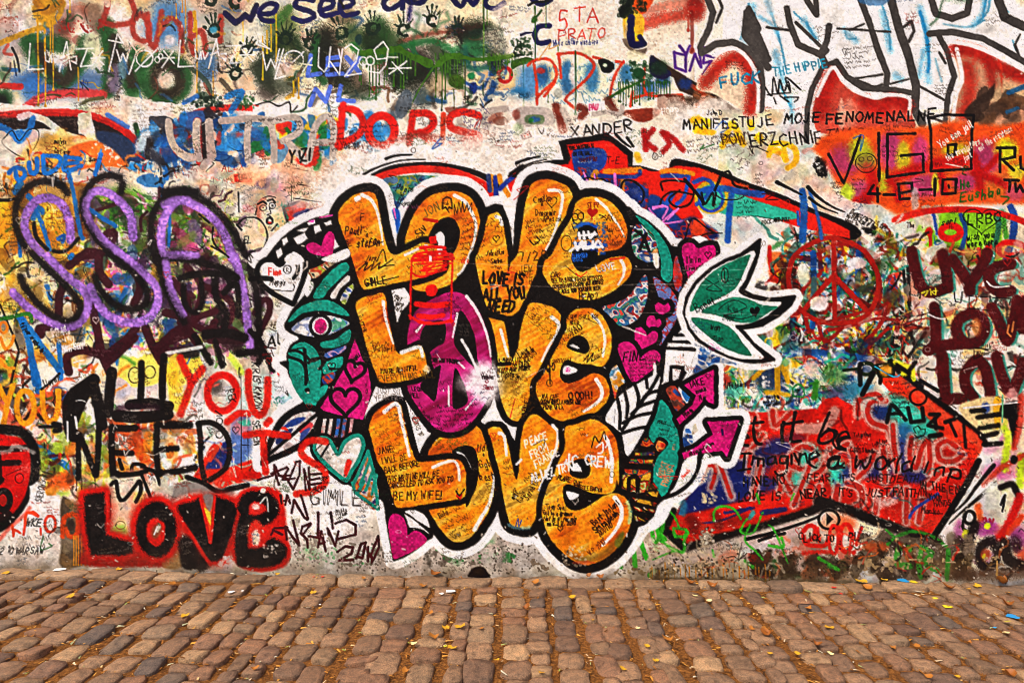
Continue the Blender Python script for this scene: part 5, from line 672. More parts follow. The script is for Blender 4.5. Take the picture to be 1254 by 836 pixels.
T(800, 440); BUSY(480, 340, 1254, 836, '6a1410 2a1a2a 8a1c14 23306a 1e1915 c8a89c', 40, 1, 3, 15, op=.45, seed=21); T(1014, 440); BUSY(0, 240, 900, 1000, '6a1410 2a1a2a 8a1c14 1e1915 23306a c8a89c 2a8a80', 55, 1, 3, 15, op=.45, seed=22)
# black frame of the block
part('outline', None, rb)
T(1014, 440); S('400 15 500 110 600 190 700 275 800 345 900 420 970 475 1000 530', 8.5, '1e1915', soft=3, rough=1.2); 
T(1014, 570); S('960 -30 900 90 800 260 690 430 650 480', 8.5, '1e1915', soft=2.5); S('650 470 500 420 350 370 200 310 0 240 -60 225', 12, '2a2320', soft=5, rough=1.5)
T(800, 570); S('1100 250 1000 290 800 355 600 420 400 470 220 525', 11, '2a2320', soft=5, rough=1.5); S('60 400 130 460 200 525', 10, '241e1c', soft=3); S('75 400 110 330 130 290', 9, '2a2420', soft=4)
nopart(0)
T(1014, 440); S('470 60 650 210 720 250', 3, '241d1b'); S('590 135 700 200', 5, '241d1b'); S('620 180 700 235', 4, 'd8d2ca', soft=2); SP('300 600 440 600', .1, 'k')
F('330 120 450 100 560 180 700 290 850 400 960 480 990 560 930 640 860 560 760 500 640 380 520 260 400 190', 'd8401c', soft=4, op=.85); 
S('375 400 400 290 425 300 495 385', 5, '1e1915', soft=2.5, sm=False); S('380 350 450 345', 4, '1e1915', soft=2); S('510 310 530 400 610 390 600 310', 5, '1e1915', soft=2.5, sm=False); RING(575, 240, 52, 50, 3, '2a1a10'); S('650 350 710 350 640 420 730 440', 5, '1e1915', soft=2.5, sm=False); S('650 490 720 480', 6, '1e1915', soft=3); S('680 380 690 440', 5, '1e1915'); S('750 400 810 380', 5, '1e1915', soft=2); S('780 400 820 490', 4, '1e1915'); S('870 420 880 560', 4, '1e1915', soft=2)
S('560 470 545 440 575 425 590 445 620 445 612 480 590 490 570 500 550 480', 1.4, '123'+'0'*3); SC(400, 160, 26, 6, 3); SC(820, 540, 24, 7, 3.4, '2a1010'); SC(400, 225, 16, 4, 3)
S('100 70 180 60', 4, '1f3a14'); RING(245, 60, 50, 36, 5, '2a3a12'); S('205 30 205 160', 6, '1e1915'); S('290 90 220 220', 7, '1e1915'); S('305 40 420 30 415 100 330 105 310 40', 5, '16240f', sm=False); S('340 105 335 150', 5, '16240f')
B(370, 70, 40, 40, 'e09a28', op=.8, soft=6); S('300 45 420 110 470 90', 1.4, '2fa0c8'); SP('540 60 550 130', 5, 'd8e02a', soft=3); SP('430 20 530 60 480 90', 7, 'e0d82a', soft=4); S('440 35 520 90', 5, '241d1b', soft=2); S('560 20 520 70', 5, '241d1b', soft=2)
# stripes right of the frame, pink and lime margin
MT(1000, 250, 1300, 1300, 'd8a8a0 c07aa0 dcd0c4 b0b83a d8602c c86a9a dcc8bc', 46, 12, .8, seed=4)
F('860 280 1100 240 1120 420 1060 500 950 440 850 340', 'd8c090', soft=4); F('1060 260 1110 250 1100 420 1070 440', 'e0b030', soft=3); B(1010, 310, 30, 40, '3a5a9a', op=.9)
for s in ('920 330 1000 325', '960 370 1100 350', '970 440 1090 420', '980 495 1080 470', '1000 545 1110 535'): SP(s, 6, '1e1915', soft=3)
F('1110 290 1230 270 1220 380 1190 560 1170 480 1150 380 1110 370', '1e1915', soft=3); S('870 310 1254 270', 1.8, 'e6dcd4'); S('1120 230 1115 400', 2, '7ab08a'); SP('1240 240 1230 400 1190 560', 8, 'c0402c', soft=5, op=.8); SP('1130 440 1150 500 1130 700', 9, 'b8cf2c', soft=6); SP('1240 620 1230 800', 10, 'b8cf2c', soft=6); SP('1000 800 1100 700 1190 650 1254 610', 7, 'c04a34', soft=4); B(1190, 640, 24, 28, '1e1915', soft=3)
T(1014, 570); S('1060 0 960 120 870 240 780 320', 6, '1e1915', soft=1.8, w2=2); S('1070 120 960 210 850 300 775 370', 6.5, '1e1915', soft=1.8, w2=1.6)
B(1060, 230, 80, 140, 'd8d6d2', op=.95, soft=14); S('1110 250 1135 190 1120 290', 3, 'k'); TX('py', 990, 310, 12, 3, 'b0202c', 4); S('1110 140 1180 120 1220 190', 8, '1e1915', soft=4, op=.9); SP('960 260 980 380', 9, 'd86028', soft=6); SP('1230 200 1180 330 1100 470', 11, 'c01f18', soft=5); SP('1240 330 1160 430', 8, 'd04a20', soft=4)
B(1010, 400, 90, 60, 'a84a90', op=.9); B(1020, 385, 24, 20, 'c8d82c', soft=3); B(1220, 470, 60, 80, 'a0508a', op=.9); B(840, 430, 40, 90, 'a84a8a', op=.7); SP('890 290 860 390 900 420', 4, '1e1915', soft=1.5); RING(905, 330, 36, 40, 4, '1e1915', soft=2)
for s, w in (('880 560 900 480 930 410 940 380', 13), ('1030 480 970 540 990 640 1060 640 1090 560 1050 480', 12), ('1130 500 1160 600 1240 640', 15)): SP(s, w, '241a18', soft=6)
SP('870 450 880 420', 6, 'c8c82c', soft=4); B(1010, 570, 36, 40, 'b0502c', op=.9); B(1000, 580, 14, 20, 'd0c02c', op=.9); B(1200, 500, 50, 60, '2a1a1c', op=.7)
# ---------- LET IT BE writing ----------
T(800, 440); nopart(0)
wr = part('painted_lettering', 'black brushed writing Let it be, Imagine a world in peace')
for s, w in (('570 500 600 480 610 500 570 510 575 545 605 548', 3.4), ('650 370 640 440 655 530 690 540', 3.8), ('605 410 700 400', 3.4), ('830 400 820 460 825 530', 4.4), ('905 340 890 440 880 520 940 520', 4.6), ('820 415 950 395', 4), ('1125 340 1090 420 1055 520 1100 535 1160 500 1170 460 1120 450 1070 490', 3.6), ('1170 520 1230 490 1250 500 1200 510 1180 560 1230 580', 3.4)): S(s, w, 'k', rough=.7)
T(1014, 440); S('0 440 40 470 30 530 60 570 110 570', 3, 'k'); S('55 510 130 490 110 460 70 480 60 540 100 570', 3, 'k')
T(800, 440)
for s in ('545 600 620 600', '585 600 575 700', '540 710 620 700', '640 620 630 670', '645 630 670 630 670 680', '680 635 705 635 705 680', '770 620 735 630 735 670 775 660 780 620 790 665', '850 620 815 620 810 660 850 660 860 620 850 720 800 740 780 715', '885 610 885 665', '900 600 930 660', '940 600 930 670', '940 620 970 600 985 660', '1000 640 1060 610 1040 590 1000 610 1000 670 1040 690', '1160 620 1120 640 1120 690 1170 680 1190 620 1180 680 1220 690'): S(s, 3, 'k', rough=.5)
T(1014, 440)
for s in ('10 640 70 630 40 620 5 660 20 700 70 690 100 660', '180 620 175 690 210 650 230 695 260 660 270 620', '345 620 310 640 300 690 340 700 375 660 350 620', '385 640 385 700', '388 660 420 635', '470 600 440 660 430 720', '520 650 475 670 475 715 520 700', '555 620 530 680 530 710', '640 655 615 720', '680 740 690 700 740 690 735 740', '790 700 760 780', '780 700 840 710 840 760 790 750'): S(s, 3, 'k', rough=.5)
nopart()
T(800, 440); TX('HAVE NO', 580, 755, 10, 2, 'k', -3, adv=.98); TX('FEAR,', 985, 735, 9.5, 2.1, 'k', -3, adv=.98)
T(1014, 570); TX("IT'S", 65, 58, 9, 1.9, 'k', -2, adv=.95); TX('JUST', 240, 52, 9, 1.9, 'k', -1, adv=1.02); TX('DEATH', 400, 62, 9, 2, 'k', 0, adv=.98); TX('IN THE END', 585, 95, 9, 1.8, 'k', 9, adv=.95); T(800, 570); TX('LOVE IS', 540, 168, 10.4, 2, 'k', -2, adv=1.06); TX('NEAR,', 935, 155, 10.4, 2, 'k', -3, adv=1.02); T(1014, 570); TX("IT'S", 62, 145, 9, 1.9, 'k', 2); TX('JUST', 235, 145, 9, 1.9, 'k', 1, adv=1.05); TX('FAITH', 412, 140, 9.5, 2, 'k', 2, adv=1.0); TX('IN', 590, 150, 8, 1.7, 'k', 4); TX('YOUR', 645, 180, 7, 1.6, 'k', 6, adv=.85); TX('HANDS', 670, 225, 7, 1.8, 'k', -4, adv=.9); TX('Marko', 598, 258, 8, 1.6, 'k', 4, adv=.85); S('640 300 730 305', 1.2, 'k')
SC(160, -120, 60, 3, 4.6, '2a1010', -3); T(1014, 440); TX('Totgether', 160, 470, 5, 1.1, '2a1010', -4, adv=.8); TX('a Linn', 300, 515, 5, 1.1, '2a1010', -10, adv=.9); TX('C.SOS Stanciu', 140, 560, 5.4, 1.2, '2a1010', 2, adv=.72)
# ---------- right foot of the wall ----------
T(800, 570); nopart(0)
MT(0, 540, 1254, 720, 'b8a890 a89678 c8bca8 8a7a60 d0c4b4', 44, 14, .8); F('200 560 600 440 1000 330 1254 400 1254 520 900 540 500 560 300 640 0 640 0 560', 'c4b4a8', soft=8, sm=False); MT(450, 460, 1254, 600, 'd0c4bc c86a4a d8d0c8 b84a34 cfc0b8 8a7a6c', 30, 9, .8); B(1180, 370, 120, 70, 'd0602c', op=.8); MT(640, 580, 960, 690, '3a2c20 a83020 4a3a28 2f5a2c 2a2018', 30, 8, .9); B(1000, 630, 90, 70, 'd8c4b8', op=.95); SP('1000 600 1100 680', 12, 'd0542c', soft=8, op=.8); MT(1000, 590, 1254, 720, '4a3a2c 3a2e22 6a5038 c86a3a', 22, 9, .8)
part('painted_lettering', 'black arrow strokes and the words CLICK TO PLAY'); S('600 470 720 440 900 385 1010 345 1060 320', 5, 'k', w2=3.4); S('680 480 760 450 840 432', 4.4, 'k')
RING(1122, 343, 64, 60, 3.6, 'k'); B(1122, 343, 54, 50, 'cfae98', soft=4, op=.7); F('1105 300 1150 340 1108 382', 'k', sm=False)
S('970 490 960 430 990 385 1030 390 1030 450 980 500 1090 510 1120 470', 5.5, 'c82a1c', soft=2.5); S('1050 400 1060 480', 4, 'c82a1c', soft=2); S('1180 390 1200 440 1170 530', 5, 'c82a1c', soft=2); RING(1225, 460, 40, 90, 4, 'c82a1c', soft=2.5); SP('960 560 1080 550 1160 565', 5, 'c02a1c', soft=4); T(1014, 570); RING(115, 460, 40, 90, 4.4, 'c82a1c', soft=2); S('210 395 180 500', 4.4, 'c82a1c', soft=2); B(162, 552, 14, 14, 'd02a1c', soft=2); RING(35, 470, 30, 90, 4, 'c82a1c', soft=2)
T(800, 570); nopart(); TX('CLICK TO', 930, 432, 8.4, 2.1, 'k', 1, adv=.93); T(1014, 570); TX('PLAY', 130, 432, 9, 2.2, 'k', 1, adv=.92); SC(200, 360, 24, 5, 2.4, '3a302c', 16)
nopart(0)
MT(250, 480, 900, 700, '4a3a30 8a7866 6a5a4a a89480 3a2e26 c0a890', 60, 10, .85, seed=2); B(300, 520, 90, 40, 'c8602c', op=.75); MT(-20, 560, 900, 700, '5a4a30 3a2c1c 7a6040', 26, 9, .7, seed=9)
GB = '3a9a30'
for s, w in (('380 500 440 450 540 420 640 440 700 470 760 520', 4), ('520 530 460 520 440 620 520 640', 8), ('600 520 580 620 590 710', 6), ('600 520 660 560 620 620 700 670', 7), ('770 540 760 720', 6), ('0 640 60 660', 4), ('370 410 440 470', 3)): SP(s, w, GB, soft=3, op=.8)
BUSY(0, 470, 1254, 700, '2a2018 4a3824 8a6a40 c8b090 3a2c1c b8402c d07030 c83a24', 45, 1, 3.6, 14, op=.8, seed=31); SK(0, 460, 1254, 720, 90, '241a12', 1.0); SK(0, 460, 1254, 720, 60, 'cbb898', 1.0, seed=5); WEAR(0, 560, 1254, 700, 'b8a078', .68, .8); WEAR(820, 600, 1254, 740, '9a7a5a', .66, .85); SP('820 700 1254 690', 14, '5a4032', soft=12, op=.7); DR(1085, 610, 700, 2, 'c8a060')
T(800, 570)
GL_ = '3fae2c'
for s, w in (('20 360 30 420 60 480', 5), ('50 480 120 530 195 550 200 480 215 420', 4), ('20 490 60 400 60 370', 5), ('130 400 210 410 210 450 140 450 130 410', 4), ('80 270 140 330 165 400', 3), ('390 350 390 290 440 258 520 280 560 340', 3), ('600 340 560 420 640 430 700 300', 2.4), ('620 380 590 480 660 550 700 600', 2.6), ('740 510 830 520 820 460', 3.6), ('740 380 780 420 860 620', 2.4), ('590 610 640 650', 4), ('660 180 680 240', 3), ('0 600 130 545', 2), ('900 180 880 220', 2), ('380 540 390 580', 3), ('1060 590 1180 660', 4)): SP(s, w, GL_, soft=2, op=.85)
B(340, 470, 44, 60, 'b8a890', soft=5, rough=4); SK(300, 400, 390, 520, 50, '3a302a', 1.6); SK(300, 400, 390, 520, 40, 'd8ccb8', 1.4); SK(310, 170, 400, 240, 26, 'd8c49a', 1.5); B(60, 140, 1, 1, 'k')
for x in range(0, 760, 34): DR(x + g_.uniform(-9, 9), 640 + g_.uniform(-20, 30), 735, g_.uniform(1, 2), 'd08a1c', op=.8)
BUSY(0, 560, 800, 730, '5a4a34 3a2c1c a08a64 c8b898 c86a3a d0c4b0', 55, 1, 3.4, 14, op=.6, seed=32); SK(0, 540, 1254, 730, 80, '2a2018', 1.0, seed=6); WEAR(0, 600, 500, 740, '8a7a5e', .62, .8); WEAR(0, 560, 500, 720, 'd6c4a8', .7, .9); SK(0, 580, 1254, 730, 160, '3a2e24', 1.1); S('470 590 520 580 550 600 600 560', 1.4, '2a2220', rough=1); SP('0 720 600 735 1254 740', 5, '6a5a40', soft=6, op=.7)

for (ax, bx) in ((-198, -34), (1290, 1452)):
    T(0, 0, 1); MT(ax, -140, bx, 700, 'c8342a 2f86c0 e0b030 3f8a3a 5a2434 e6ded4 2a2420 b8d04a e6ded4 8f5fae d8602c 7a5a4a', 90, 20, .8, seed=80); BUSY(ax, -140, bx, 700, '2a2420 c8342a e9e2d8 2f86c0 551a26 d8b41c 2a2420 3f8a3a', 90, 2, 7, 34, seed=81)
T(0, 0, 1); MT(-190, -145, 1450, -8, 'e8dcc0 2f5a3a 4a7aa4 c86a5a e8dcc0 5a4638 d8c8a4', 90, 18, .8, seed=82); BUSY(-190, -145, 1450, -12, '2a2420 26226a 2f5a3a b04a3c e9e2d8 4a7aa4', 90, 2, 8, 34, seed=83)
# old thin glazes of colour over the bare patches
gl = CV @ np.array([.3, .59, .11], np.float32); sat = CV.max(2) - CV.min(2)
bare = np.clip((gl - .62) * 5, 0, 1) * np.clip((.30 - sat) * 6, 0, 1)
XX = (np.arange(CW) + CX0)[None, :]; YY = (np.arange(CH) + CY0)[:, None]
bare = bare * np.where((YY > 110) & (YY < 225) & (XX > 300) & (XX < 880), .25, 1) * np.where((YY < 78) & (XX > 615) & (XX < 860), .12, 1) * np.where((YY < 135) & (XX > 850), .05, 1) * np.where((YY > 560) & (XX > 330) & (XX < 840), .3, 1) * np.where((YY > 580) & (XX < 80), .3, 1)
for i, (c, th) in enumerate((('c8605a', .56), ('5aa8a0', .57), ('d8a23a', .56), ('8a7aa8', .58), ('9ab048', .58), ('5a86b8', .57), ('d87838', .58))):
    n_ = vnoise(30 + 3 * i, 300 + i, 3); a_ = (np.clip((n_ - th) * 9, 0, 1) * bare * (.08 + .14 * N5))[..., None]
    CV[:] = CV * (1 - a_) + hx(c) * a_
# =====================================================================
# THE LOVE MURAL
# =====================================================================
def rotnoise(ang, lx, ly, seed):
    r = np.random.default_rng(seed); g = r.random((220, 220)).astype(np.float32)
    yy, xx = np.mgrid[0:CH, 0:CW].astype(np.float32); a = math.radians(ang)
    u = (xx * math.cos(a) + yy * math.sin(a)) / lx + 300; v = (-xx * math.sin(a) + yy * math.cos(a)) / ly + 300
    iu = np.floor(u).astype(int); iv = np.floor(v).astype(int); fu = u - iu; fv = v - iv
    fu = fu * fu * (3 - 2 * fu); fv = fv * fv * (3 - 2 * fv); m = 220
    return (g[iu % m, iv % m] * (1 - fu) + g[(iu + 1) % m, iv % m] * fu) * (1 - fv) + (g[iu % m, (iv + 1) % m] * (1 - fu) + g[(iu + 1) % m, (iv + 1) % m] * fu) * fv
STK = .5 * rotnoise(-32, 42, 9, 5) + .32 * rotnoise(-28, 26, 3.2, 6) + .18 * rotnoise(-40, 60, 24, 8)
STK = np.clip((STK - .5) * 2.0 + .5, 0, 1)
ORA = np.array([[176, 84, 16], [216, 122, 20], [230, 146, 26], [232, 160, 36], [226, 182, 76], [178, 142, 58]], np.float32) / 255
def orange_tex(sl, c):
    v = np.clip(STK[sl] * .55 + (N40[sl] - .5) * 1.1 + .5 + N14[sl] * .25 - .40, 0, .999) * 5
    i = v.astype(int); f = (v - i)[..., None]
    o = ORA[i] * (1 - f) + ORA[i + 1] * f
    return np.clip(o * (.93 + .14 * N2[sl][..., None]), 0, 1)
def jum(*cols):
    cs = np.array([hx(c) for c in cols]); cs = cs * .72 + cs.mean(0) * .22
    def tex(sl, c):
        v = np.clip((rj[sl] - .5) * 2.4 + .5, 0, .999) * (len(cs) - 1); i = v.astype(int); f = np.clip(((v - i) - .5) * 1.6 + .5, 0, 1)[..., None]
        return (cs[i] * (1 - f) + cs[i + 1] * f) * (.72 + .5 * N5[sl][..., None])
    return tex
rj = .42 * rotnoise(-38, 22, 6, 15) + .33 * rotnoise(38, 12, 4, 16) + .25 * N5

# ---- swooshes and blocks that stand behind the letters ----
T(400, 160)
nopart(0)
B(560, 400, 650, 330, 'ece5dc', soft=30, op=.95)
T(600, 160)
B(200, 180, 700, 190, 'e6ddd2', soft=30, op=.9)
T(400, 160)
part('painted_swoosh', 'red and blue arc painted behind the orange letters')
S('300 290 420 240 560 222 720 222 880 250 1000 290 1090 350', 7, 'k'); S('330 300 480 258 640 246 800 262 940 310 1040 380 1090 440', 9, 'd8412f', soft=2)
F('350 320 480 290 640 285 760 300 860 330 960 400 1040 470 980 470 860 400 700 330 600 400 520 520 460 640 430 560 400 430', '5a86a4', tex=jum('33599c', '6aa3b0', '3b9a86', 'a8a83c', '6d86a4'), soft=3)
F('920 300 1010 320 1060 380 1090 420 1060 460 1030 480 980 400', 'd63a24', soft=3)
F('1160 300 1254 255 1254 360 1200 400 1170 380', 'd4301f'); 
SP('1035 290 1060 380 1050 290 1090 330', 5, 'e09a20'); S('1080 300 1085 440 M'.replace(' M', ''), 6, '2b4f9e', soft=2); S('1035 290 1045 380', 6, '2b4f9e', soft=2, op=.8)
S('1105 290 1120 340 1170 420', 6, 'e09a20', soft=2); S('1110 370 1150 330 1190 300', 6, '2b4f9e', soft=2)
S('240 278 330 235 440 200 540 186 630 184', 3.6, 'k', w2=1.2); S('380 182 450 160 545 155', 4, 'k', w2=1.5)
S('1175 275 1254 225', 4, 'k')
nopart()
T(600, 160)
part('painted_block', 'red block outlined in black with a blue square painted on it')
F('440 70 520 50 640 35 745 12 800 50 880 110 915 140 912 225 960 225 1100 262 1254 330 1254 560 900 500 800 400 600 360 500 265 300 275 180 300 130 300 200 240 300 205 420 185 470 185', 'k', sm=False)
F('490 92 730 62 770 70 880 160 885 232 1000 250 1150 300 1254 345 1254 560 950 520 800 430 600 370 560 290 480 262 350 268 250 290 170 350 150 320 240 250 360 220 500 215 520 180', 'da2a16', sm=False, soft=2)
F('537 125 725 118 732 232 560 330 540 260', '2a4f94', soft=3); F('560 230 800 300 1050 360 1220 480 1254 640 1200 720 1050 560 900 500 820 430 700 370 600 360', '28508e', soft=6, tex=jum('254a8c', '2c4f92', '37508a', 'c03020', '2a4f94'))
SP('640 330 680 260 720 370', 5, 'c98a28'); SP('740 262 880 256 960 250', 7, 'd8901e'); S('850 280 850 410', 5, 'c98a28', soft=3, op=.8); S('700 290 930 295 960 260', 5, '2a4486', soft=2)
S('600 270 640 360', 2, 'd87fc0'); S('668 280 676 365', 2, 'd87fc0'); S('690 320 755 360', 2, 'd87fc0'); S('800 280 805 370', 3.6, 'd87fc0')
S('600 310 640 300 690 330 640 340 720 310 790 380', 2, 'k'); S('760 330 830 420 950 470 985 400 930 330 860 320 840 380 870 440', 2.6, 'k')
S('1030 310 1080 400 1200 390 1254 370', 2.6, 'k'); S('1254 350 1150 330 1100 380 1130 460 1090 490 1254 480', 2.6, 'k')
S('1020 500 1060 560 1040 600 1000 580', 3, 'd87fc0'); S('1110 500 1200 500 1130 580 1254 580', 2.6, 'd87fc0')
F('1160 185 1254 200 1254 240 1190 225 1175 262 1160 240', 'k', sm=False); F('1100 262 1160 245 1220 262 1180 282', 'd8a01e')
nopart()
TX('THE WRITING IS', 505, 105, 4.6, 1.1, 'k', -8, adv=.8); TX('ON THE WALL', 530, 140, 4.2, 1.1, 'k', -6, adv=.8); TX('BEAUTIFUL', 570, 178, 4.2, 1, '6a1418', -6, adv=.8); TX('SO', 660, 172, 4.6, 1, '6a1418', adv=.8)
TX('T-E', 745, 175, 8, 1.4, 'k', -4); SC(560, 205, 20, 1, 2, 'w'); TX('#16/10'[1:], 430, 240, 3.5, .9, 'k'); TX('THE', 280, 265, 5, 1, 'd42a1c', -15)
S('170 208 230 185 320 165', 4, 'k', w2=2.4); S('120 290 200 235 290 200 360 185', 3, 'k', w2=1.5)
S('808 25 850 70 900 105', 4, 'k', w2=2.4); S('878 45 900 75 915 100', 3.4, 'k')

T(800, 160)
part('painted_swoosh', 'long red arc outlined in black running down to the right')
F('110 200 130 180 180 185 300 215 450 265 600 330 800 400 1000 490 1254 590 1330 660 1254 700 1100 640 950 600 600 540 400 500 200 420 120 330 100 260', 'k')
F('160 225 300 240 450 300 600 365 800 430 950 500 1120 570 1254 640 1254 690 1100 660 950 620 700 540 540 500 450 480 300 450 150 400 60 330 -20 270', 'd8331c', soft=2, sm=False)
F('-20 270 100 330 240 330 280 480 320 560 250 560 140 560 40 490 -20 480', 'da3018', soft=3)
F('-20 410 60 440 150 540 180 580 100 600 -20 500', '28508e', soft=4)
F('500 400 700 460 900 520 930 560 800 570 640 545 500 545 400 500', '46b8a0', soft=3); B(370, 420, 95, 90, '3fb59a', soft=6); RING(375, 425, 100, 95, 5, 'd2b020', soft=3); RING(370, 440, 75, 75, 3.5, '2c5fb0', soft=2)
SP('330 275 480 340 590 370', 9, 'dc5a28', soft=4); S('230 280 200 420 150 470', 5, '2c5fb0', soft=3)
SP('290 390 440 370 580 395 700 408', 8, '2467b4', soft=3); SP('500 410 485 560 478 700', 7.5, '2467b4', soft=3); SP('260 330 330 310 380 350 340 420 280 470', 5, '2c5fb0', soft=2)
SP('60 290 210 287', 6, '2a57a0', soft=2); SP('55 262 130 255 250 275', 6, 'dc9a20', soft=3); S('120 410 85 470 60 490', 7, '2c5fa8', soft=3)
S('200 312 310 440 320 470', 4, 'k'); S('310 400 330 470 380 400 385 480 400 400', 3, 'k'); S('440 270 395 380', 4, 'k'); S('440 280 480 260 500 300 520 350 600 370', 3, 'k')
S('60 380 50 330 140 320 230 340 260 400 230 470 150 490 100 440 170 380', 2.6, 'k'); S('400 410 450 440 540 440 580 420', 1.6, 'k'); S('40 490 60 430 130 390 260 410', 2.6, 'k')
S('0 500 60 480', 3, 'd87fc0'); S('0 490 90 490 60 560', 2.6, 'd87fc0'); S('90 570 160 500 60 590 210 575', 2.6, 'd87fc0')
SP('955 390 965 500 955 700', 9, '1c66aa', soft=3); S('1000 380 1050 540 1075 690', 4.5, '2a6ab0', soft=3, op=.85); S('925 520 930 600', 3, '1c66aa')
S('790 330 860 365 950 410', 4.6, 'k', w2=2); S('990 362 1060 430 1150 490 1225 522', 5, 'k', w2=1.4); S('1000 430 1080 490 1180 530', 4, 'k', w2=1.4)
nopart()
SC(530, 470, 24, 4, 3, 'k', -3); TX('ROCK', 695, 575, 5, 1.2, 'k', -8); TX('AND ROLL', 770, 560, 4.6, 1.1, 'k', -4); S('700 405 780 400 720 440 800 440', 1.6, '5a2018')
F('150 620 200 570 260 550 350 600 420 660 380 700 200 700', '2b3f7e', soft=6, tex=jum('2b3f7e', 'd0452a', '2b3f7e', '40508a')); B(290, 620, 50, 55, 'd0502a', soft=5); S('205 690 230 600 260 560 340 620 390 655', 1.8, 'k'); S('280 690 340 660 440 655', 1.8, 'k')

# ---- white halo, then the black mass ----
HALO = []
LET = {}
def L_(key, *chunks):
    out = []
    for (tx, ty, s) in chunks:
        T(tx, ty); out.append(P(s))
    LET[key] = np.concatenate(out)
L_('O1', (400, 160, '500 710 530 600 580 500 660 420 760 390 860 395 930 440 970 520 990 620 985 720 950 836'), (400, 310, '930 20 870 110 800 190 720 230 640 245 560 230 530 180 520 60'))
L_('L1', (400, 160, '72 545 80 510 120 455 180 410 260 390 310 410 332 490 350 590 372 690 400 770 450 790 560 740 640 715'), (400, 310, '740 -20 745 40 735 100 640 145 540 172 400 200 265 232 222 215 190 130 150 0'), (400, 160, '120 700 90 620'))
L_('V1', (600, 160, '-15 552 15 530 55 525 85 600 105 720 122 836'), (600, 310, '115 20 118 120 135 60'), (600, 160, '180 780 200 650 220 500 250 380 280 330 360 310 440 330 500 360 530 420 520 490 470 570 420 660 370 760'), (600, 310, '330 50 280 160 230 280 190 360 130 400 60 390 0 365 -35 310 -55 230 -75 150 -95 30'), (600, 160, '-75 780 -35 650'))
L_('E1', (600, 160, '548 470 580 440 620 425 700 425 780 460 840 530 875 620 872 700 830 752 740 775 690 800'), (600, 310, '660 -10 560 -30 525 10 530 60 560 105 600 118 660 90 740 40 820 20 880 30 906 80 890 150 820 220 720 280 640 300 540 290 450 260 380 200 340 130 350 50'), (600, 160, '390 800 430 720 470 640 520 560'))
L_('L2', (400, 310, '185 325 220 290 300 265 360 255 380 290 390 380 410 480 430 580 462 642 540 612 600 590 628 640 642 720 652 760 600 790 500 815 400 828 340 820 310 760 280 680 250 580 220 470 195 380'))
L_('V2', (600, 310, '-15 412 40 425 88 440 108 530 128 660 150 668 178 600 200 470 230 370 260 320 340 325 410 350 455 400 460 460 420 560 370 650 330 720 290 836'), (600, 440, '290 100 245 260 215 350 190 390 140 385 100 340 70 250 45 130'), (600, 310, '25 690 15 560 -2 470'))
L_('E2', (600, 310, '490 420 530 370 600 350 680 365 740 430 775 520 775 620 750 690 712 725 640 712'), (600, 440, '560 25 500 2 468 22 448 80 460 130 500 152 570 132 650 90 702 95 745 130 767 200 750 260 700 320 620 370 530 395 440 390 370 350 320 280 295 210 300 150'), (600, 310, '325 800 360 740 400 660 450 560 490 480'))
L_('O3', (400, 440, '650 625 670 560 720 500 800 470 880 440 940 420 980 440 1030 520 1060 610 1075 700 1080 836'), (400, 570, '1078 90 1065 190 1040 280 990 370 930 450 860 485 800 480 740 420 690 350 655 270'), (400, 440, '700 820'))
L_('L3', (400, 440, '272 430 300 350 360 300 430 268 470 290 490 360 510 450 540 560 572 642 610 656 700 645 800 635 860 650 892 720'), (400, 570, '892 80 890 175 868 207 780 222 640 245 520 265 450 265 430 230 400 130 365 30'), (400, 440, '330 660 300 560 280 490'))
L_('V3', (600, 440, '-12 445 40 430 75 445 108 520 130 610 152 720 172 765 185 700 190 600 205 470 225 400 270 350 330 370 390 420 455 455 462 510 430 600 390 720 345 836'), (600, 570, '345 190 310 280 280 360 250 400 190 396 130 370 100 270 80 170 66 60'), (600, 440, '40 650 10 520'))
L_('E3', (600, 440, '480 440 560 410 650 380 720 410 790 480 820 580 826 700 822 800'), (600, 570, '812 90 795 155 755 180 700 180 640 172 540 130 490 120 468 165 485 250 540 285 610 265 700 205 790 175 850 190 890 240 906 310 890 400 830 510 740 590 640 632 560 620 470 560 390 470 345 370 335 260 370 130'), (600, 440, '400 760 440 650 480 560'))
ORD = ['O1', 'L1', 'V1', 'E1', 'PEACE', 'L2', 'V2', 'E2', 'O3', 'L3', 'V3', 'E3']
def EL(key, tx, ty, s): T(tx, ty); LET[key] = P(s)
PEACE = np.concatenate([(T(400, 310), P('515 590 520 500 550 400 600 340 680 290 760 255 840 250 900 280 960 350 1010 450 1040 560 1055 680 1052 790'))[1], (T(400, 440), P('1030 240 990 320 930 400 860 450 780 465 700 440 640 380 580 300 535 225 515 170'))[1]])
LET['PEACE'] = PEACE
# black mass round the letters: left ornament, right ornament
T(200, 160)
LEFTMASS = [P('600 836 650 815 700 745 790 650 920 572 1110 512 1300 480 1300 900 1100 1000 900 900')]
T(200, 310)
LEFTMASS += [P('770 470 790 410 840 330 900 260 930 200 950 100 960 -40 1300 -100 1300 836 1000 836 870 836 800 790 785 660 810 580 860 545 800 510')]
T(200, 440)
LEFTMASS += [P('785 0 800 80 840 180 890 260 830 300 760 350 700 430 660 560 620 680 720 640 860 590 930 560 960 600 1050 700 1160 790 1254 836 1450 836 1450 -20')]
T(400, 570)
LEFTMASS += [P('0 15 90 90 180 150 340 215 370 330 390 450 415 580 430 615 520 580 640 490 690 430 640 200 400 -100 100 -100')]
T(600, 160)
RIGHTMASS = [P('850 500 950 535 1040 590 1130 680 1200 790 1260 780 1300 740 1340 720 1400 760 1460 780 1480 830 1300 1100 1200 1200 900 1200 700 900')]
T(800, 310)
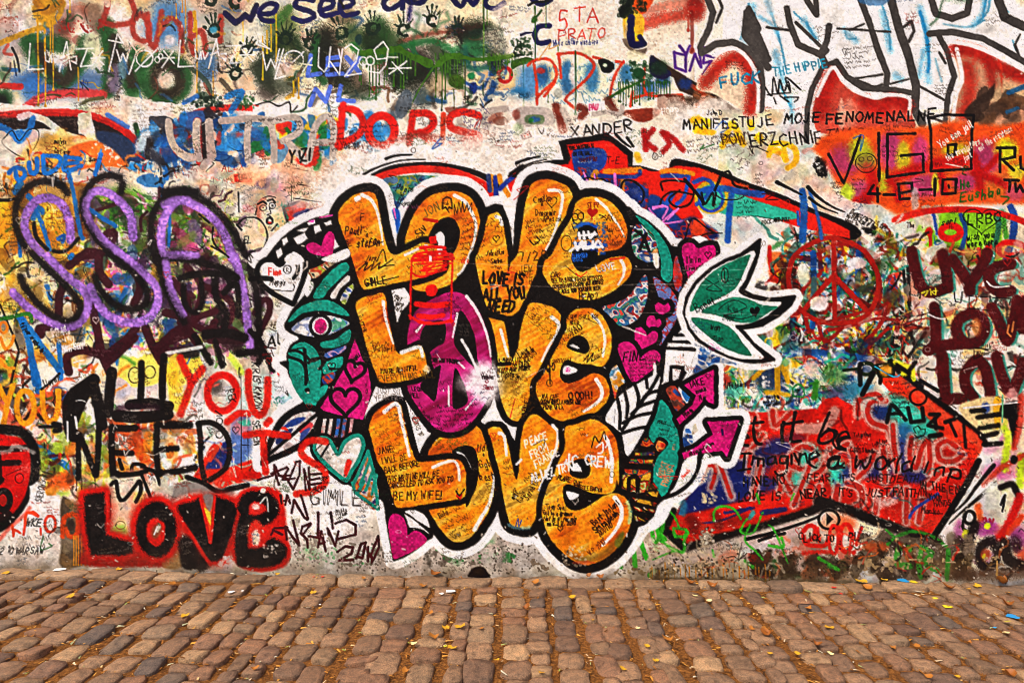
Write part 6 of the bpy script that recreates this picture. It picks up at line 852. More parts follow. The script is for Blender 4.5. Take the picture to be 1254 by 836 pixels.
RIGHTMASS += [P('-200 0 420 0 440 30 360 90 270 180 215 290 205 380 235 460 290 560 270 640 210 780 60 900 -300 836')]
T(600, 440)
RIGHTMASS += [P('700 -20 1254 -20 1254 100 1200 220 1260 280 1250 420 1230 560 1220 680 1190 800 1130 900 1080 1010 1000 1060 900 1070 800 900 700 400')]
nopart(0)
for k in ORD: F(LET[k], 'f4f0ea', grow=20, soft=2.5, sm=True, var=.03)
for m in LEFTMASS: F(m, 'f4f0ea', grow=9, soft=2.5, var=.05)
for m in RIGHTMASS: F(m, 'f4f0ea', grow=9, soft=2.5, var=.05)
T(800, 440); A1 = P('150 380 250 290 272 230 195 165 290 110 387 62 387 285 355 272 330 248 262 330 168 415'); A2 = P('185 600 260 570 382 480 345 398 440 395 550 388 512 500 470 625 440 582 330 600 195 638'); F(A1, 'f4f0ea', grow=12, sm=False, soft=2); F(A2, 'f4f0ea', grow=14, sm=False, soft=2)
part('painted_outline', 'black paint between and around the orange letters')
BLK = '241d1b'
for m in LEFTMASS + RIGHTMASS: F(m, BLK, grow=-1, soft=2, var=.25)
for k in ORD: F(LET[k], BLK, grow=(10.5 if k != 'PEACE' else 8.5), soft=2, var=.25)
T(400, 310); F('540 150 700 120 930 60 960 180 1010 330 1040 420 900 300 760 230 600 300', BLK, var=.25); F('400 250 420 500 460 620 520 560 560 350 540 200', BLK)
F('370 220 640 200 640 600 460 660', BLK, var=.25)
T(600, 310); F('200 300 300 150 560 320 500 420 300 420', BLK); F('720 300 900 180 1010 140 1060 160 1000 400 850 560 760 420', BLK)
# white gaps inside the mass
nopart(0)
T(400, 310); F('412 228 500 220 535 280 530 310 480 370 452 440 440 380', 'e8e2d8', sm=False)
T(400, 440); F('315 170 400 165 470 170 492 240 460 235 410 245 350 280 290 340 245 378 250 320 285 250', 'e8e2d8', sm=False); F('505 262 560 340 640 450 650 480 610 560 592 605 560 480', 'e8e2d8', sm=False)
F('970 400 1030 300 1090 190 1110 320 1140 390 1240 420 1240 560 1190 500 1140 430 1100 405 1040 410 1000 430', 'e8e2d8', sm=False)
T(600, 160); F('80 450 100 560 125 700 140 836 150 700 155 600 165 480 130 420', 'e8e2d8', sm=False)
T(400, 160); F('400 440 410 640 440 738 470 700 490 580 450 500', 'ebe4da', op=0)
# ---- the letters ----
WH = 'f1ede6'
def letter(key, word):
    part('painted_letter', 'orange painted letter %s, %s' % (key[0], word))
    F(LET[key], BLK, grow=7.5, soft=1.6, var=.25, stamp=False)
    F(LET[key], 'eb9a18', tex=orange_tex, soft=1.6)
def hole(s, col=BLK, **k):
    c = CUR[0]; CUR[0] = OUTL; F(s, col, var=.25, **k); CUR[0] = c
OUTL = len(PARTS) - 1
W1, W2, W3 = 'in the top word', 'in the middle word', 'in the bottom word'
def hi(s, w, w2=None): part('highlight', None, LCUR); S(s, w, WH, w2=w2, soft=1.6, var=.03); CUR[0] = LCUR
letter('O1', W1); LCUR = CUR[0]; T(400, 160)
hole('440 800 560 735 640 690 690 600 760 555 820 570 852 640 842 720 800 800 740 850 600 880')
hi('820 415 890 460 935 540 955 600 945 700 915 790 870 890 840 920', 4.5, 2.5)
letter('L1', W1); LCUR = CUR[0]; T(400, 160)
hi('225 412 280 440 320 510 345 620 360 730', 5, 1.5); part('highlight', None, LCUR); S('190 440 205 430', 6, WH)
part('highlight', None, LCUR); F('690 680 730 645 755 680 750 740 725 800 705 770 715 720', WH); part('highlight', None, LCUR); S('500 795 600 750 640 735', 3, WH); CUR[0] = LCUR
letter('V1', W1); LCUR = CUR[0]; T(600, 160)
hi('380 382 440 385 465 420 455 500 435 580 400 680 360 760', 4.2, 2); T(400, 160); hi('1085 550 1110 560 1120 600', 4)
letter('E1', W1); LCUR = CUR[0]; T(600, 160)
hi('680 440 740 490 790 560 830 620 860 680', 4, 1.6)
T(600, 310); hi('840 50 860 90 850 150 820 200', 4.4, 2); hole('530 -20 620 -40 690 -20 640 40 590 70 560 90 540 60'); F('565 30 600 35 620 50 590 75 570 65', 'e4ddd4')
letter('L2', W2); LCUR = CUR[0]; T(400, 310); hi('362 310 375 400 400 500 425 575', 4, 2); hi('480 635 560 605 600 605 612 660', 5, 4)
letter('V2', W2); LCUR = CUR[0]; T(600, 310); hi('395 410 440 450 425 520 380 590 330 690', 5, 2); hi('70 490 90 570 115 660', 3.6, 3)
letter('E2', W2); LCUR = CUR[0]; T(600, 310)
hole('490 595 518 545 570 525 620 555 637 610 612 642 560 632'); hi('655 395 710 460 735 550 722 660', 4, 2.4)
F('512 590 530 580 570 605 560 610', 'e8e2d8'); T(600, 440); hole('448 90 465 25 500 5 570 35 720 52 700 85 650 85 570 130 500 150 460 130'); F('468 90 470 50 500 38 560 68 520 92', 'e8e2d8'); hi('680 130 710 180 715 230 680 280 600 330', 5, 3)
CUR[0] = None; TX('MUI', 490, 52, 2.2, .8, 'd04a9a'); TX('AMOR', 485, 66, 2.2, .8, 'd04a9a')
letter('O3', W3); LCUR = CUR[0]; T(400, 440)
hole('800 590 840 560 910 548 958 590 972 700 962 800 930 880 890 940 895 760 860 650'); F('830 590 870 600 915 660 925 700 905 725 885 690', WH)
T(400, 570); hi('1075 20 1065 130 1040 240 990 330 945 410', 2.4, 5)
letter('L3', W3); LCUR = CUR[0]; T(400, 440); hi('370 335 430 285 460 300 480 400 505 500 530 615', 5, 3); hi('680 690 760 655 820 650 845 700 850 770', 4, 3)
letter('V3', W3); LCUR = CUR[0]; T(600, 440); hi('400 420 435 470 425 560 390 660 345 760 315 836', 4, 2); hi('60 470 90 490 105 610', 4, 3)
letter('E3', W3); LCUR = CUR[0]; T(600, 440)
hole('508 705 522 660 570 633 622 640 642 680 632 745 580 762 520 742'); F('525 710 535 670 555 660 580 690 585 715', WH); hi('735 490 765 560 780 650 775 780', 4.6, 4)
T(600, 570); hole('466 170 482 122 540 130 640 172 700 185 720 195 610 268 540 286 488 255'); F('490 165 570 185 515 222', WH); hi('800 205 840 270 835 350 790 430 720 510', 6, 3)
# magenta peace sign
part('painted_peace_sign', 'magenta peace sign painted as the O of the middle word'); PCE = LCUR = CUR[0]
F(PEACE, BLK, grow=7.5, soft=1.6, stamp=False); F(PEACE, 'a8246e', soft=1.6, tex=lambda sl, c: np.clip(np.array([.66, .13, .42]) * (.75 + .5 * N14[sl][..., None]) + (STK[sl] - .5)[..., None] * np.array([.2, .14, .22]), 0, 1))
T(400, 310)
hole('598 570 615 480 680 435 755 440 757 560 700 600 640 640'); hole('850 365 900 420 950 540 965 670 975 745 900 690 830 605 815 560 825 460')
T(400, 440); hole('600 160 725 35 712 160 692 265 640 225'); hole('822 55 875 150 905 250 880 298 812 312 806 190')
T(400, 310); hi('895 275 950 350 1000 450 1035 560 1050 660', 4, 2); hi('865 555 910 630 950 720 980 780', 3.5, 3); hi('835 385 820 470 805 540', 3, 1.5); hi('575 500 615 450', 3, 1.5)
T(400, 440); hi('780 170 782 300', 1.8); hi('890 320 960 235', 2.2, 1); hi('830 5 880 55', 2)
nopart(); B(1010, 150, 120, 150, 'eae2e0', op=.95, grain=.12, rough=3); B(930, 150, 110, 80, 'dccad2', op=.5, grain=.1); S('900 190 960 130 1010 150', 5, 'efe8e6', soft=5, op=.7)
# L2 in front of the sign
letter_save = CUR[0]
part('painted_letter_foot', None, PCE)
PARTS.pop(); CUR[0] = [i for i, p_ in enumerate(PARTS) if p_ and p_[2] and 'letter L, in the middle' in p_[2]][0]; LCUR = CUR[0]
F(LET['L2'], BLK, grow=6.5, soft=1.6, stamp=False); F(LET['L2'], 'eb9a18', tex=orange_tex, soft=1.6); T(400, 310); hi('362 310 375 400 400 500 425 575', 4, 2); hi('480 635 560 605 600 605 612 660', 5, 4)
B(640, 740, 22, 26, 'e0cdb0', soft=3, op=.8)
nopart()

# ---- ornament on the left ----
def orn(name, lab, tx, ty, s, col, **k):
    T(tx, ty); i = part(name, lab); F(s, col, **k); return i
TL = dict(tex=lambda sl, c: np.clip(np.array([.13, .60, .53]) * (.9 + .2 * N14[sl][..., None]) * (1 + .22 * (N2[sl][..., None] - .5)), 0, 1))
MG = dict(tex=lambda sl, c: np.clip(np.array([.76, .13, .48]) * (.85 + .3 * N14[sl][..., None]) * (1 + .25 * (N2[sl][..., None] - .5)), 0, 1))
orn('painted_heart', 'white heart outlined in black with names written in it', 200, 310, '632 120 650 70 700 60 745 95 775 80 800 20 840 -10 885 30 895 90 870 190 825 305 740 240 660 180', 'ece6df')
S('600 125 612 80 650 45 705 40 745 75 770 50 790 0 840 -40 900 0 912 80 895 170 840 310', 6.5, 'k'); S('600 120 615 180 680 240 760 290 830 325', 6.5, 'k'); S('560 165 620 160 690 165', 6.5, 'k'); S('820 50 855 65 862 115 835 160', 5, 'k')
nopart(); TX('Fine', 675, 95, 8, 1.8, 'e0301c', 4, adv=.8); RING(795, 105, 24, 26, 1.2, 'k'); TX('R', 785, 92, 5, 1.2, 'k'); TX('Maggie', 690, 165, 7, 1.2, 'k', 2, adv=.8); S('700 235 830 240 835 200', 1.2, 'k')
T(200, 160); W_ = 'e9e3da'
nopart(0)
for s in ('832 690 905 650 925 690 860 730', '760 700 790 680 800 710 770 740', '860 640 890 625 925 620 900 650', '1030 590 1070 575 1080 600 1040 610', '1000 545 1060 535 1080 545 1010 560', '920 590 965 570 970 590 930 610', '720 770 755 750 765 790 735 820', '1095 690 1125 740 1075 770', '960 610 1000 600 1010 640 970 660'): F(s, W_, soft=1.6, sm=False)
F('780 836 790 800 830 780 880 800 900 836 860 860', W_)
S('1000 555 1080 540', 2, 'd04a9a'); F('925 580 965 570 960 588', 'd86aa8')
part('painted_heart', 'magenta heart beside the white heart with names in it'); T(200, 160)
F('912 740 940 715 985 720 1010 740 1025 690 1060 645 1090 660 1095 720 1075 800 1030 805 960 790 925 770', 'mag', **MG)
nopart(0); T(200, 310)
F('905 240 940 180 965 200 940 260 915 280', W_); F('930 110 1000 80 1120 0 1180 0 1150 30 1060 90 990 150 950 160', 'c8b89a', tex=jum('3a4a50', 'd8c8a8', 'c0452c', 'a8b03a', 'e6dccc')); F('1065 280 1110 210 1180 140 1195 170 1130 230 1100 290', 'c8c0b8'); F('1130 300 1170 230 1215 195 1220 220 1180 290 1160 330', 'a8a8b0', tex=jum('4a6ab0', 'e0dcd8', '9aa83a', 'e8e0d8')); F('1010 40 1100 0 1180 -30 1190 20 1100 60', 'e0d8d0')
a = orn('painted_band', 'teal bar slanting above the painted eye', 200, 310, '955 280 1000 200 1080 110 1150 60 1185 70 1185 110 1120 170 1060 230 1020 285 985 290', 'teal', **TL)
eye = part('painted_eye', 'painted eye with magenta iris under a teal brow'); T(200, 310)
F('795 440 830 390 900 330 1000 300 1080 310 1150 350 1188 400 1120 392 1040 370 960 368 880 390 830 430', 'teal', **TL)
F('820 487 880 432 950 405 1070 400 1190 445 1120 490 1040 530 945 533 880 518', 'e6e2dc', tex=jum('e6e2dc', 'e8e2da', '8a94b4', 'e6e2dc')); F('1080 415 1185 445 1080 505', '6ab09a', tex=jum('e6e2dc', '4a78a8', '58b08a', 'e6e2dc'))
RING(1005, 465, 62, 66, 5, BLK); B(1005, 465, 52, 56, 'eae5df', soft=1.4, rough=.2)
part('iris', None, eye); B(1006, 467, 40, 50, 'mag', soft=1.4, rough=.3, **MG)
orn('painted_band', 'teal lid under the painted eye', 200, 310, '1005 570 1100 550 1192 485 1190 560 1110 600 1020 605', 'teal', **TL)
nopart(0); F('1035 640 1170 590 1150 630 1050 672', '3a5a9c', tex=jum('2f4f94', 'c8a0b8', '3a6aa8', '20305a'))
orn('painted_band', 'teal patch with a small heart drawn on it', 200, 310, '1030 705 1145 662 1125 742 1030 772', 'teal', **TL); HEARTL(1078, 722, 24, 1.2, 'k')
orn('painted_mask', 'teal pointed face with black swirls below the eye', 200, 310, '803 690 805 640 845 585 905 570 965 605 1000 665 1010 740 1003 840 985 950 940 1050 918 960', 'teal', sm=False, **TL)
T(200, 310); F('803 690 805 640 845 585 905 570 965 605 1000 665 1010 740 1003 840 975 960 915 960 860 900 812 800', 'teal', **TL); T(200, 440); F('1005 0 980 130 920 282 880 230 830 120 805 20 900 -60', 'teal', **TL)
T(200, 310); S('800 662 880 690 910 740 915 810 912 836', 4, BLK); S('810 625 850 622 905 650 950 690 1000 670', 3.5, BLK); S('930 700 950 680 1000 672', 4, BLK); S('860 610 900 605', 1.4, BLK); T(200, 440); S('905 -60 912 60 918 130', 4.5, BLK); B(922, 196, 17, 17, BLK, soft=1.2); B(925, 212, 9, 7, 'd8c0b0', soft=1.2)
S('1000 60 1030 20', 4, BLK)
orn('painted_band', 'small teal wedge beside the magenta hearts', 200, 440, '950 245 1020 170 1055 165 1030 225 965 280', 'teal', **TL)
nopart(0); F('1020 110 1100 80 1080 140 1025 158', '2f5aa0', tex=jum('2f4f94', 'd8502c', '3a6aa8'))
mg = orn('painted_heart', 'magenta panel with two black outlined hearts', 400, 440, '-45 320 -10 260 40 190 90 100 130 20 180 -130 230 0 262 60 275 120 285 200 262 300 232 385 150 372 60 350', 'mag', sm=False, **MG)
T(400, 440); HEARTL(120, 262, 96, 5, BLK, tall=1.05); HEARTL(178, 70, 66, 4.5, BLK, ang=14); S('20 60 110 60', 3, BLK)
T(200, 440); F('655 640 700 540 750 440 830 360 940 330 995 355 960 440 890 520 800 580 720 610', 'e6e0d8', tex=jum('e8e2da', 'e6e0d8', 'c8b4b0', 'e6e0d8')); nopart(0)
for s, c in (('760 440 830 380 910 372 850 420', '30508c'), ('740 470 830 440 780 520 720 540', '30406c'), ('860 440 930 400 960 420 900 480', 'c04a50'), ('740 440 780 430 800 460', 'c8402c'), ('880 470 940 440 880 540', '4a5a90')): F(s, c, soft=2.5)
part('painted_leaf', 'white almond shaped leaf with a black diagonal line'); S('640 660 680 540 740 420 830 335 950 312 1008 350 970 450 900 530 800 590 700 632 640 660', 8, 'k'); S('672 610 985 348', 4.5, 'k')
nopart(0)
for i, (x, c) in enumerate(((1030, 'd8ccc4'), (1072, 'cfc4bc'), (1120, '3a78bc'), (1160, '4a78b0'), (1205, 'c8a0a0'))): F('%d 380 %d 378 %d 495 %d 500' % (x - 8, x + 14, x - 4, x - 26), c, sm=False, tex=jum(c, c, 'c0605a', c))
T(400, 440)
th = part('painted_heart', 'white heart with a teal outline above the teal triangle')
hp = np.concatenate([(T(200, 440), P('975 590 970 545 1000 505 1060 515 1118 605'))[1], (T(400, 440), P('110 535 170 492 218 492 235 550 200 650 160 710 125 772 60 730 -20 655'))[1]])
F(hp, BLK, grow=6, sm=True, stamp=False); F(hp, 'e4dcd2', tex=jum('e8e2d8', 'e4dcd2', 'dcd0c4', 'e4dcd2')); T(400, 440); F('110 720 130 640 160 650 150 700 125 750', 'd8402c', soft=2); S(hp, 5, '229584', closed=True)
T(200, 440); S('1010 620 1060 540', 3, '403838'); S('975 580 1040 520', 2, '6a5048')
part('painted_triangle', 'teal hatched triangle under the teal heart'); T(400, 440)
F('165 790 265 580 330 836 340 960 300 960 220 900', 'c0603a', sm=False, tex=jum('d8502c', 'e0a040', 'e0d8d0', '3a4a8c', '241d1b'))
for s in ('170 800 265 590', '215 800 280 640', '250 836 300 700', '290 860 318 740', '165 790 180 850 325 955', '265 585 300 720 330 955', '200 850 240 780'): S(s, 4, '229584', sm=False)
part('painted_heart', 'magenta heart pointing down at the foot of the mural'); T(400, 570)
F('395 360 425 308 480 322 512 380 518 442 560 415 610 430 642 475 610 512 520 562 430 594 408 500', 'mag', **MG)
part('painted_leaf', 'white leaf beside the lowest magenta heart'); F('500 293 560 283 630 320 658 392 600 362 540 320', 'e9e1da', soft=1.6); F('500 312 560 348 655 432 600 402 530 392 515 350', 'e9e1da', soft=1.6)
nopart()
# ---- ornament on the right ----
orn('painted_band', 'teal arc beside the top orange E', 600, 160, '930 545 1000 580 1080 655 1140 750 1165 836 1168 930 1140 970 1095 930 1095 836 1060 720 1000 630', 'teal', **TL)
nopart(0)
F('920 620 960 600 1040 660 1070 740 1080 830 1000 836 930 800 905 700', '555', tex=jum('c04030', '2a5a9c', 'e6e0d8', '2fa084', '3a302c', 'd8a060')) if False else F('920 620 960 600 1040 660 1070 740 1080 830 1000 836 930 800 905 700', '555555', tex=jum('c04030', '2a5a9c', 'e6e0d8', '2fa084', '3a302c', 'd8a060'))
S('930 640 980 680 1030 800', 4, BLK); S('1000 660 960 760', 4, BLK)
T(600, 310)
F('718 350 800 320 880 280 935 215 995 138 1012 220 1000 310 960 400 900 452 830 466 785 420', '557', tex=None) if False else F('718 350 800 320 880 280 935 215 995 138 1012 220 1000 310 960 400 900 452 830 466 785 420', '555577', tex=jum('1f6a9c', 'c03a30', 'e6dcd4', '2a6a9c', '2fa084', 'd84a3a'))
F('1042 158 1110 190 1182 260 1207 340 1190 430 1130 530 1085 592 1095 500 1060 430 1090 330', '7a90c8', tex=jum('7a94cc', '7a94cc', 'b03020', '8aa0d4', 'a83028', '7a94cc'))
F('1170 130 1190 20 1230 60 1225 220 1190 240', '8a98c8', tex=jum('7a94cc', 'c03020', '8aa0d4')); F('1165 220 1200 240 1190 170 1220 180 1200 235', 'b83024'); F('950 10 1040 0 1050 40 1000 60', '4a5a80', tex=jum('c87a50', '2a5a9c', 'd8d0c4')); F('1045 0 1075 0 1078 95 1050 80', 'e0d8c4')
F('765 770 810 715 835 760 865 820 820 860 800 930 780 850', 'c87830', tex=jum('4a90b8', 'e6e0d8', 'e0a020', 'd8402c'))
hb = dict(grow=3.2, stamp=False)
def heartm(lab, s, **k):
    part('painted_heart', lab); F(s, BLK, grow=6, stamp=False); F(s, 'mag', **MG)
T(600, 310)
heartm('smallest magenta heart, topmost of the chain beside the middle E', '1055 335 1075 312 1098 325 1115 335 1140 320 1155 345 1140 375 1100 395 1070 408 1060 375')
heartm('small magenta heart, second from the top of the chain', '1000 430 1020 398 1050 400 1060 430 1085 420 1098 450 1070 480 1015 502 1003 470')
heartm('magenta heart, third in the chain above the heart reading FINE', '925 520 935 480 965 475 995 500 1005 525 1040 500 1072 510 1065 560 1020 590 950 620 930 580')
heartm('big magenta heart reading FINE in the chain of hearts', '818 610 835 575 880 565 920 590 945 630 960 670 1000 635 1050 620 1088 650 1075 710 1020 760 930 822 890 800 850 710')
nopart(); TX('FINE', 845, 640, 11, 1.8, '1a1216', -8, adv=.75); SC(880, 690, 34, 6, 3, 'k', 0, lead=1.5)
T(800, 310); part('painted_heart', 'magenta heart with writing in it beside the teal leaves')
F('182 -20 200 -60 250 -65 290 -30 340 -50 390 -50 402 0 385 40 330 100 270 170 240 205 215 130 195 50', BLK, grow=6, stamp=False); F('182 -20 200 -60 250 -65 290 -30 340 -50 390 -50 402 0 385 40 330 100 270 170 240 205 215 130 195 50', 'mag', **MG)
nopart(); TX("I'm in", 210, 20, 8, 1.3, 'k', -2, adv=.8); TX('Love with', 210, 80, 6, 1.2, 'k', -4, adv=.75); TX('you', 225, 125, 7, 1.2, 'k', -2, adv=.8); HEARTL(352, 10, 20, 1.2, 'k')
part('painted_ladder', 'white bars stacked like a ladder under the teal leaves'); W_ = 'e9e3da'
for s in ('175 490 235 490 238 512 160 512', '130 533 258 535 252 556 122 556', '95 574 262 580 258 600 88 597', '82 616 268 630 225 772 205 760 190 722 120 718 105 735 100 820 45 836 60 836'): F(s, W_, sm=False, soft=1.5)
F('120 740 180 745 165 800 125 820', W_, sm=False); S('105 836 112 725 190 728 160 836', 3.6, BLK, sm=False)
F('0 700 0 836 -20 836 30 790 35 740', W_) ; S('25 700 40 836', 4, BLK); S('150 460 80 560', 3, BLK)
part('painted_feather', 'black and white feather beside the bottom orange E'); T(600, 440)
F('738 385 770 310 830 230 900 180 1000 125 1085 92 1060 250 1020 375 960 500 882 615 850 520 838 470 790 430', W_)
for s, w in (('1098 60 1040 170 970 270 900 370 845 450', 4.6), ('815 250 832 350 828 440', 4.4), ('862 210 880 300 872 372', 4.4), ('928 165 950 240 945 290', 4.4), ('1000 120 1005 180', 4), ('1072 200 1000 225 965 280', 4.4), ('1062 262 960 300 905 348', 4.4), ('1035 340 940 360 850 405', 4.4), ('1005 430 920 445 840 472', 4.4), ('800 320 790 430', 0.1)): S(s, w, BLK)
part('painted_leaf', 'tall teal leaf between the feather and the arrows')
lf = np.concatenate([P('1093 258 1150 320 1190 420 1212 530 1202 660 1165 780'), (T(600, 570), P('1150 130 1105 202 1052 112'))[1], (T(600, 440), P('1045 780 1052 680 1080 612 1142 540 1080 490 1045 532 1015 470 1060 360'))[1]])
F(lf, BLK, grow=6, stamp=False); F(lf, 'teal', **TL); T(600, 440)
nopart(0); F('1060 560 1080 515 1125 545 1085 592', 'c8502c', tex=jum('d8402c', 'e0a050', '6a1a14'))
nopart(); TX('PEACE', 1075, 385, 3.6, .9, 'k', 12, adv=.8); SC(1085, 420, 16, 3, 3, 'k', 10); TX('ARIOST', 1070, 750, 7, 1.2, 'd88a60', -72, adv=.75); TX('FRASTUCI', 1095, 800, 7, 1.2, 'd88a60', -70, adv=.72); TX('E', 1170, 540, 6, 1.2, 'd88a60')
nopart(0)
pj = jum('d8401c', 'c02a14', 'e0702a', '2a2a6c', '3a8a3a', 'c8321a', 'e8c040')
for s in ('985 505 1010 500 1050 545 1000 560 960 545', '930 595 1050 590 1050 612 925 615', '900 635 1045 640 1040 668 890 660', '862 700 1030 710 1030 760 860 745', '850 760 880 745 880 836 845 830', '960 760 1030 770 1010 836 960 836'): F(s, 'd8401c', tex=pj, sm=False, soft=1.8)
T(600, 570)
for s in ('850 60 880 60 880 160 845 140', '900 90 930 80 935 170 900 165', '950 70 1030 70 990 170 950 175', '1010 120 1050 110 1080 150 1020 150', '1000 170 1080 160 1070 200 1000 190', '915 205 1000 220 1070 240 1060 262 930 230', '920 262 1060 282 1050 300 930 290', '925 320 1010 340 990 356 930 345'): F(s, 'd8401c', tex=jum('d84a1c', 'a8b838', 'e8e0a0', 'c02a14', '3a3018', 'e0b030'), sm=False, soft=1.8)
S('885 160 890 80 930 65 950 90 945 170', 4.5, BLK); S('905 225 1060 330', 2.6, BLK); S('905 290 1000 350', 2.6, BLK); S('1000 170 1090 250', 2.6, BLK)
T(800, 440)
nopart(0); F('80 190 140 170 190 260 200 300 150 330 100 240', 'b04a34', tex=jum('7a4a38', 'd0502c', '2a5a9c', '4a5a80')); F('200 180 240 240 210 270 180 210', '2f7ab0'); F('190 460 230 440 260 520 200 560', '4a6ab0', tex=jum('2a5aa0', 'e0dcd8', '3a7ab8'))
part('painted_arrow', 'magenta arrow pointing up with TAKE written on it'); F(A1, BLK, grow=6, sm=False, stamp=False); F(A1, 'mag', sm=False, **MG)
part('painted_arrow', 'magenta arrow pointing right, lower of the two'); F(A2, BLK, grow=6, sm=False, stamp=False); F(A2, 'mag', sm=False, **MG)
nopart(); TX('TAKE', 220, 140, 8, 1.5, 'k', -14, adv=.75); TX('usunin', 265, 190, 6, 1, 'k', -22, adv=.7); TX('May', 290, 230, 6.5, 1.2, 'k', -14, adv=.75); HEARTL(350, 105, 14, 1, 'k'); TX('Mhnom', 185, 350, 6, 1.1, 'k', -42, adv=.75); TX('All you need is love', 225, 600, 4.4, 1.1, 'k', -27, adv=.72); S('440 450 445 480', 3, '4a1a60'); TX('Forever', 470, 560, 5, .9, '5a1a40', -60, adv=.7)
nopart(0); F('200 645 295 612 282 700 215 800 150 850 175 760', W_, soft=1.8); S('300 610 285 700 240 780 170 836 90 890', 5, BLK); 
T(800, 570); F('105 180 145 125 195 20 240 -40 290 -30 240 90 160 160', W_, soft=1.8); S('300 -80 285 30 235 110 150 175 70 205', 5.5, BLK); S('-100 500 -30 390 20 330 50 260 90 232 170 205 260 130 320 20 340 -60', 7.5, W_, soft=2)
nopart(); TX('Threesle', 175, 70, 4, .8, 'd8503c', -48, adv=.75)
# ---- teal leaves ----
T(800, 310)
part('painted_leaf_spray', 'three teal leaves on white, outlined in black'); LS = CUR[0]
LB = P('685 -85 670 20 640 110 590 215 570 235 630 268 740 295 905 278 880 330 800 400 700 460 590 478 560 482 640 580 770 680 700 695 600 695 490 665 380 615 290 560 230 480 198 380 215 280 270 190 360 105 460 45 560 10')
F(LB, 'ece6dd', grow=10, soft=2, stamp=False, sm=False); F(LB, BLK, grow=2, soft=1.6, sm=False)
S('700 -60 640 80 560 30 480 60', .1, 'k')
F('625 -12 560 25 470 60 380 110 290 190 232 280 206 370 220 440 270 520 340 580 450 640 560 675 705 670 640 595 560 505 525 462 600 452 720 405 795 345 822 312 720 308 600 280 548 240 585 180 625 90 655 0', 'e9e3da', soft=1.6)
for lab, s in (('teal leaf, upper of the spray', '622 8 530 40 420 92 330 165 262 270 235 372 330 332 440 280 525 228 572 150 602 80'), ('teal leaf, middle of the spray with a small heart drawn on it', '308 376 400 320 500 283 600 290 700 330 798 342 720 392 640 440 540 442 450 412 380 390'), ('teal leaf, lower of the spray', '242 412 340 420 450 450 520 500 570 570 628 655 540 640 430 592 340 522 270 462')):
    part('leaf', lab, LS); F(s, 'teal', tex=lambda sl, c: np.clip(np.array([.10, .50, .40]) * (.9 + .25 * N14[sl][..., None]) * (1 + .2 * (N2[sl][..., None] - .5)), 0, 1))
nopart()
RING(460, 142, 22, 48, 1.3, 'k'); S('455 100 460 185', 1.3, 'k'); S('330 160 440 240 340 230 420 180', 1, 'k'); TX('Beeat', 255, 335, 10, 1.3, '12302c', -28, adv=.8); HEART(652, 372, 34, '16201e', ang=-8); S('420 360 450 330 520 300 600 340 520 380 450 400 560 420 640 400', 1.2, '12302c'); TX('BRAVE', 450, 395, 6, 1, '12302c', 4, adv=.7); TX('Keep', 480, 330, 8, 1.1, '12302c', 4); TX('wan', 375, 440, 8, 1.3, '12302c', 14, adv=.8); TX('man', 390, 510, 9, 1.3, '12302c', 14, adv=.85); SC(330, 340, 40, 1, 2.6, 'k', -26); SC(360, 585, 10, 2, 2.5, 'd04a9a', 26)
F('300 600 370 640 500 690 530 715 400 702 330 740 250 770 280 690', '3a6aa0', soft=3, tex=jum('2a5a9c', '3a78b4', 'd8d0c8', '4a6a9c'))
# =====================================================================
# WRITING ADDED ON TOP OF THE MURAL
# =====================================================================
nopart(); T(200, 440); RR = 'd22a16'
part('painted_lettering', 'red sprayed letters T and S beside the black D')
for s in ('525 485 640 470 800 490', '640 490 645 620 655 720', '610 740 520 740 400 760', '1040 525 940 520 880 580 920 640 1010 690 1040 770 980 836 850 860', '660 410 680 390', '410 400 480 345 540 350'): SP(s, 8.5, RR, soft=3.5, grain=.5)
# KEONE IAN ENGLAND 2011
part('painted_lettering', 'dark maroon brushed names and the year 2011'); MK = '5c1626'; T(200, 440)
for s in ('710 675 715 730 740 800', '605 770 700 740 720 690', '690 730 790 690', '790 760 740 740 720 690', '800 700 760 770 840 760', '810 740 760 745', '850 660 800 780 830 830 870 740 875 650 850 655', '910 836 900 700 935 830 930 690', '1010 730 940 735', '1000 760 940 770', '1010 790 945 800'): S(s, 3, MK, sm=False, rough=.5)
T(200, 570)
for s in ('750 190 755 240', '780 250 790 190 810 240', '770 225 805 220', '820 300 835 220 900 330 920 345', '880 190 925 340', '690 440 710 400 790 395', '700 410 760 440', '790 470 780 390 870 510 830 350', '940 370 890 390 880 430 920 470 925 520', '900 430 940 380', '990 300 990 460 930 450', '990 520 1010 420 1040 545', '1000 500 1030 490', '1070 300 1085 400', '1060 440 1050 400 1100 510 1120 420', '1100 370 1170 345 1230 380 1230 440 1110 470'): S(s, 3.2, MK, sm=False, rough=.5)
T(400, 570)
for s in ('70 550 120 515 170 520 160 560 80 605 170 600', '190 590 220 500 250 490 230 590 200 580', '265 520 265 610', '280 580 330 450 335 520 290 620 285 560'): S(s, 3.4, MK, sm=False, rough=.5)
nopart(); T(200, 570)
for d in (0, 2.2):
    TX('GIMLE', 935 + d * 5, 150 + d * 3, 18, .8, '4a4442', 2, adv=.82, jit=.01)
TX('Michka', 1100, 285, 5, 1.1, 'k', -14, adv=.8); TX('Jose', 1120, 305, 5, 1.1, 'k', -20); TX('DEF', 1010, 70, 4.6, 1.2, 'k'); SC(1010, 115, 20, 1, 3); TX('GE RARD', 960, 130, 4, 1, 'k', op=.6)
nopart(); IK = '2a1c10'
T(400, 160)
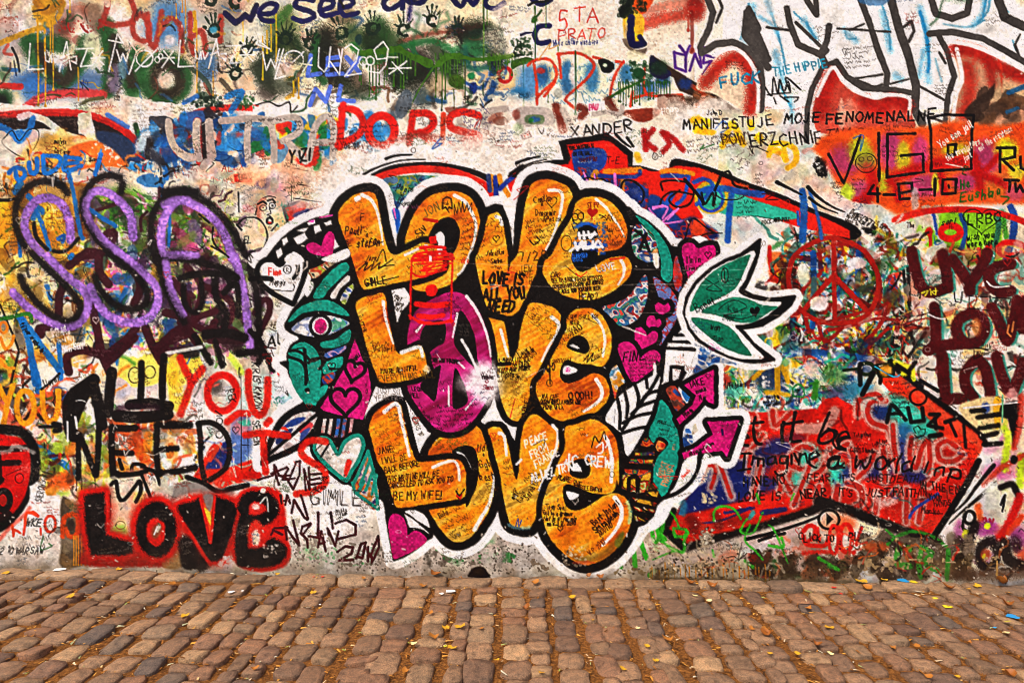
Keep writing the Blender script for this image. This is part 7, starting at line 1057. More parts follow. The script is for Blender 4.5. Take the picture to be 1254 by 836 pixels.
TX('F', 215, 535, 8, 1.4, IK, -6); TX('Pauli', 118, 615, 9, 1.4, IK, -2, adv=.8); TX('n', 255, 640, 6, 1.2, IK); TX('stefan', 188, 700, 10, 1.6, IK, -10, adv=.75); S('270 745 360 710', 1.2, IK); TX('schl', 148, 690, 6, 1, IK, 78, adv=.8); TX('Jorg', 250, 800, 7, 1.2, IK, -6, adv=.8)
S('320 836 360 760 380 836', 1.4, IK); TX('JON', 600, 515, 10, 1.3, '7a6a34', -28, adv=1); S('742 500 745 440 770 425 795 435 802 500 785 490 775 505 760 490 742 500', 2, IK); TX('fab', 750, 450, 4.5, .9, IK, 4); S('770 505 785 525', 1, IK)
S('820 540 815 470 835 530 845 455 860 520 870 455 880 520 900 465 905 510 930 460 925 520', 1, IK); TX('Siv', 560, 660, 10, 1.6, '5a4a20', -60); S('625 567 705 580', 4, 'b8201a'); SC(850, 580, 22, 6, 4, IK, -14); SC(840, 700, 20, 5, 3.4, IK, -6); SC(520, 760, 34, 2, 4, '3a2a14', -12); TX('AN', 640, 690, 6, 1, IK); TX('ote', 855, 815, 7, 1.4, 'd8301c', -8); SC(130, 470, 20, 2, 4, '8a5a20', -10); SC(490, 730, 20, 2, 3.4, '3a5a24', -20)
TX('Peace', 450, 345, 8, 1.3, '2a2a2a', 4, adv=.8); TX('to', 470, 385, 6, 1.1, '2a2a2a'); TX('all', 460, 405, 7, 1.2, '2a2a2a'); TX('beograd', 455, 440, 6, 1.1, '2a2a2a', 4, adv=.75); F('420 510 450 500 470 530 468 600 450 655 440 600', '2468b0', soft=2); S('430 500 440 560', 2, 'd878b8'); SC(540, 300, 16, 1, 4, '2a4a44'); SC(470, 500, 18, 1, 4, 'd878b8')
HEARTL(1085, 690, 20, 1, IK); RING(1085, 690, 46, 46, .9, 'b87a20'); TX('Johnathan', 1020, 770, 6, 1, IK, -6, adv=.7); TX('Sasha', 1050, 820, 6, 1, IK, -6, adv=.75); SC(1050, 620, 14, 4, 4, IK, -60)
T(600, 160)
TX('Camilla', 275, 425, 7.5, 1.1, IK, -8, adv=.8); TX('&', 330, 455, 5, 1, IK); HEARTL(395, 455, 34, 1.1, IK); TX('Dracomir', 290, 510, 7, 1.1, IK, -4, adv=.8); TX('&Pascal', 340, 548, 7, 1.2, IK, -4, adv=.8); SC(220, 590, 38, 4, 3.6, IK, -6); SC(270, 650, 20, 3, 4, IK, -6); S('255 700 280 730 320 700 300 680', 1.6, IK); TX('7/20', 180, 780, 11, 1.3, '4a3a14', -4); SC(440, 370, 14, 2, 3, '7a5a20')
HEART(655, 525, 34, 'b82a1a', ang=4); TX('ST PP', 622, 462, 6, 1.4, '8a1f14', -2, adv=.75); SK(640, 560, 670, 600, 8, 'b82a1a', 1)
RING(545, 552, 18, 22, 1.4, IK); RING(582, 548, 18, 22, 1.4, IK); S('530 575 560 600 590 575', 1.4, IK); S('525 600 540 640', 1.2, IK); S('540 520 560 505 600 530', 1, IK); TX('SAX', 725, 545, 6.5, 1.2, IK, -6); TX('How', 735, 610, 7, 1.3, IK, 4); S('700 540 730 550 710 560', 1.2, IK); SC(745, 655, 22, 3, 4.4, IK, -8); SC(440, 700, 14, 6, 5, '6a5020', -60, op=.5); SC(760, 720, 18, 1, 4, IK); RING(490, 720, 34, 50, 1, '5a4418')
T(600, 310); TX('HERE', 165, 120, 8, 1.1, '4a3a14', -6); TX('JEW', 185, 85, 8, 1.1, '5a4a1c', -4); TX('the', 250, 165, 6, 1.1, IK); SC(0, 60, 20, 2, 4, IK)
T(600, 160)
SK(540, 590, 740, 790, 130, '1f5fa8', 1.5); part('painted_splash', 'blue black and white scrawl in the head of the top letter E'); F('560 640 600 598 660 596 690 640 680 690 570 690', '141018', rough=1.5); F('525 775 680 770 680 836 660 870 540 860 522 800', '141018', rough=1.5); SP('560 610 620 595 680 615', 4, '2a68b4', soft=2); SP('540 720 640 735 740 735', 5, '2a68b4', soft=3)
S('570 655 575 690', 3.4, 'efeae4'); S('600 650 604 690', 3.4, 'efeae4'); S('570 672 680 662', 3, 'efeae4'); S('630 648 640 688 670 650', 3, 'efeae4'); S('545 715 560 760 590 710 600 755', 3.6, 'efeae4'); S('610 715 615 755 650 740', 3.6, 'efeae4'); S('660 710 660 750 690 705 720 745', 3.4, 'efeae4'); S('515 770 560 745 700 745', 3, 'efeae4'); TX('BLUEONLY', 528, 790, 4.6, 1.2, '2f78c8', -3, adv=.72); TX('BUBBA', 530, 815, 4.4, 1.2, '2f78c8', -3, adv=.75); nopart()
T(400, 310)
S('205 105 260 60 240 110 300 70 280 110 340 60 330 100 420 40', 1.6, IK); S('330 90 380 80 430 75', 1.4, IK); TX('GIMLE', 240, 165, 9, 1.6, IK, -8, adv=.82); S('260 200 460 150', 1.2, IK); SC(500, 60, 30, 3, 4, '3a2414', -10)
part('painted_lettering', 'black brushed words LOVE IS ALL YOU NEED on the top letter V')
TX('LOVE IS', 1000, 122, 14, 3.3, '14100c', 3, adv=.78, asp=.62); TX('ALL YOU', 1008, 225, 13.5, 3.2, '14100c', 1, adv=.74, asp=.62); TX('NEED', 1035, 310, 13, 3.3, '14100c', 0, adv=.78, asp=.66)
part('painted_bottle', 'red marker drawing of a bottle across the peace sign'); RM = 'd8201a'
for s, w in (('545 30 538 200 535 420', 2.4), ('805 10 800 200 795 440', 2.4), ('548 45 810 35', 5), ('560 20 800 10', 4), ('530 400 600 440 700 448 800 430', 4), ('575 325 680 335 775 325', 7), ('585 400 660 408 745 398', 6.5), ('560 70 790 60 600 110 770 100 640 130 700 60 620 90', 2), ('545 125 620 150 800 60', 2)): S(s, w, RM, rough=.8, soft=1.6)
B(670, 237, 38, 38, RM, soft=1.5); T(400, 160); F('655 680 700 672 706 720 660 728', RM, rough=.8, sm=False); S('600 750 680 742 755 750', 4, RM); S('650 780 760 770 650 790', 3, RM); S('545 836 560 800 620 780 760 780 805 836', 3, RM); S('620 740 640 770', 2.4, RM); F('655 800 670 800 672 836 655 836', 'efeae4', sm=False)
nopart(); T(400, 310); SC(300, 590, 18, 1, 6, IK); TX('Valeria', 295, 590, 8, 1.1, '4a3210', -4, adv=.85); SC(270, 630, 28, 3, 5, '5a4014', -4); TX("YOU'RE BEAUTIFUL", 342, 745, 5.6, 1.2, IK, -7, adv=.78); TX('EVERYTHING WILL', 325, 785, 8, 1.1, '6a5420', -4, adv=.8); TX('NASTJA', 215, 400, 6, 1, IK, 66, adv=.8); SC(225, 470, 30, 3, 4, IK, 62); TX('CAN YOU IMAGINE', 668, 670, 4.8, 1.1, '1a0a14', 2, adv=.75); SC(760, 270, 18, 4, 3.4, '3a1430', 10); SC(800, 300, 20, 3, 4, '3a1430', 60); SC(545, 520, 12, 3, 4, '3a1430', -40); TX('Lenny', 430, 245, 6, .9, '3a302a', 30, adv=.75); TX('Flora', 440, 290, 6, .9, '3a302a', 28, adv=.75); TX('Bella', 440, 330, 6, .9, '3a302a', 26, adv=.75); SC(250, 290, 20, 2, 4, '6a4a14', -8)
S('690 680 760 672 840 690 880 680', .8, '1a0a14'); TX('LOVE', 148, 690, 4, .9, 'k', -40); TX('ALL', 180, 660, 4, .9, 'k', -40)
T(600, 310); TX('AL AHMAR LEO IRIL', 42, 672, 4.8, 1.3, '1a120a', -2, adv=.8); S('48 712 130 706', 4.6, '1a120a'); TX('AM FILED', 145, 698, 5, 1.3, '1a120a', -2, adv=.8); TX('ALLED AGIR IMONER', 45, 735, 4.8, 1.3, '1a120a', -3, adv=.78); TX('E ITROTS', 48, 765, 4.8, 1.3, '1a120a', 0, adv=.85); HEART(180, 792, 12, '1a120a'); SC(40, 825, 12, 1, 3, IK)
TX('CIAO', 392, 122, 6, 1.4, IK, 2, adv=.75); TX('DEE BB BADE FACES BOTECCO', 392, 165, 5, 1.3, IK, -5, adv=.74); TX('COMPRAR MIO SCARPE QUI NODDES', 400, 205, 4.6, 1.3, IK, -6, adv=.7); TX('ME AGES YOU TOUCHEN WREN', 425, 238, 4.6, 1.3, IK, -6, adv=.72); TX('HEAR2', 570, 258, 8, 1.6, IK, -2, adv=.75); TX('LOVE', 675, 75, 8, 1.2, 'ece6de', -6, adv=1); S('770 40 860 30', 2.4, 'c8301c'); S('550 130 580 150 620 120', 1.6, 'c8301c')
TX('LOVE IS ALL YOU', 500, 395, 4.8, 1, IK, 0, adv=.8); TX('NEED', 510, 430, 4.8, 1, IK, 0); TX('YAO', 500, 500, 8, 1, '4a3414', -40); SC(640, 590, 14, 4, 5, IK, 30); S('600 690 630 650 620 700 660 640 650 690 700 660', 1.3, IK); SC(260, 420, 34, 8, 4, '3a3a14', -38, lead=1.7); TX('Love', 170, 640, 7, 1.3, IK, -36); TX('Canada', 190, 650, 7, 1.3, IK, -36, adv=.75); TX('2010', 230, 660, 6, 1.1, IK, -36); SC(230, 400, 14, 3, 4, IK, -36); TX('SAREWITAJ', 400, 680, 4.4, .9, IK, -4, adv=.85); S('380 690 385 760 370 740 400 720', 1.6, IK); RING(372, 730, 10, 26, 1.6, IK); RING(405, 725, 8, 22, 1.4, IK); S('380 760 385 836', 1.2, IK)
T(600, 440); TX('MA CHE', 335, 222, 6.4, 1.5, IK, 0, adv=.78); TX('OOOH!', 505, 212, 8.4, 1.7, IK, 0, adv=.98); TX('CHIUDI QUELLA PORTA CHE', 320, 260, 4.6, 1.3, IK, 0, adv=.72); TX('PIOVE DI LA', 340, 292, 4.8, 1.3, IK, 0, adv=.78); RING(380, 150, 18, 22, .9, '5a4418'); S('380 60 385 130', 1.2, IK); SC(500, 340, 40, 2, 3, '6a4a18', -24); SC(130, 180, 30, 6, 3.4, '6a4a18', -40); TX('M ENDE', 200, 350, 5, 1, IK, -76, adv=.9); S('130 370 160 250', 1.4, 'd8603c'); SC(90, 100, 20, 2, 3, IK)
WI = 'efeae2'
TX('PEACE', 215, 520, 9, 1.9, WI, -24, adv=.8); TX('FROM', 245, 590, 9, 1.9, WI, -26, adv=.85); TX('FRANCE', 275, 655, 9, 1.9, WI, -30, adv=.8); TX('ALLEZ TRA', 260, 735, 10, 2, WI, -17, adv=.72); TX('JC CREW!', 485, 605, 12, 2.4, WI, 4, adv=.72); S('490 640 480 665 520 650', 2.4, WI); S('680 560 720 530 720 590 690 600', 1.8, WI); S('730 480 760 520 740 560', 2, WI); S('650 560 670 490 700 530 730 460 740 510', 1.6, IK); SC(560, 460, 14, 2, 4, IK, -20); TX('PLANE', 440, 740, 5.5, 1.3, IK, 12, adv=.8); TX('RWE', 540, 775, 6, 1.4, IK, 8, adv=.8); TX('CONSOLE EDITION', 545, 800, 4.6, 1.2, IK, 8, adv=.75); SC(230, 800, 20, 2, 5, IK, -62)
T(400, 440); TX('JANE', 328, 565, 7.6, 1.5, IK, -10, adv=.82); TX('I WILL BE', 345, 632, 7.4, 1.5, IK, -11, adv=.85); TX('BACK BEFORE', 365, 690, 7.2, 1.5, IK, -12, adv=.8); TX('THIS WRITING WILL BE', 375, 752, 7, 1.5, IK, -8, adv=.78); TX('CANCELLED TO ASK YOU TO', 395, 790, 6.6, 1.5, IK, -6, adv=.78); T(400, 570); TX('BE MY WIFE!', 425, 168, 9.4, 1.5, IK, -1, adv=.88); HEART(850, 195, 22, 'c02a18', ang=-8); S('830 160 850 190 880 150', 2, '1f3a18')
T(400, 440); SC(300, 480, 22, 6, 4, '4a3a10', -42); TX('Udo', 962, 540, 9, 1.4, IK, -6, adv=.8); TX('+', 995, 595, 6, 1.2, IK); TX('Gabin', 975, 645, 9, 1.4, IK, -8, adv=.75); TX('=', 1020, 690, 6, 1.2, IK); TX('best', 975, 725, 9, 1.5, IK, -4, adv=.8); SC(690, 560, 20, 4, 3.4, '3a4a14', -40); SC(780, 540, 26, 3, 4, '4a6a2c', -50); TX('JUST SO', 318, 178, 7, 1, '6a6260', 4, adv=.9); TX('YEAR FRA', 305, 225, 7, 1, '8a827e', -2, adv=.9); TX("GEORGS '10", 570, 360, 5.4, 1.2, IK, 66, adv=.75); TX('Hanna', 992, 92, 6, 1, '4a3038', 0, adv=.8); RING(1025, 140, 9, 9, .9, '8a2a3a'); TX('Simon', 1000, 160, 6, 1, '8a2a3a', 0, adv=.8); SC(915, 230, 18, 2, 4, '3a3a5a', -6); SC(580, 270, 14, 6, 3.4, '2a0a20', 62); SC(700, 310, 44, 5, 3, '1a0a14', -4); SC(640, 370, 16, 4, 3, '2a0a20', 10); TX('LEON', 545, 175, 5, .9, '1a0a14'); TX('MEL', 540, 215, 5.4, 1.2, '1a0a14'); SC(720, 160, 14, 2, 4, '3a1430'); TX('W', 245, 150, 5, .9, '3a0a28'); TX('O', 250, 190, 5, .9, '3a0a28'); SC(1130, 260, 20, 6, 3.4, '8a5a1c', -42)
S('1215 670 1245 640', 3, 'd8d0c4'); SC(1120, 660, 8, 3, 4, IK)
T(400, 570); SC(705, 320, 32, 6, 4, IK, -32, lead=1.8); SC(930, 210, 22, 5, 3, '6a4a14', -62); SC(1190, 180, 16, 3, 4, IK, -50); TX('Baba', 710, 305, 6, 1.2, IK, -24)
T(600, 570); TX('Tony Sonj', 358, 245, 6, 1.4, IK, 2, adv=.82); TX('God be a drummer', 340, 285, 5.4, 1.4, IK, 2, adv=.75); TX('that be all the only', 345, 320, 5.4, 1.4, IK, 2, adv=.7); TX('me R.J.R. 2010', 365, 355, 5.4, 1.4, IK, -2, adv=.85); HEARTL(450, 400, 16, 1.2, IK); TX('Bart Isolani', 640, 350, 8, 1.6, IK, -38, adv=.72); TX('Steroideah', 650, 405, 8, 1.6, IK, -40, adv=.72); TX('NOUTRO', 690, 425, 6, 1.3, IK, -40, adv=.8); TX('W.P. 2010', 620, 545, 6, 1.2, '7a3a1c', -36, adv=.8); TX('nuit', 130, 200, 6, 1.2, IK, -60); TX('Love', 165, 220, 7, 1.2, IK, -62); TX('Sarah', 215, 200, 7, 1.2, IK, -62, adv=.8); S('165 390 180 340 185 390 200 350', 1.6, '3a5a8a'); F('480 540 600 580 700 560 800 480 790 560 700 610 600 622 520 590', '3a3024', op=.35, soft=6); SK(460, 520, 620, 640, 50, 'd8c8b0', 1.3); B(600, 620, 80, 14, 'd04a2c', op=.5); F('800 480 850 420 860 460 820 530', '4a7a3c', op=.6, soft=5)
SP('120 380 180 400 250 395', 4, '8ab8c0', soft=4, op=.6); SP('880 230 900 300 890 360', 4, '9ac8a8', soft=4, op=.7)
# ---------------------------------------------------------------
# everyone else's small writing, all over
# ---------------------------------------------------------------
def rank(x, y):
    iy, ix = min(max(int(y) - CY0, 0), CH - 1), min(max(int(x) - CX0, 0), CW - 1)
    c = CV[iy, ix]; return float(c @ np.array([.3, .59, .11], np.float32))
g2 = np.random.default_rng(77)
T(0, 0, 1)
for i in range(1150):
    x, y = g2.uniform(-190, 1440), g2.uniform(-140, 690)
    if 420 < x < 780 and 230 < y < 680 and g2.random() < .45: continue
    if 640 < x < 870 and y < 120 or (880 < x < 1254 and y < 130 and g2.random() < .7): continue
    lum = rank(x, y); h = g2.uniform(2.0, 3.6)
    col = ['2a2420', '2a2420', '3a302c', '8a2a20', '23406a', '2a4a2c'][int(g2.integers(6))] if lum > .38 else ['d8d0c6', 'c8bca8', 'b8a07a'][int(g2.integers(3))]
    SC(x, y, g2.uniform(8, 30), int(g2.integers(1, 5)), h, col, g2.normal(-6, 14), w=.7, lead=1.6, op=.3 if lum <= .38 else .5, seed=i)
for i in range(130):                                   # initials, ticks, hearts and stray pen lines
    x, y = g2.uniform(-190, 1440), g2.uniform(100, 690)
    if 860 < x and y < 140: continue
    lum = rank(x, y); col = '2a2420' if lum > .4 else 'd8d0c6'
    k = g2.integers(4)
    if k == 0: HEARTL(x, y, g2.uniform(2, 4.5), .8, col if g2.random() < .6 else 'b8302c', op=.7)
    elif k == 1: S(np.array([[x, y], [x + g2.normal(0, 9), y + g2.normal(0, 9)], [x + g2.normal(0, 12), y + g2.normal(0, 7)]]), g2.uniform(.7, 1.4), col, op=.6)
    elif k == 2: RING(x, y, g2.uniform(1.5, 3.5), g2.uniform(1.5, 3.5), .7, col, op=.5)
    else: S(np.array([[x, y], [x + g2.normal(0, 5), y + g2.normal(0, 7)], [x + g2.normal(0, 8), y + g2.normal(0, 4)], [x + g2.normal(0, 12), y + g2.normal(0, 7)]]), g2.uniform(.9, 2), ['2a2420', 'b8302c', '2a6ab0', '2f7a3a'][int(g2.integers(4))] if lum > .4 else 'd8d0c6', op=.7)
g3 = np.random.default_rng(5)
for i in range(900):                                  # chips and specks of plaster
    x, y = g3.uniform(-195, 1450), 715 - abs(g3.normal(0, 1)) * (90 if i % 2 else 330)
    if y < -140: continue
    r = g3.uniform(.5, 1.5) * (1.3 if y > 640 else 1)
    S(np.array([[x, y], [x + g3.normal(0, r), y + g3.normal(0, r)]]), r, 'd9cfc2' if rank(x, y) < .5 else '6a5c50', op=.7, rough=.7)
# hairline cracks across the render
for s in ('600 349 700 351 800 348 900 350', '560 322 700 327 860 331 1000 326', '780 383 900 384 990 388'): S(s, .8, 'cfc4b8', op=.35, sm=True)
# grime where rain splashes the foot
yy = (np.arange(CH) + CY0)[:, None]; basel = 694 + (np.arange(CW) + CX0)[None, :] * .0165
d = np.clip((basel - yy) / 26, 0, 9)
gr = np.clip(np.exp(-d) * (.34 + .8 * (N14 - .4)), 0, .6)[..., None]
CV[:] = CV * (1 - gr) + hx('5f4f3c') * gr
# richer paint: contrast, pits of the render showing through, crisp edges
def gauss(a, sg):
    k = np.exp(-.5 * (np.arange(-int(3 * sg), int(3 * sg) + 1) / sg) ** 2).astype(np.float32); k /= k.sum(); h = len(k) // 2
    for ax in (0, 1):
        pd = [(0, 0)] * a.ndim; pd[ax] = (h, h); q = np.pad(a, pd, mode='edge'); o = np.zeros_like(a)
        for i, w in enumerate(k): o += w * (q[i:i + a.shape[0]] if ax == 0 else q[:, i:i + a.shape[1]])
        a = o
    return a
lum = (CV @ np.array([.3, .59, .11], np.float32))[..., None]
CV[:] = np.clip(lum + (CV - lum) * 1.12, 0, 1)
CV[:] = np.clip(CV ** 1.32 * 1.05, 0, 1)
wl2 = np.clip(((CV @ np.array([.3, .59, .11], np.float32)) - .55) * 4, 0, 1)[..., None]; CV[:] = np.clip(CV * (1 + .07 * wl2), 0, 1)
L_b = gauss((CV @ np.array([.3, .59, .11], np.float32)), 14)[..., None]
lum = (CV @ np.array([.3, .59, .11], np.float32))[..., None]
CV[:] = np.clip(CV + (lum - L_b) * .16, 0, 1)
CV[:] = np.clip(CV + (CV - gauss(CV, 1.1)) * .95, .012, .97)
pit = (np.clip((N1 - .90) * 10, 0, 1) * np.clip((N5 - .42) * 4, 0, 1))[..., None]
CV[:] = CV * (1 - .38 * pit)
flk = (np.clip((rng.random((CH, CW), dtype=np.float32) - .955) * 22, 0, 1) * np.clip((N14 - .45) * 5, 0, 1))[..., None]
CV[:] = CV + flk * .20 * (np.array([.85, .8, .72], np.float32) - CV)
CV[:] = np.clip(CV * (1 + .09 * (N2 - .5)[..., None] + .09 * (N1 - .5)[..., None]), .01, .97)
# =====================================================================
# BUILD: wall, pavement, leaves
# =====================================================================
def mat(name, rough=.8, spec=.3):
    m = bpy.data.materials.new(name); m.use_nodes = True; nt = m.node_tree; b = nt.nodes['Principled BSDF']
    b.inputs['Roughness'].default_value = rough; b.inputs['Specular IOR Level'].default_value = spec
    return m, nt, b
def node(nt, t, **k):
    n = nt.nodes.new(t)
    for a, v in k.items(): setattr(n, a, v)
    return n
def ramp(nt, stops):
    r = nt.nodes.new('ShaderNodeValToRGB'); e = r.color_ramp.elements
    e[0].position, e[0].color = stops[0][0], (*stops[0][1], 1); e[1].position, e[1].color = stops[-1][0], (*stops[-1][1], 1)
    for p_, c in stops[1:-1]: x = e.new(p_); x.color = (*c, 1)
    return r
def lin(c):
    c = np.asarray(c, np.float32)
    return np.where(c <= .04045, c / 12.92, ((c + .055) / 1.055) ** 2.4)
def rgb(h): return tuple(float(v) for v in lin(hx(h)))
# ---- painted plaster ----
m_wall, nt, b = mat('painted_plaster', .72, .12)
at = node(nt, 'ShaderNodeAttribute', attribute_name='paint'); ah = node(nt, 'ShaderNodeAttribute', attribute_name='relief')
tc = node(nt, 'ShaderNodeTexCoord'); n1 = node(nt, 'ShaderNodeTexNoise'); n1.inputs['Scale'].default_value = 95; n1.inputs['Detail'].default_value = 5; n1.inputs['Roughness'].default_value = .65
nt.links.new(tc.outputs['Object'], n1.inputs['Vector'])
mr = node(nt, 'ShaderNodeMapRange'); mr.inputs['From Min'].default_value = .3; mr.inputs['From Max'].default_value = .7; mr.inputs['To Min'].default_value = .90; mr.inputs['To Max'].default_value = 1.06
nt.links.new(n1.outputs[0], mr.inputs[0])
mx = node(nt, 'ShaderNodeMix', data_type='RGBA', blend_type='MULTIPLY'); mx.inputs[0].default_value = 1
nt.links.new(at.outputs['Color'], mx.inputs[6]); nt.links.new(mr.outputs[0], mx.inputs[7]); nt.links.new(mx.outputs[2], b.inputs['Base Color'])
ad = node(nt, 'ShaderNodeMath', operation='MULTIPLY_ADD'); ad.inputs[1].default_value = .0016
nt.links.new(n1.outputs[0], ad.inputs[0]); nt.links.new(ah.outputs['Fac'], ad.inputs[2])
bp = node(nt, 'ShaderNodeBump'); bp.inputs['Strength'].default_value = .95; bp.inputs['Distance'].default_value = 1.0
nt.links.new(ad.outputs[0], bp.inputs['Height']); nt.links.new(bp.outputs[0], b.inputs['Normal'])
rr = node(nt, 'ShaderNodeMapRange'); rr.inputs['To Min'].default_value = .6; rr.inputs['To Max'].default_value = .9; nt.links.new(n1.outputs[0], rr.inputs[0]); nt.links.new(rr.outputs[0], b.inputs['Roughness'])

PAINT = np.ones((CH, CW, 4), np.float32); PAINT[..., :3] = lin(CV) * .93
lumf = CV @ np.array([.3, .59, .11], np.float32)
RELIEF = ((N5 - .5) * .0016 + (N2 - .5) * .0010 + (N14 - .5) * .0020 + lumf * .0004).astype(np.float32)
BULGE = ((N40 - .5) * .012 + (vnoise(160, 21, 2) - .5) * .02).astype(np.float32)
# small scraps of a painted piece go back to the wall
cnt = np.bincount(ID.ravel(), minlength=len(PARTS)); kids = {p_[1] for p_ in PARTS if p_}
for i in range(1, len(PARTS)):
    if cnt[i] < 45 and i not in kids: ID[ID == i] = 0
cnt = np.bincount(ID.ravel(), minlength=len(PARTS))
def grid_mesh(name, faces_xy, step):
    """mesh of the chart cells whose upper left corners are listed in faces_xy (ix, iy)"""
    ix, iy = faces_xy; W1_ = CW + 8
    q = np.stack([iy * W1_ + ix, (iy + step) * W1_ + ix, (iy + step) * W1_ + ix + step, iy * W1_ + ix + step], 1)
    u, inv = np.unique(q.ravel(), return_inverse=True)
    vy, vx = u // W1_, u % W1_; cy_, cx_ = np.minimum(vy, CH - 1), np.minimum(vx, CW - 1)
    co = np.empty((len(u), 3), np.float32); co[:, 0] = (vx + CX0 - 627) * U; co[:, 2] = (705 - (vy + CY0)) * U; co[:, 1] = BULGE[cy_, cx_]
    me = bpy.data.meshes.new(name); me.vertices.add(len(u)); me.vertices.foreach_set('co', co.ravel())
    nf = len(q); me.loops.add(nf * 4); me.loops.foreach_set('vertex_index', inv.astype(np.int32).ravel())
    me.polygons.add(nf); me.polygons.foreach_set('loop_start', np.arange(0, nf * 4, 4, dtype=np.int32))
    me.polygons.foreach_set('use_smooth', np.ones(nf, bool))
    a = me.attributes.new('paint', 'FLOAT_COLOR', 'POINT'); a.data.foreach_set('color', PAINT[cy_, cx_].ravel())
    a = me.attributes.new('relief', 'FLOAT', 'POINT'); a.data.foreach_set('value', RELIEF[cy_, cx_].ravel())
    me.update(calc_edges=True); me.materials.append(m_wall)
    return me
FX0, FX1, FY0, FY1 = 192, 1461, 141, CH - 2
gy, gx = np.mgrid[FY0:FY1, FX0:FX1]; fid = ID[gy, gx].ravel(); gx = gx.ravel(); gy = gy.ravel()
objs = {}
def link(o, parent=None):
    COLL.objects.link(o)
    if parent: o.parent = parent
    return o
base = grid_mesh('wall', (gx[fid == 0], gy[fid == 0]), 1)
wall = link(bpy.data.objects.new('graffiti_wall', base)); objs[0] = wall
wall['label'] = 'plastered street wall covered in layers of colourful graffiti, the word LOVE three times'; wall['category'] = 'wall'; wall['kind'] = 'thing'
def pieces(ix, iy):
    """label the connected runs of cells; returns a piece number for every cell"""
    o = np.lexsort((ix, iy)); x_, y_ = ix[o], iy[o]; brk = np.r_[True, (np.diff(x_) != 1) | (np.diff(y_) != 0)]
    run = np.cumsum(brk) - 1; st = np.flatnonzero(brk); en = np.r_[st[1:], len(x_)] - 1
    rx0, rx1, ry = x_[st], x_[en], y_[st]; par_ = list(range(len(st)))
    def find(a):
        while par_[a] != a: par_[a] = par_[par_[a]]; a = par_[a]
        return a
    rows = {}
    for r_, yv in enumerate(ry): rows.setdefault(int(yv), []).append(r_)
    for yv, rs_ in rows.items():
        for r_ in rs_:
            for dy in (1, 2, 3):
                for q_ in rows.get(yv + dy, ()):
                    if rx0[q_] <= rx1[r_] + 3 and rx1[q_] >= rx0[r_] - 3: par_[find(q_)] = find(r_)
            for q_ in rs_:
                if q_ != r_ and rx0[q_] <= rx1[r_] + 4 and rx1[q_] >= rx0[r_] - 4: par_[find(q_)] = find(r_)
    lab_ = np.array([find(r_) for r_ in range(len(st))])[run]; out_ = np.empty_like(lab_); out_[o] = lab_
    return out_
loose = []
SUBNAME = {'painted_lettering': 'letter', 'lettering': 'letter', 'painted_splash': 'splash', 'paint_run': 'run', 'painted_line': 'line'}
for i in range(1, len(PARTS)):
    if cnt[i] == 0 and i not in kids: continue
    sel = fid == i
    nm, par, lab = PARTS[i]
    if sel.sum() == 0: continue
    px_, py_ = gx[sel], gy[sel]; extra = []
    if nm in SUBNAME:
        lb = pieces(px_, py_); u_, n_ = np.unique(lb, return_counts=True); big = u_[np.argmax(n_)]
        extra = [(px_[lb == q_], py_[lb == q_]) for q_, c_ in zip(u_, n_) if q_ != big and c_ >= 60]
        small = np.isin(lb, u_[(n_ < 60)]) & (lb != big); base_extra = (px_[small], py_[small]); loose.append(base_extra)
        px_, py_ = px_[lb == big], py_[lb == big]
    me = grid_mesh(nm, (px_, py_), 1)
    o = bpy.data.objects.new(nm, me); link(o, objs.get(par, wall)); objs[i] = o
    if lab: o['label'] = lab
    for ex in extra:
        p2 = o if par == 0 else objs.get(par, wall)
        link(bpy.data.objects.new(SUBNAME[nm], grid_mesh(SUBNAME[nm], ex, 1)), p2)
if loose:                                              # crumbs of paint too small to be pieces
    lx, ly = np.concatenate([a_ for a_, _ in loose]), np.concatenate([b_ for _, b_ in loose])
    if len(lx): o = link(bpy.data.objects.new('paint_flecks', grid_mesh('paint_flecks', (lx, ly), 1)), wall); o['kind'] = 'stuff'
# the wall goes on beyond the painted centre, at a coarser grid, and has a body behind the face
ST = 3
oy, ox = np.mgrid[0:CH - ST:ST, 0:CW - ST:ST]; oy, ox = oy.ravel(), ox.ravel()
out = (ox + ST <= FX0) | (ox >= FX1) | (oy + ST <= FY0)
face2 = link(bpy.data.objects.new('wall_face', grid_mesh('wall_face', (ox[out], oy[out]), ST)), wall)
m_body, nt, b = mat('bare_plaster', .85, .2); nz = node(nt, 'ShaderNodeTexNoise'); nz.inputs['Scale'].default_value = 7; nz.inputs['Detail'].default_value = 8
rp = ramp(nt, [(.3, rgb('b8aa98')), (.7, rgb('d8cdbd'))]); nt.links.new(nz.outputs[0], rp.inputs[0]); nt.links.new(rp.outputs[0], b.inputs['Base Color'])
bm = bmesh.new()
x0, x1, zb, zt = wx(CX0), wx(CX1) - .04, -.5, wz(CY0)
bmesh.ops.create_cube(bm, size=1, matrix=Matrix.LocRotScale(Vector(((x0 + x1) / 2, .29, (zb + zt) / 2)), None, Vector((x1 - x0, .5, zt - zb))))
me = bpy.data.meshes.new('wall_body'); bm.to_mesh(me); bm.free(); me.materials.append(m_body); link(bpy.data.objects.new('wall_body', me), wall)
bm = bmesh.new(); bmesh.ops.create_cube(bm, size=1, matrix=Matrix.LocRotScale(Vector(((x0 + x1) / 2, .26, zt + .05)), None, Vector((x1 - x0 + .1, .66, .1)))); bmesh.ops.bevel(bm, geom=list(bm.edges), offset=.015, segments=2, affect='EDGES')
me = bpy.data.meshes.new('coping'); bm.to_mesh(me); bm.free(); me.materials.append(m_body); link(bpy.data.objects.new('coping', me), wall)

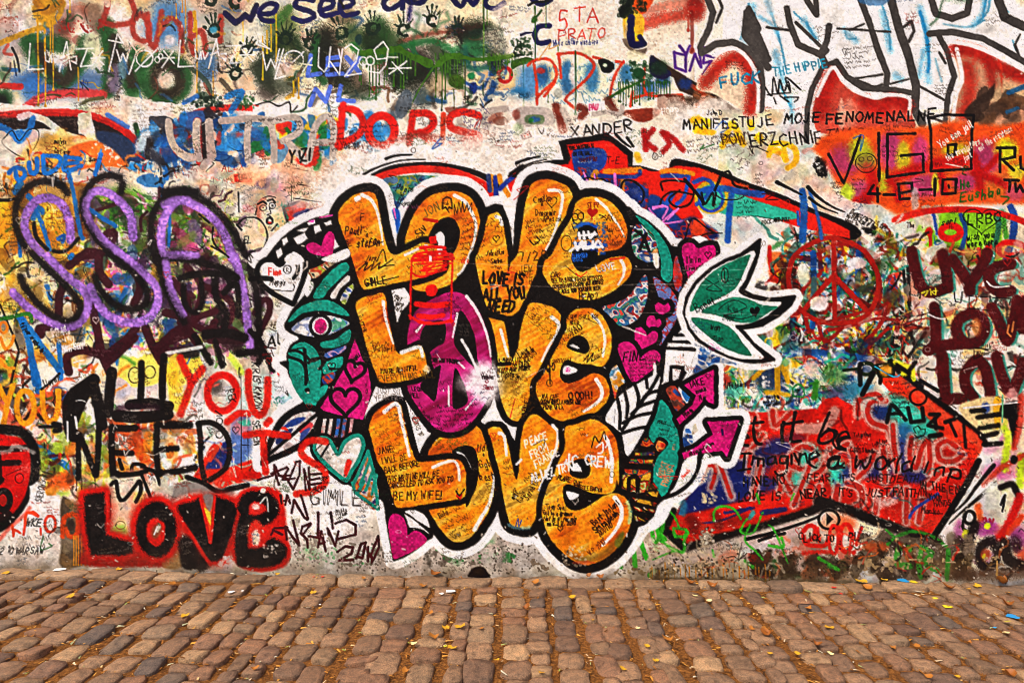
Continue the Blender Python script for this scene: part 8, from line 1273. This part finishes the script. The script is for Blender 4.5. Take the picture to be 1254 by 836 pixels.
# ---------------------------------------------------------------- pavement
SLOPE = -.0162
def gz(x, y): return SLOPE * x + .004 * math.sin(x * 2.1 + 1) + .006 * math.sin(x * .9 + y * 1.7)
m_sand, nt, b = mat('joint_sand', .95, .1)
tc = node(nt, 'ShaderNodeTexCoord'); nz = node(nt, 'ShaderNodeTexNoise'); nz.inputs['Scale'].default_value = 60; nz.inputs['Detail'].default_value = 8; nz.inputs['Roughness'].default_value = .7; nt.links.new(tc.outputs['Object'], nz.inputs['Vector'])
rp = ramp(nt, [(.28, rgb('33200f')), (.45, rgb('6a4220')), (.58, rgb('9a622c')), (.75, rgb('c08a48'))]); nt.links.new(nz.outputs[0], rp.inputs[0]); nt.links.new(rp.outputs[0], b.inputs['Base Color'])
bp = node(nt, 'ShaderNodeBump'); bp.inputs['Strength'].default_value = 1; bp.inputs['Distance'].default_value = .02; nt.links.new(nz.outputs[0], bp.inputs['Height']); nt.links.new(bp.outputs[0], b.inputs['Normal'])
xs = np.linspace(-60, 60, 61); ys = np.array([-60, -30, -15, -8, -6, -5, -4.2, -3.4, -2.6, -1.8, -1.2, -.8, -.4, 0, .3])
xs = np.unique(np.concatenate([xs, np.linspace(-6, 6, 61)]))
vs = [(x, y, gz(x, y) - .02) for y in ys for x in xs]; nx = len(xs)
fs = [(j * nx + i, j * nx + i + 1, (j + 1) * nx + i + 1, (j + 1) * nx + i) for j in range(len(ys) - 1) for i in range(nx - 1)]
me = bpy.data.meshes.new('pavement'); me.from_pydata(vs, [], fs); me.materials.append(m_sand); me.update()
pave = link(bpy.data.objects.new('pavement', me)); pave['kind'] = 'structure'
m_stone, nt, b = mat('cobble_stone', .7, .35)
oi = node(nt, 'ShaderNodeObjectInfo'); tt = node(nt, 'ShaderNodeAttribute', attribute_name='tint'); sm_ = node(nt, 'ShaderNodeMath', operation='ADD'); fr = node(nt, 'ShaderNodeMath', operation='FRACT')
nt.links.new(oi.outputs['Random'], sm_.inputs[0]); nt.links.new(tt.outputs['Fac'], sm_.inputs[1]); nt.links.new(sm_.outputs[0], fr.inputs[0])
rp = ramp(nt, [(0, rgb('6a5040')), (.18, rgb('8a6a50')), (.36, rgb('a07c5c')), (.52, rgb('7c6048')), (.66, rgb('90684c')), (.8, rgb('62544a')), (.9, rgb('b08c66')), (1, rgb('84684e'))])
nt.links.new(fr.outputs[0], rp.inputs[0])
tc = node(nt, 'ShaderNodeTexCoord'); geo = node(nt, 'ShaderNodeNewGeometry'); na = node(nt, 'ShaderNodeTexNoise'); na.inputs['Scale'].default_value = 26; na.inputs['Detail'].default_value = 7; na.inputs['Roughness'].default_value = .68
nt.links.new(geo.outputs['Position'], na.inputs['Vector'])
nb = node(nt, 'ShaderNodeTexNoise'); nb.inputs['Scale'].default_value = 160; nb.inputs['Detail'].default_value = 4; nt.links.new(geo.outputs['Position'], nb.inputs['Vector'])
r2 = ramp(nt, [(.28, (.40, .37, .35)), (.48, (.95, .95, .95)), (.70, (1.5, 1.38, 1.25))]); nt.links.new(na.outputs[0], r2.inputs[0])
m1 = node(nt, 'ShaderNodeMix', data_type='RGBA', blend_type='MULTIPLY'); m1.inputs[0].default_value = 1; nt.links.new(rp.outputs[0], m1.inputs[6]); nt.links.new(r2.outputs[0], m1.inputs[7])
r3 = ramp(nt, [(.3, (.55, .54, .53)), (.7, (1.35, 1.32, 1.28))]); nt.links.new(nb.outputs[0], r3.inputs[0])
m2 = node(nt, 'ShaderNodeMix', data_type='RGBA', blend_type='MULTIPLY'); m2.inputs[0].default_value = 1; nt.links.new(m1.outputs[2], m2.inputs[6]); nt.links.new(r3.outputs[0], m2.inputs[7])
nt.links.new(m2.outputs[2], b.inputs['Base Color'])
bb = node(nt, 'ShaderNodeMath', operation='MULTIPLY_ADD'); bb.inputs[1].default_value = .25; nt.links.new(nb.outputs[0], bb.inputs[0]); nt.links.new(na.outputs[0], bb.inputs[2])
bp = node(nt, 'ShaderNodeBump'); bp.inputs['Strength'].default_value = 1.0; bp.inputs['Distance'].default_value = .02; nt.links.new(bb.outputs[0], bp.inputs['Height']); nt.links.new(bp.outputs[0], b.inputs['Normal'])
rs = node(nt, 'ShaderNodeMapRange'); rs.inputs['To Min'].default_value = .55; rs.inputs['To Max'].default_value = .85; nt.links.new(na.outputs[0], rs.inputs[0]); nt.links.new(rs.outputs[0], b.inputs['Roughness'])
m_edge = m_stone.copy(); m_edge.name = 'edge_stone'; e_ = [n for n in m_edge.node_tree.nodes if n.type == 'VALTORGB' and len(n.color_ramp.elements) == 8][0]
for el, c in zip(e_.color_ramp.elements, ('7a6048', '967658', 'a88868', '86684c', '9a7858', '7a624e', 'b09272', '8c6e52')): el.color = (*rgb(c), 1)
rnd = random.Random(3)
def stone_verts(sx, sy, h, r):
    """worn sett: rounded, uneven block; returns vertices and faces (top at z = 0)"""
    n = 16; vs, fs = [], []; e = r.uniform(5.0, 9.0); ph = [r.uniform(0, 6.28) for _ in range(4)]; tx_, ty_ = r.uniform(-.008, .008), r.uniform(-.008, .008)
    sk = r.uniform(-.07, .07); tp = r.uniform(-.08, .08)
    rings = ((1.0, -h), (1.0, -.020), (.985, -.007), (.93, -.0015), (.55, .001))
    for k, (s, z) in enumerate(rings):
        for i in range(n):
            a = 2 * PI * i / n + .2; c, s_ = math.cos(a), math.sin(a)
            rr_ = (abs(c) ** e + abs(s_) ** e) ** (-1 / e)
            rr_ *= 1 + .02 * math.sin(2 * a + ph[0]) + .03 * math.sin(3 * a + ph[1]) + .028 * math.sin(5 * a + ph[2])
            jj = 1 + r.uniform(-.03, .03) * (k in (1, 2, 3)); x, y = c * rr_ * s * jj, s_ * rr_ * s * jj
            x += sk * y; x *= 1 + tp * y
            zz = z + (.5 * r.uniform(-.004, .004) if 1 < k else 0)
            vs.append((x * sx / 2, y * sy / 2, zz + (tx_ * x * sx + ty_ * y * sy if k else 0)))
    vs.append((0, 0, .003 + r.uniform(-.004, .003)))
    for k in range(len(rings) - 1):
        for i in range(n):
            j = (i + 1) % n; fs.append((k * n + i, k * n + j, (k + 1) * n + j, (k + 1) * n + i))
    t = (len(rings) - 1) * n
    for i in range(n): fs.append((t + i, t + (i + 1) % n, len(vs) - 1))
    return vs, fs
VAR = []
for k in range(26):
    v, f = stone_verts(1, 1, .09, rnd); VAR.append((v, f))
def var_mesh(k, m):
    me = bpy.data.meshes.new('cobble'); me.from_pydata(VAR[k][0], [], VAR[k][1]); me.materials.append(m)
    me.polygons.foreach_set('use_smooth', [True] * len(me.polygons)); me.update(); return me
MESH = [var_mesh(k, m_stone) for k in range(26)]; EMESH = [var_mesh(k, m_edge) for k in range(26)]
stones = []                        # x, y, width, length, yaw, kind
x = -5.6
while x < 5.6:                      # row of longer stones against the wall
    w_ = rnd.uniform(.21, .34); d_ = rnd.uniform(.13, .18); stones.append((x + w_ / 2, -.012 - d_ / 2, w_ - .014, d_, rnd.uniform(-.03, .03), 'edge')); x += w_
x = -5.7
while x < 5.7:                      # setts in lines running out from the wall
    w_ = rnd.choice((.125, .14, .15, .16, .17)) * rnd.uniform(.92, 1.08); y = -.185 + rnd.uniform(-.02, .012); lean = rnd.uniform(-.035, .035); dr = 0
    while y > -3.9:
        L = rnd.choice((.11, .13, .14, .155, .17, .18, .21)) * rnd.uniform(.94, 1.06); dr += rnd.uniform(-.008, .008)
        ww = w_ * rnd.uniform(.82, 1.04)
        stones.append((x + w_ / 2 + dr + lean * (y + .2), y - L / 2, ww - rnd.uniform(.006, .022), L - rnd.uniform(.008, .024), rnd.uniform(-.09, .09), 'sett')); y -= L
    x += w_
def shown(s):
    d = CAM_D + s[1]
    if d < .5: return 0
    cx = 627 + s[0] * 720 / d; cy = 418 + (cam.location.z - gz(s[0], s[1])) * 720 / d
    if cx < -12 or cx > 1266 or cy > 844: return 0
    return s[2] * s[3] / d ** 3
order = sorted([s for s in stones if s[5] == 'sett'], key=lambda s: -shown(s)); single = {id(s) for s in order[:300] if shown(s) > 0}
print('setts', len(order), 'in view', sum(1 for s in order if shown(s) > 0))
fv, ff, ft = [], [], []
TOP = []
for s in stones:
    k = rnd.randrange(26); z = gz(s[0], s[1]) + rnd.uniform(-.010, .008); flip = rnd.choice((0, PI))
    if s[5] == 'edge': z += .008
    TOP.append((s[0], s[1], z, s))
    if s[5] == 'edge' or id(s) in single:
        o = bpy.data.objects.new('edge_stone' if s[5] == 'edge' else 'cobble', EMESH[k] if s[5] == 'edge' else MESH[k])
        o.location = (s[0], s[1], z); o.rotation_euler = (rnd.uniform(-.03, .03), rnd.uniform(-.035, .035), s[4] + flip); o.scale = (s[2], s[3], 1); link(o, pave)
    else:
        n0 = len(fv); c, q = math.cos(s[4] + flip), math.sin(s[4] + flip)
        for (a, b_, h_) in VAR[k][0]: fv.append((s[0] + a * s[2] * c - b_ * s[3] * q, s[1] + a * s[2] * q + b_ * s[3] * c, z + h_))
        ff += [tuple(n0 + i for i in f) for f in VAR[k][1]]; ft += [rnd.random()] * len(VAR[k][0])
me = bpy.data.meshes.new('cobble_field'); me.from_pydata(fv, [], ff); me.materials.append(m_stone); a = me.attributes.new('tint', 'FLOAT', 'POINT'); a.data.foreach_set('value', ft)
me.polygons.foreach_set('use_smooth', [True] * len(me.polygons)); me.update()
o = link(bpy.data.objects.new('cobble_field', me), pave); o['kind'] = 'stuff'
# ---------------------------------------------------------------- litter in the joints
def pix(cx, cy):                   # point of the pavement seen at chart position (for laying things out by eye)
    zc = cam.location.z; d = 720 * zc / (cy - 418); X = (cx - 627) / 720 * d
    for _ in range(3):
        d = 720 * (zc - gz(X, d - CAM_D)) / (cy - 418); X = (cx - 627) / 720 * d
    return X, d - CAM_D
from mathutils import kdtree
kd = kdtree.KDTree(len(TOP))
for i, t in enumerate(TOP): kd.insert((t[0], t[1], 0), i)
kd.balance()
def top_at(x, y):
    co, i, dd = kd.find((x, y, 0)); t = TOP[i]; s = t[3]
    on = abs(x - s[0]) < s[2] * .47 and abs(y - s[1]) < s[3] * .47
    return (t[2] + .004) if on else gz(x, y) - .012, on
m_lit, nt, b = mat('leaf_litter', .8, .2); at = node(nt, 'ShaderNodeAttribute', attribute_name='tint'); rp = ramp(nt, [(0, rgb('3a2412')), (.35, rgb('7a4a1c')), (.6, rgb('b0702a')), (.8, rgb('d8a040')), (.93, rgb('c8c0a8')), (1, rgb('8a9a3a'))]); nt.links.new(at.outputs['Fac'], rp.inputs[0]); nt.links.new(rp.outputs[0], b.inputs['Base Color'])
lv, lf, lt = [], [], []
for i in range(15000):
    x, y = rnd.uniform(-5.4, 5.4), -abs(rnd.uniform(0, 3.4)); z, on = top_at(x, y)
    if on and rnd.random() < .985: continue
    s = rnd.uniform(.004, .013); a = rnd.uniform(0, 6.28); L = s * rnd.uniform(.8, 2.6); n0 = len(lv); c, q = math.cos(a), math.sin(a); up = rnd.uniform(.001, .006)
    for (u, v, h_) in ((-L, -s * .4, 0), (L, -s * .3, up), (L * .8, s * .4, up * .5), (-L * .8, s * .4, up)): lv.append((x + u * c - v * q, y + u * q + v * c, z + .004 + h_))
    lf.append((n0, n0 + 1, n0 + 2, n0 + 3)); lt += [rnd.random()] * 4
me = bpy.data.meshes.new('leaf_litter'); me.from_pydata(lv, [], lf); me.materials.append(m_lit); a = me.attributes.new('tint', 'FLOAT', 'POINT'); a.data.foreach_set('value', lt); me.update()
o = link(bpy.data.objects.new('leaf_litter', me)); o['kind'] = 'stuff'; o['label'] = 'crumbs of dry leaf and grit lying in the joints between cobbles'; o['category'] = 'litter'
# ---------------------------------------------------------------- fallen leaves
def leaf_mat(name, c1, c2, vein):
    m, nt, b = mat(name, .55, .3); tc = node(nt, 'ShaderNodeTexCoord'); nz = node(nt, 'ShaderNodeTexNoise'); nz.inputs['Scale'].default_value = 45; nz.inputs['Detail'].default_value = 5; nt.links.new(tc.outputs['Object'], nz.inputs['Vector'])
    rp = ramp(nt, [(.32, rgb(vein)), (.45, rgb(c1)), (.7, rgb(c2))]); nt.links.new(nz.outputs[0], rp.inputs[0]); nt.links.new(rp.outputs[0], b.inputs['Base Color']); return m
LM = {'yellow': leaf_mat('yellow_leaf', 'c8921a', 'dcae2c', '9a6414'), 'brown': leaf_mat('brown_leaf', '8a4c18', 'b06a24', '5a2c0e'), 'orange': leaf_mat('orange_leaf', 'a86420', 'bc7e2c', '6e3c12'), 'pale': leaf_mat('pale_leaf', 'e0cc88', 'ecdca8', 'c09a50'), 'green': leaf_mat('green_leaf', 'b8b42a', 'd0c83c', '8a8a20')}
def leaf_mesh(kind, curl, lobes, r):
    n = 9; vs, fs = [], []
    for i in range(n + 1):
        t = i / n; w_ = .36 * math.sin(PI * min(1, t ** .8)) ** .8 + (.02 if 0 < i < n else 0)
        if lobes: w_ *= 1 + .45 * math.sin(t * PI * lobes) * (1 if 0 < i < n else 0)
        bend = curl * (t - .5) ** 2 * 2.4 + .03 * math.sin(t * 7)
        for s in (-1, -.5, 0, .5, 1):
            vs.append((t - .5, s * w_ * (1 + .1 * r.uniform(-1, 1)), bend + curl * .9 * (abs(s) * w_) ** 1.3 + (.012 * abs(s) * math.sin(t * 15))))
    for i in range(n):
        for j in range(4): a = i * 5 + j; fs.append((a, a + 1, a + 6, a + 5))
    k = len(vs); st = [(-.5, .012, curl * .6), (-.5, -.012, curl * .6), (-.72, -.01, curl * .6 + .03), (-.72, .01, curl * .6 + .03)]; vs += st; fs.append((k, k + 1, k + 2, k + 3))
    me = bpy.data.meshes.new('leaf'); me.from_pydata(vs, [], fs); me.materials.append(LM[kind]); me.polygons.foreach_set('use_smooth', [True] * len(me.polygons)); me.update(); return me
LEAF = {}
for kd_, curls, lob in (('yellow', (.12, .3, .2), 3), ('brown', (.8, 1.1, .6), 0), ('orange', (.3, .6, .4), 2), ('pale', (.15, .3, .2), 0), ('green', (.1, .2, .15), 4)):
    LEAF[kd_] = [leaf_mesh(kd_, c, lob if q != 1 else 0, rnd) for q, c in enumerate(curls)]
LAB = {'yellow': 'bright yellow fallen leaf lying on the cobbles', 'brown': 'curled brown dry leaf on the cobbles', 'orange': 'orange brown fallen leaf on the cobbles', 'pale': 'pale cream dry leaf on the cobbles', 'green': 'yellow green fallen leaf on the cobbles'}
LV = [('yellow', 9, 705, 13), ('yellow', 88, 733, 14), ('orange', 111, 733, 7), ('yellow', 146, 698, 9), ('orange', 213, 716, 14), ('orange', 212, 749, 9), ('yellow', 227, 757, 13), ('orange', 158, 778, 10), ('orange', 255, 772, 6), ('orange', 312, 822, 13), ('yellow', 341, 702, 7), ('yellow', 384, 727, 10), ('brown', 533, 701, 26), ('orange', 518, 718, 12), ('orange', 527, 753, 10), ('orange', 446, 711, 8), ('yellow', 546, 769, 12), ('yellow', 563, 770, 17), ('orange', 531, 780, 28), ('pale', 507, 789, 12), ('yellow', 553, 795, 15), ('green', 545, 792, 6), ('yellow', 608, 809, 11), ('orange', 589, 771, 9), ('orange', 497, 822, 12), ('brown', 644, 746, 12), ('orange', 655, 716, 14), ('yellow', 700, 732, 13), ('yellow', 725, 760, 8), ('pale', 781, 769, 8), ('brown', 720, 706, 9), ('brown', 873, 719, 17), ('pale', 851, 732, 9), ('pale', 868, 736, 10), ('orange', 907, 723, 8), ('yellow', 792, 793, 10), ('yellow', 803, 809, 10), ('yellow', 763, 819, 12), ('yellow', 663, 826, 11), ('orange', 819, 784, 16), ('brown', 845, 717, 18), ('orange', 921, 772, 9), ('brown', 940, 780, 20), ('yellow', 1052, 711, 26), ('yellow', 1080, 708, 10), ('orange', 990, 747, 12), ('yellow', 1016, 769, 14), ('brown', 1000, 791, 14), ('pale', 1017, 800, 10), ('yellow', 977, 801, 10), ('yellow', 943, 802, 9), ('orange', 1122, 792, 11), ('orange', 1094, 794, 10), ('pale', 1232, 775, 12), ('brown', 1163, 722, 34), ('brown', 1233, 742, 16), ('brown', 1222, 712, 20), ('yellow', 1196, 719, 12), ('brown', 1236, 828, 26), ('orange', 1136, 831, 14), ('orange', 1186, 791, 12), ('yellow', 1172, 829, 10), ('green', 1233, 762, 12), ('orange', 1060, 722, 18), ('orange', 940, 776, 22), ('brown', 735, 704, 12), ('yellow', 1186, 722, 8)]
FEAT = ((60, 'the whitewashed patch'), (190, 'black letters LO'), (345, 'black letters VE'), (470, 'the maroon year 2011'), (535, 'the lowest magenta heart'), (600, 'the bottom orange letter O'), (662, 'the bottom orange letter V'), (775, 'the bottom orange letter E'), (835, 'the bright green scrawl'), (935, 'the red block corner'), (1010, 'the black arrow strokes'), (1075, 'the words CLICK TO PLAY'), (1160, 'the low green letters'), (1300, 'the black and magenta scrawl'))
KIND = {'yellow': 'yellow fallen leaf', 'brown': 'curled brown dry leaf', 'orange': 'orange brown fallen leaf', 'pale': 'cream coloured dry leaf', 'green': 'yellow green fallen leaf'}
for kd_, cx, cy, L in LV:
    x, y = pix(cx, max(cy, 706 + (cx - 627) * .012)); y = min(y, -.03); z, on = top_at(x, y); d = CAM_D + y
    o = bpy.data.objects.new('fallen_leaf', LEAF[kd_][rnd.randrange(3)]); s = min(L, 18) * d / 720 * .8
    o.location = (x, y, z + .006 + (0 if on else .012)); o.rotation_euler = (rnd.uniform(-.2, .3), rnd.uniform(-.2, .2), rnd.uniform(-.7, .7) + rnd.choice((0, PI))); o.scale = (s, s, s)
    f_ = next(t for lim, t in FEAT if cx < lim)
    o['label'] = ('large ' if L > 15 else 'tiny ' if L < 8 else '') + KIND[kd_] + (' at the wall foot below ' if y > -.2 else ' on cobbles close to ' if y > -.6 else ' on cobbles well out from ' if y < -1.0 else ' on cobbles before ') + f_
    link(o); o['category'] = 'leaf'; o['group'] = kd_ + ' leaves on the cobbles'
# ---------------------------------------------------------------- drops of paint on the stones
for cx, cy, w_, c in ((1106, 714, 13, '1f8ac4'), (1119, 716, 9, 'd8b820'), (1145, 733, 7, 'e8d820'), (1160, 743, 11, 'e8d820'), (1240, 754, 14, '1f8ac4'), (1095, 712, 8, 'c84a3a'), (1030, 726, 5, 'c82a1c'), (1021, 720, 6, 'c82a1c'), (384, 709, 3, 'd8301c'), (395, 709, 4, 'd8301c'), (1063, 733, 4, 'd8601c'), (1218, 766, 5, '2f9ad0'), (971, 738, 4, '5aa84a'), (551, 724, 12, 'e9e2d8'), (541, 727, 6, 'e9e2d8'), (283, 726, 8, 'ece6de'), (297, 725, 4, 'ece6de'), (72, 699, 14, 'e6dfd6'), (48, 724, 3, 'e9e2d8'), (392, 738, 3, 'e9e2d8')):
    x, y = pix(cx, cy); z, on = top_at(x, y); d = CAM_D + y; r_ = w_ * d / 720 / 2
    m = bpy.data.materials.get('paint_' + c)
    if not m: m, nt, b = mat('paint_' + c, .5, .4); b.inputs['Base Color'].default_value = (*rgb(c), 1)
    n = 11; ph = rnd.uniform(0, 6); vs = [(r_ * (1 + .3 * math.sin(3 * a + ph)) * math.cos(a), r_ * .8 * (1 + .25 * math.sin(2 * a + ph)) * math.sin(a), 0) for a in [2 * PI * i / n for i in range(n)]]
    vs += [(v[0] * .7, v[1] * .7, .0015) for v in vs]; fs = [(i, (i + 1) % n, n + (i + 1) % n, n + i) for i in range(n)] + [tuple(range(n, 2 * n))]
    me = bpy.data.meshes.new('paint_drop'); me.from_pydata(vs, [], fs); me.materials.append(m); me.update()
    o = link(bpy.data.objects.new('paint_drop', me), pave); o.location = (x, y, z + .0035)
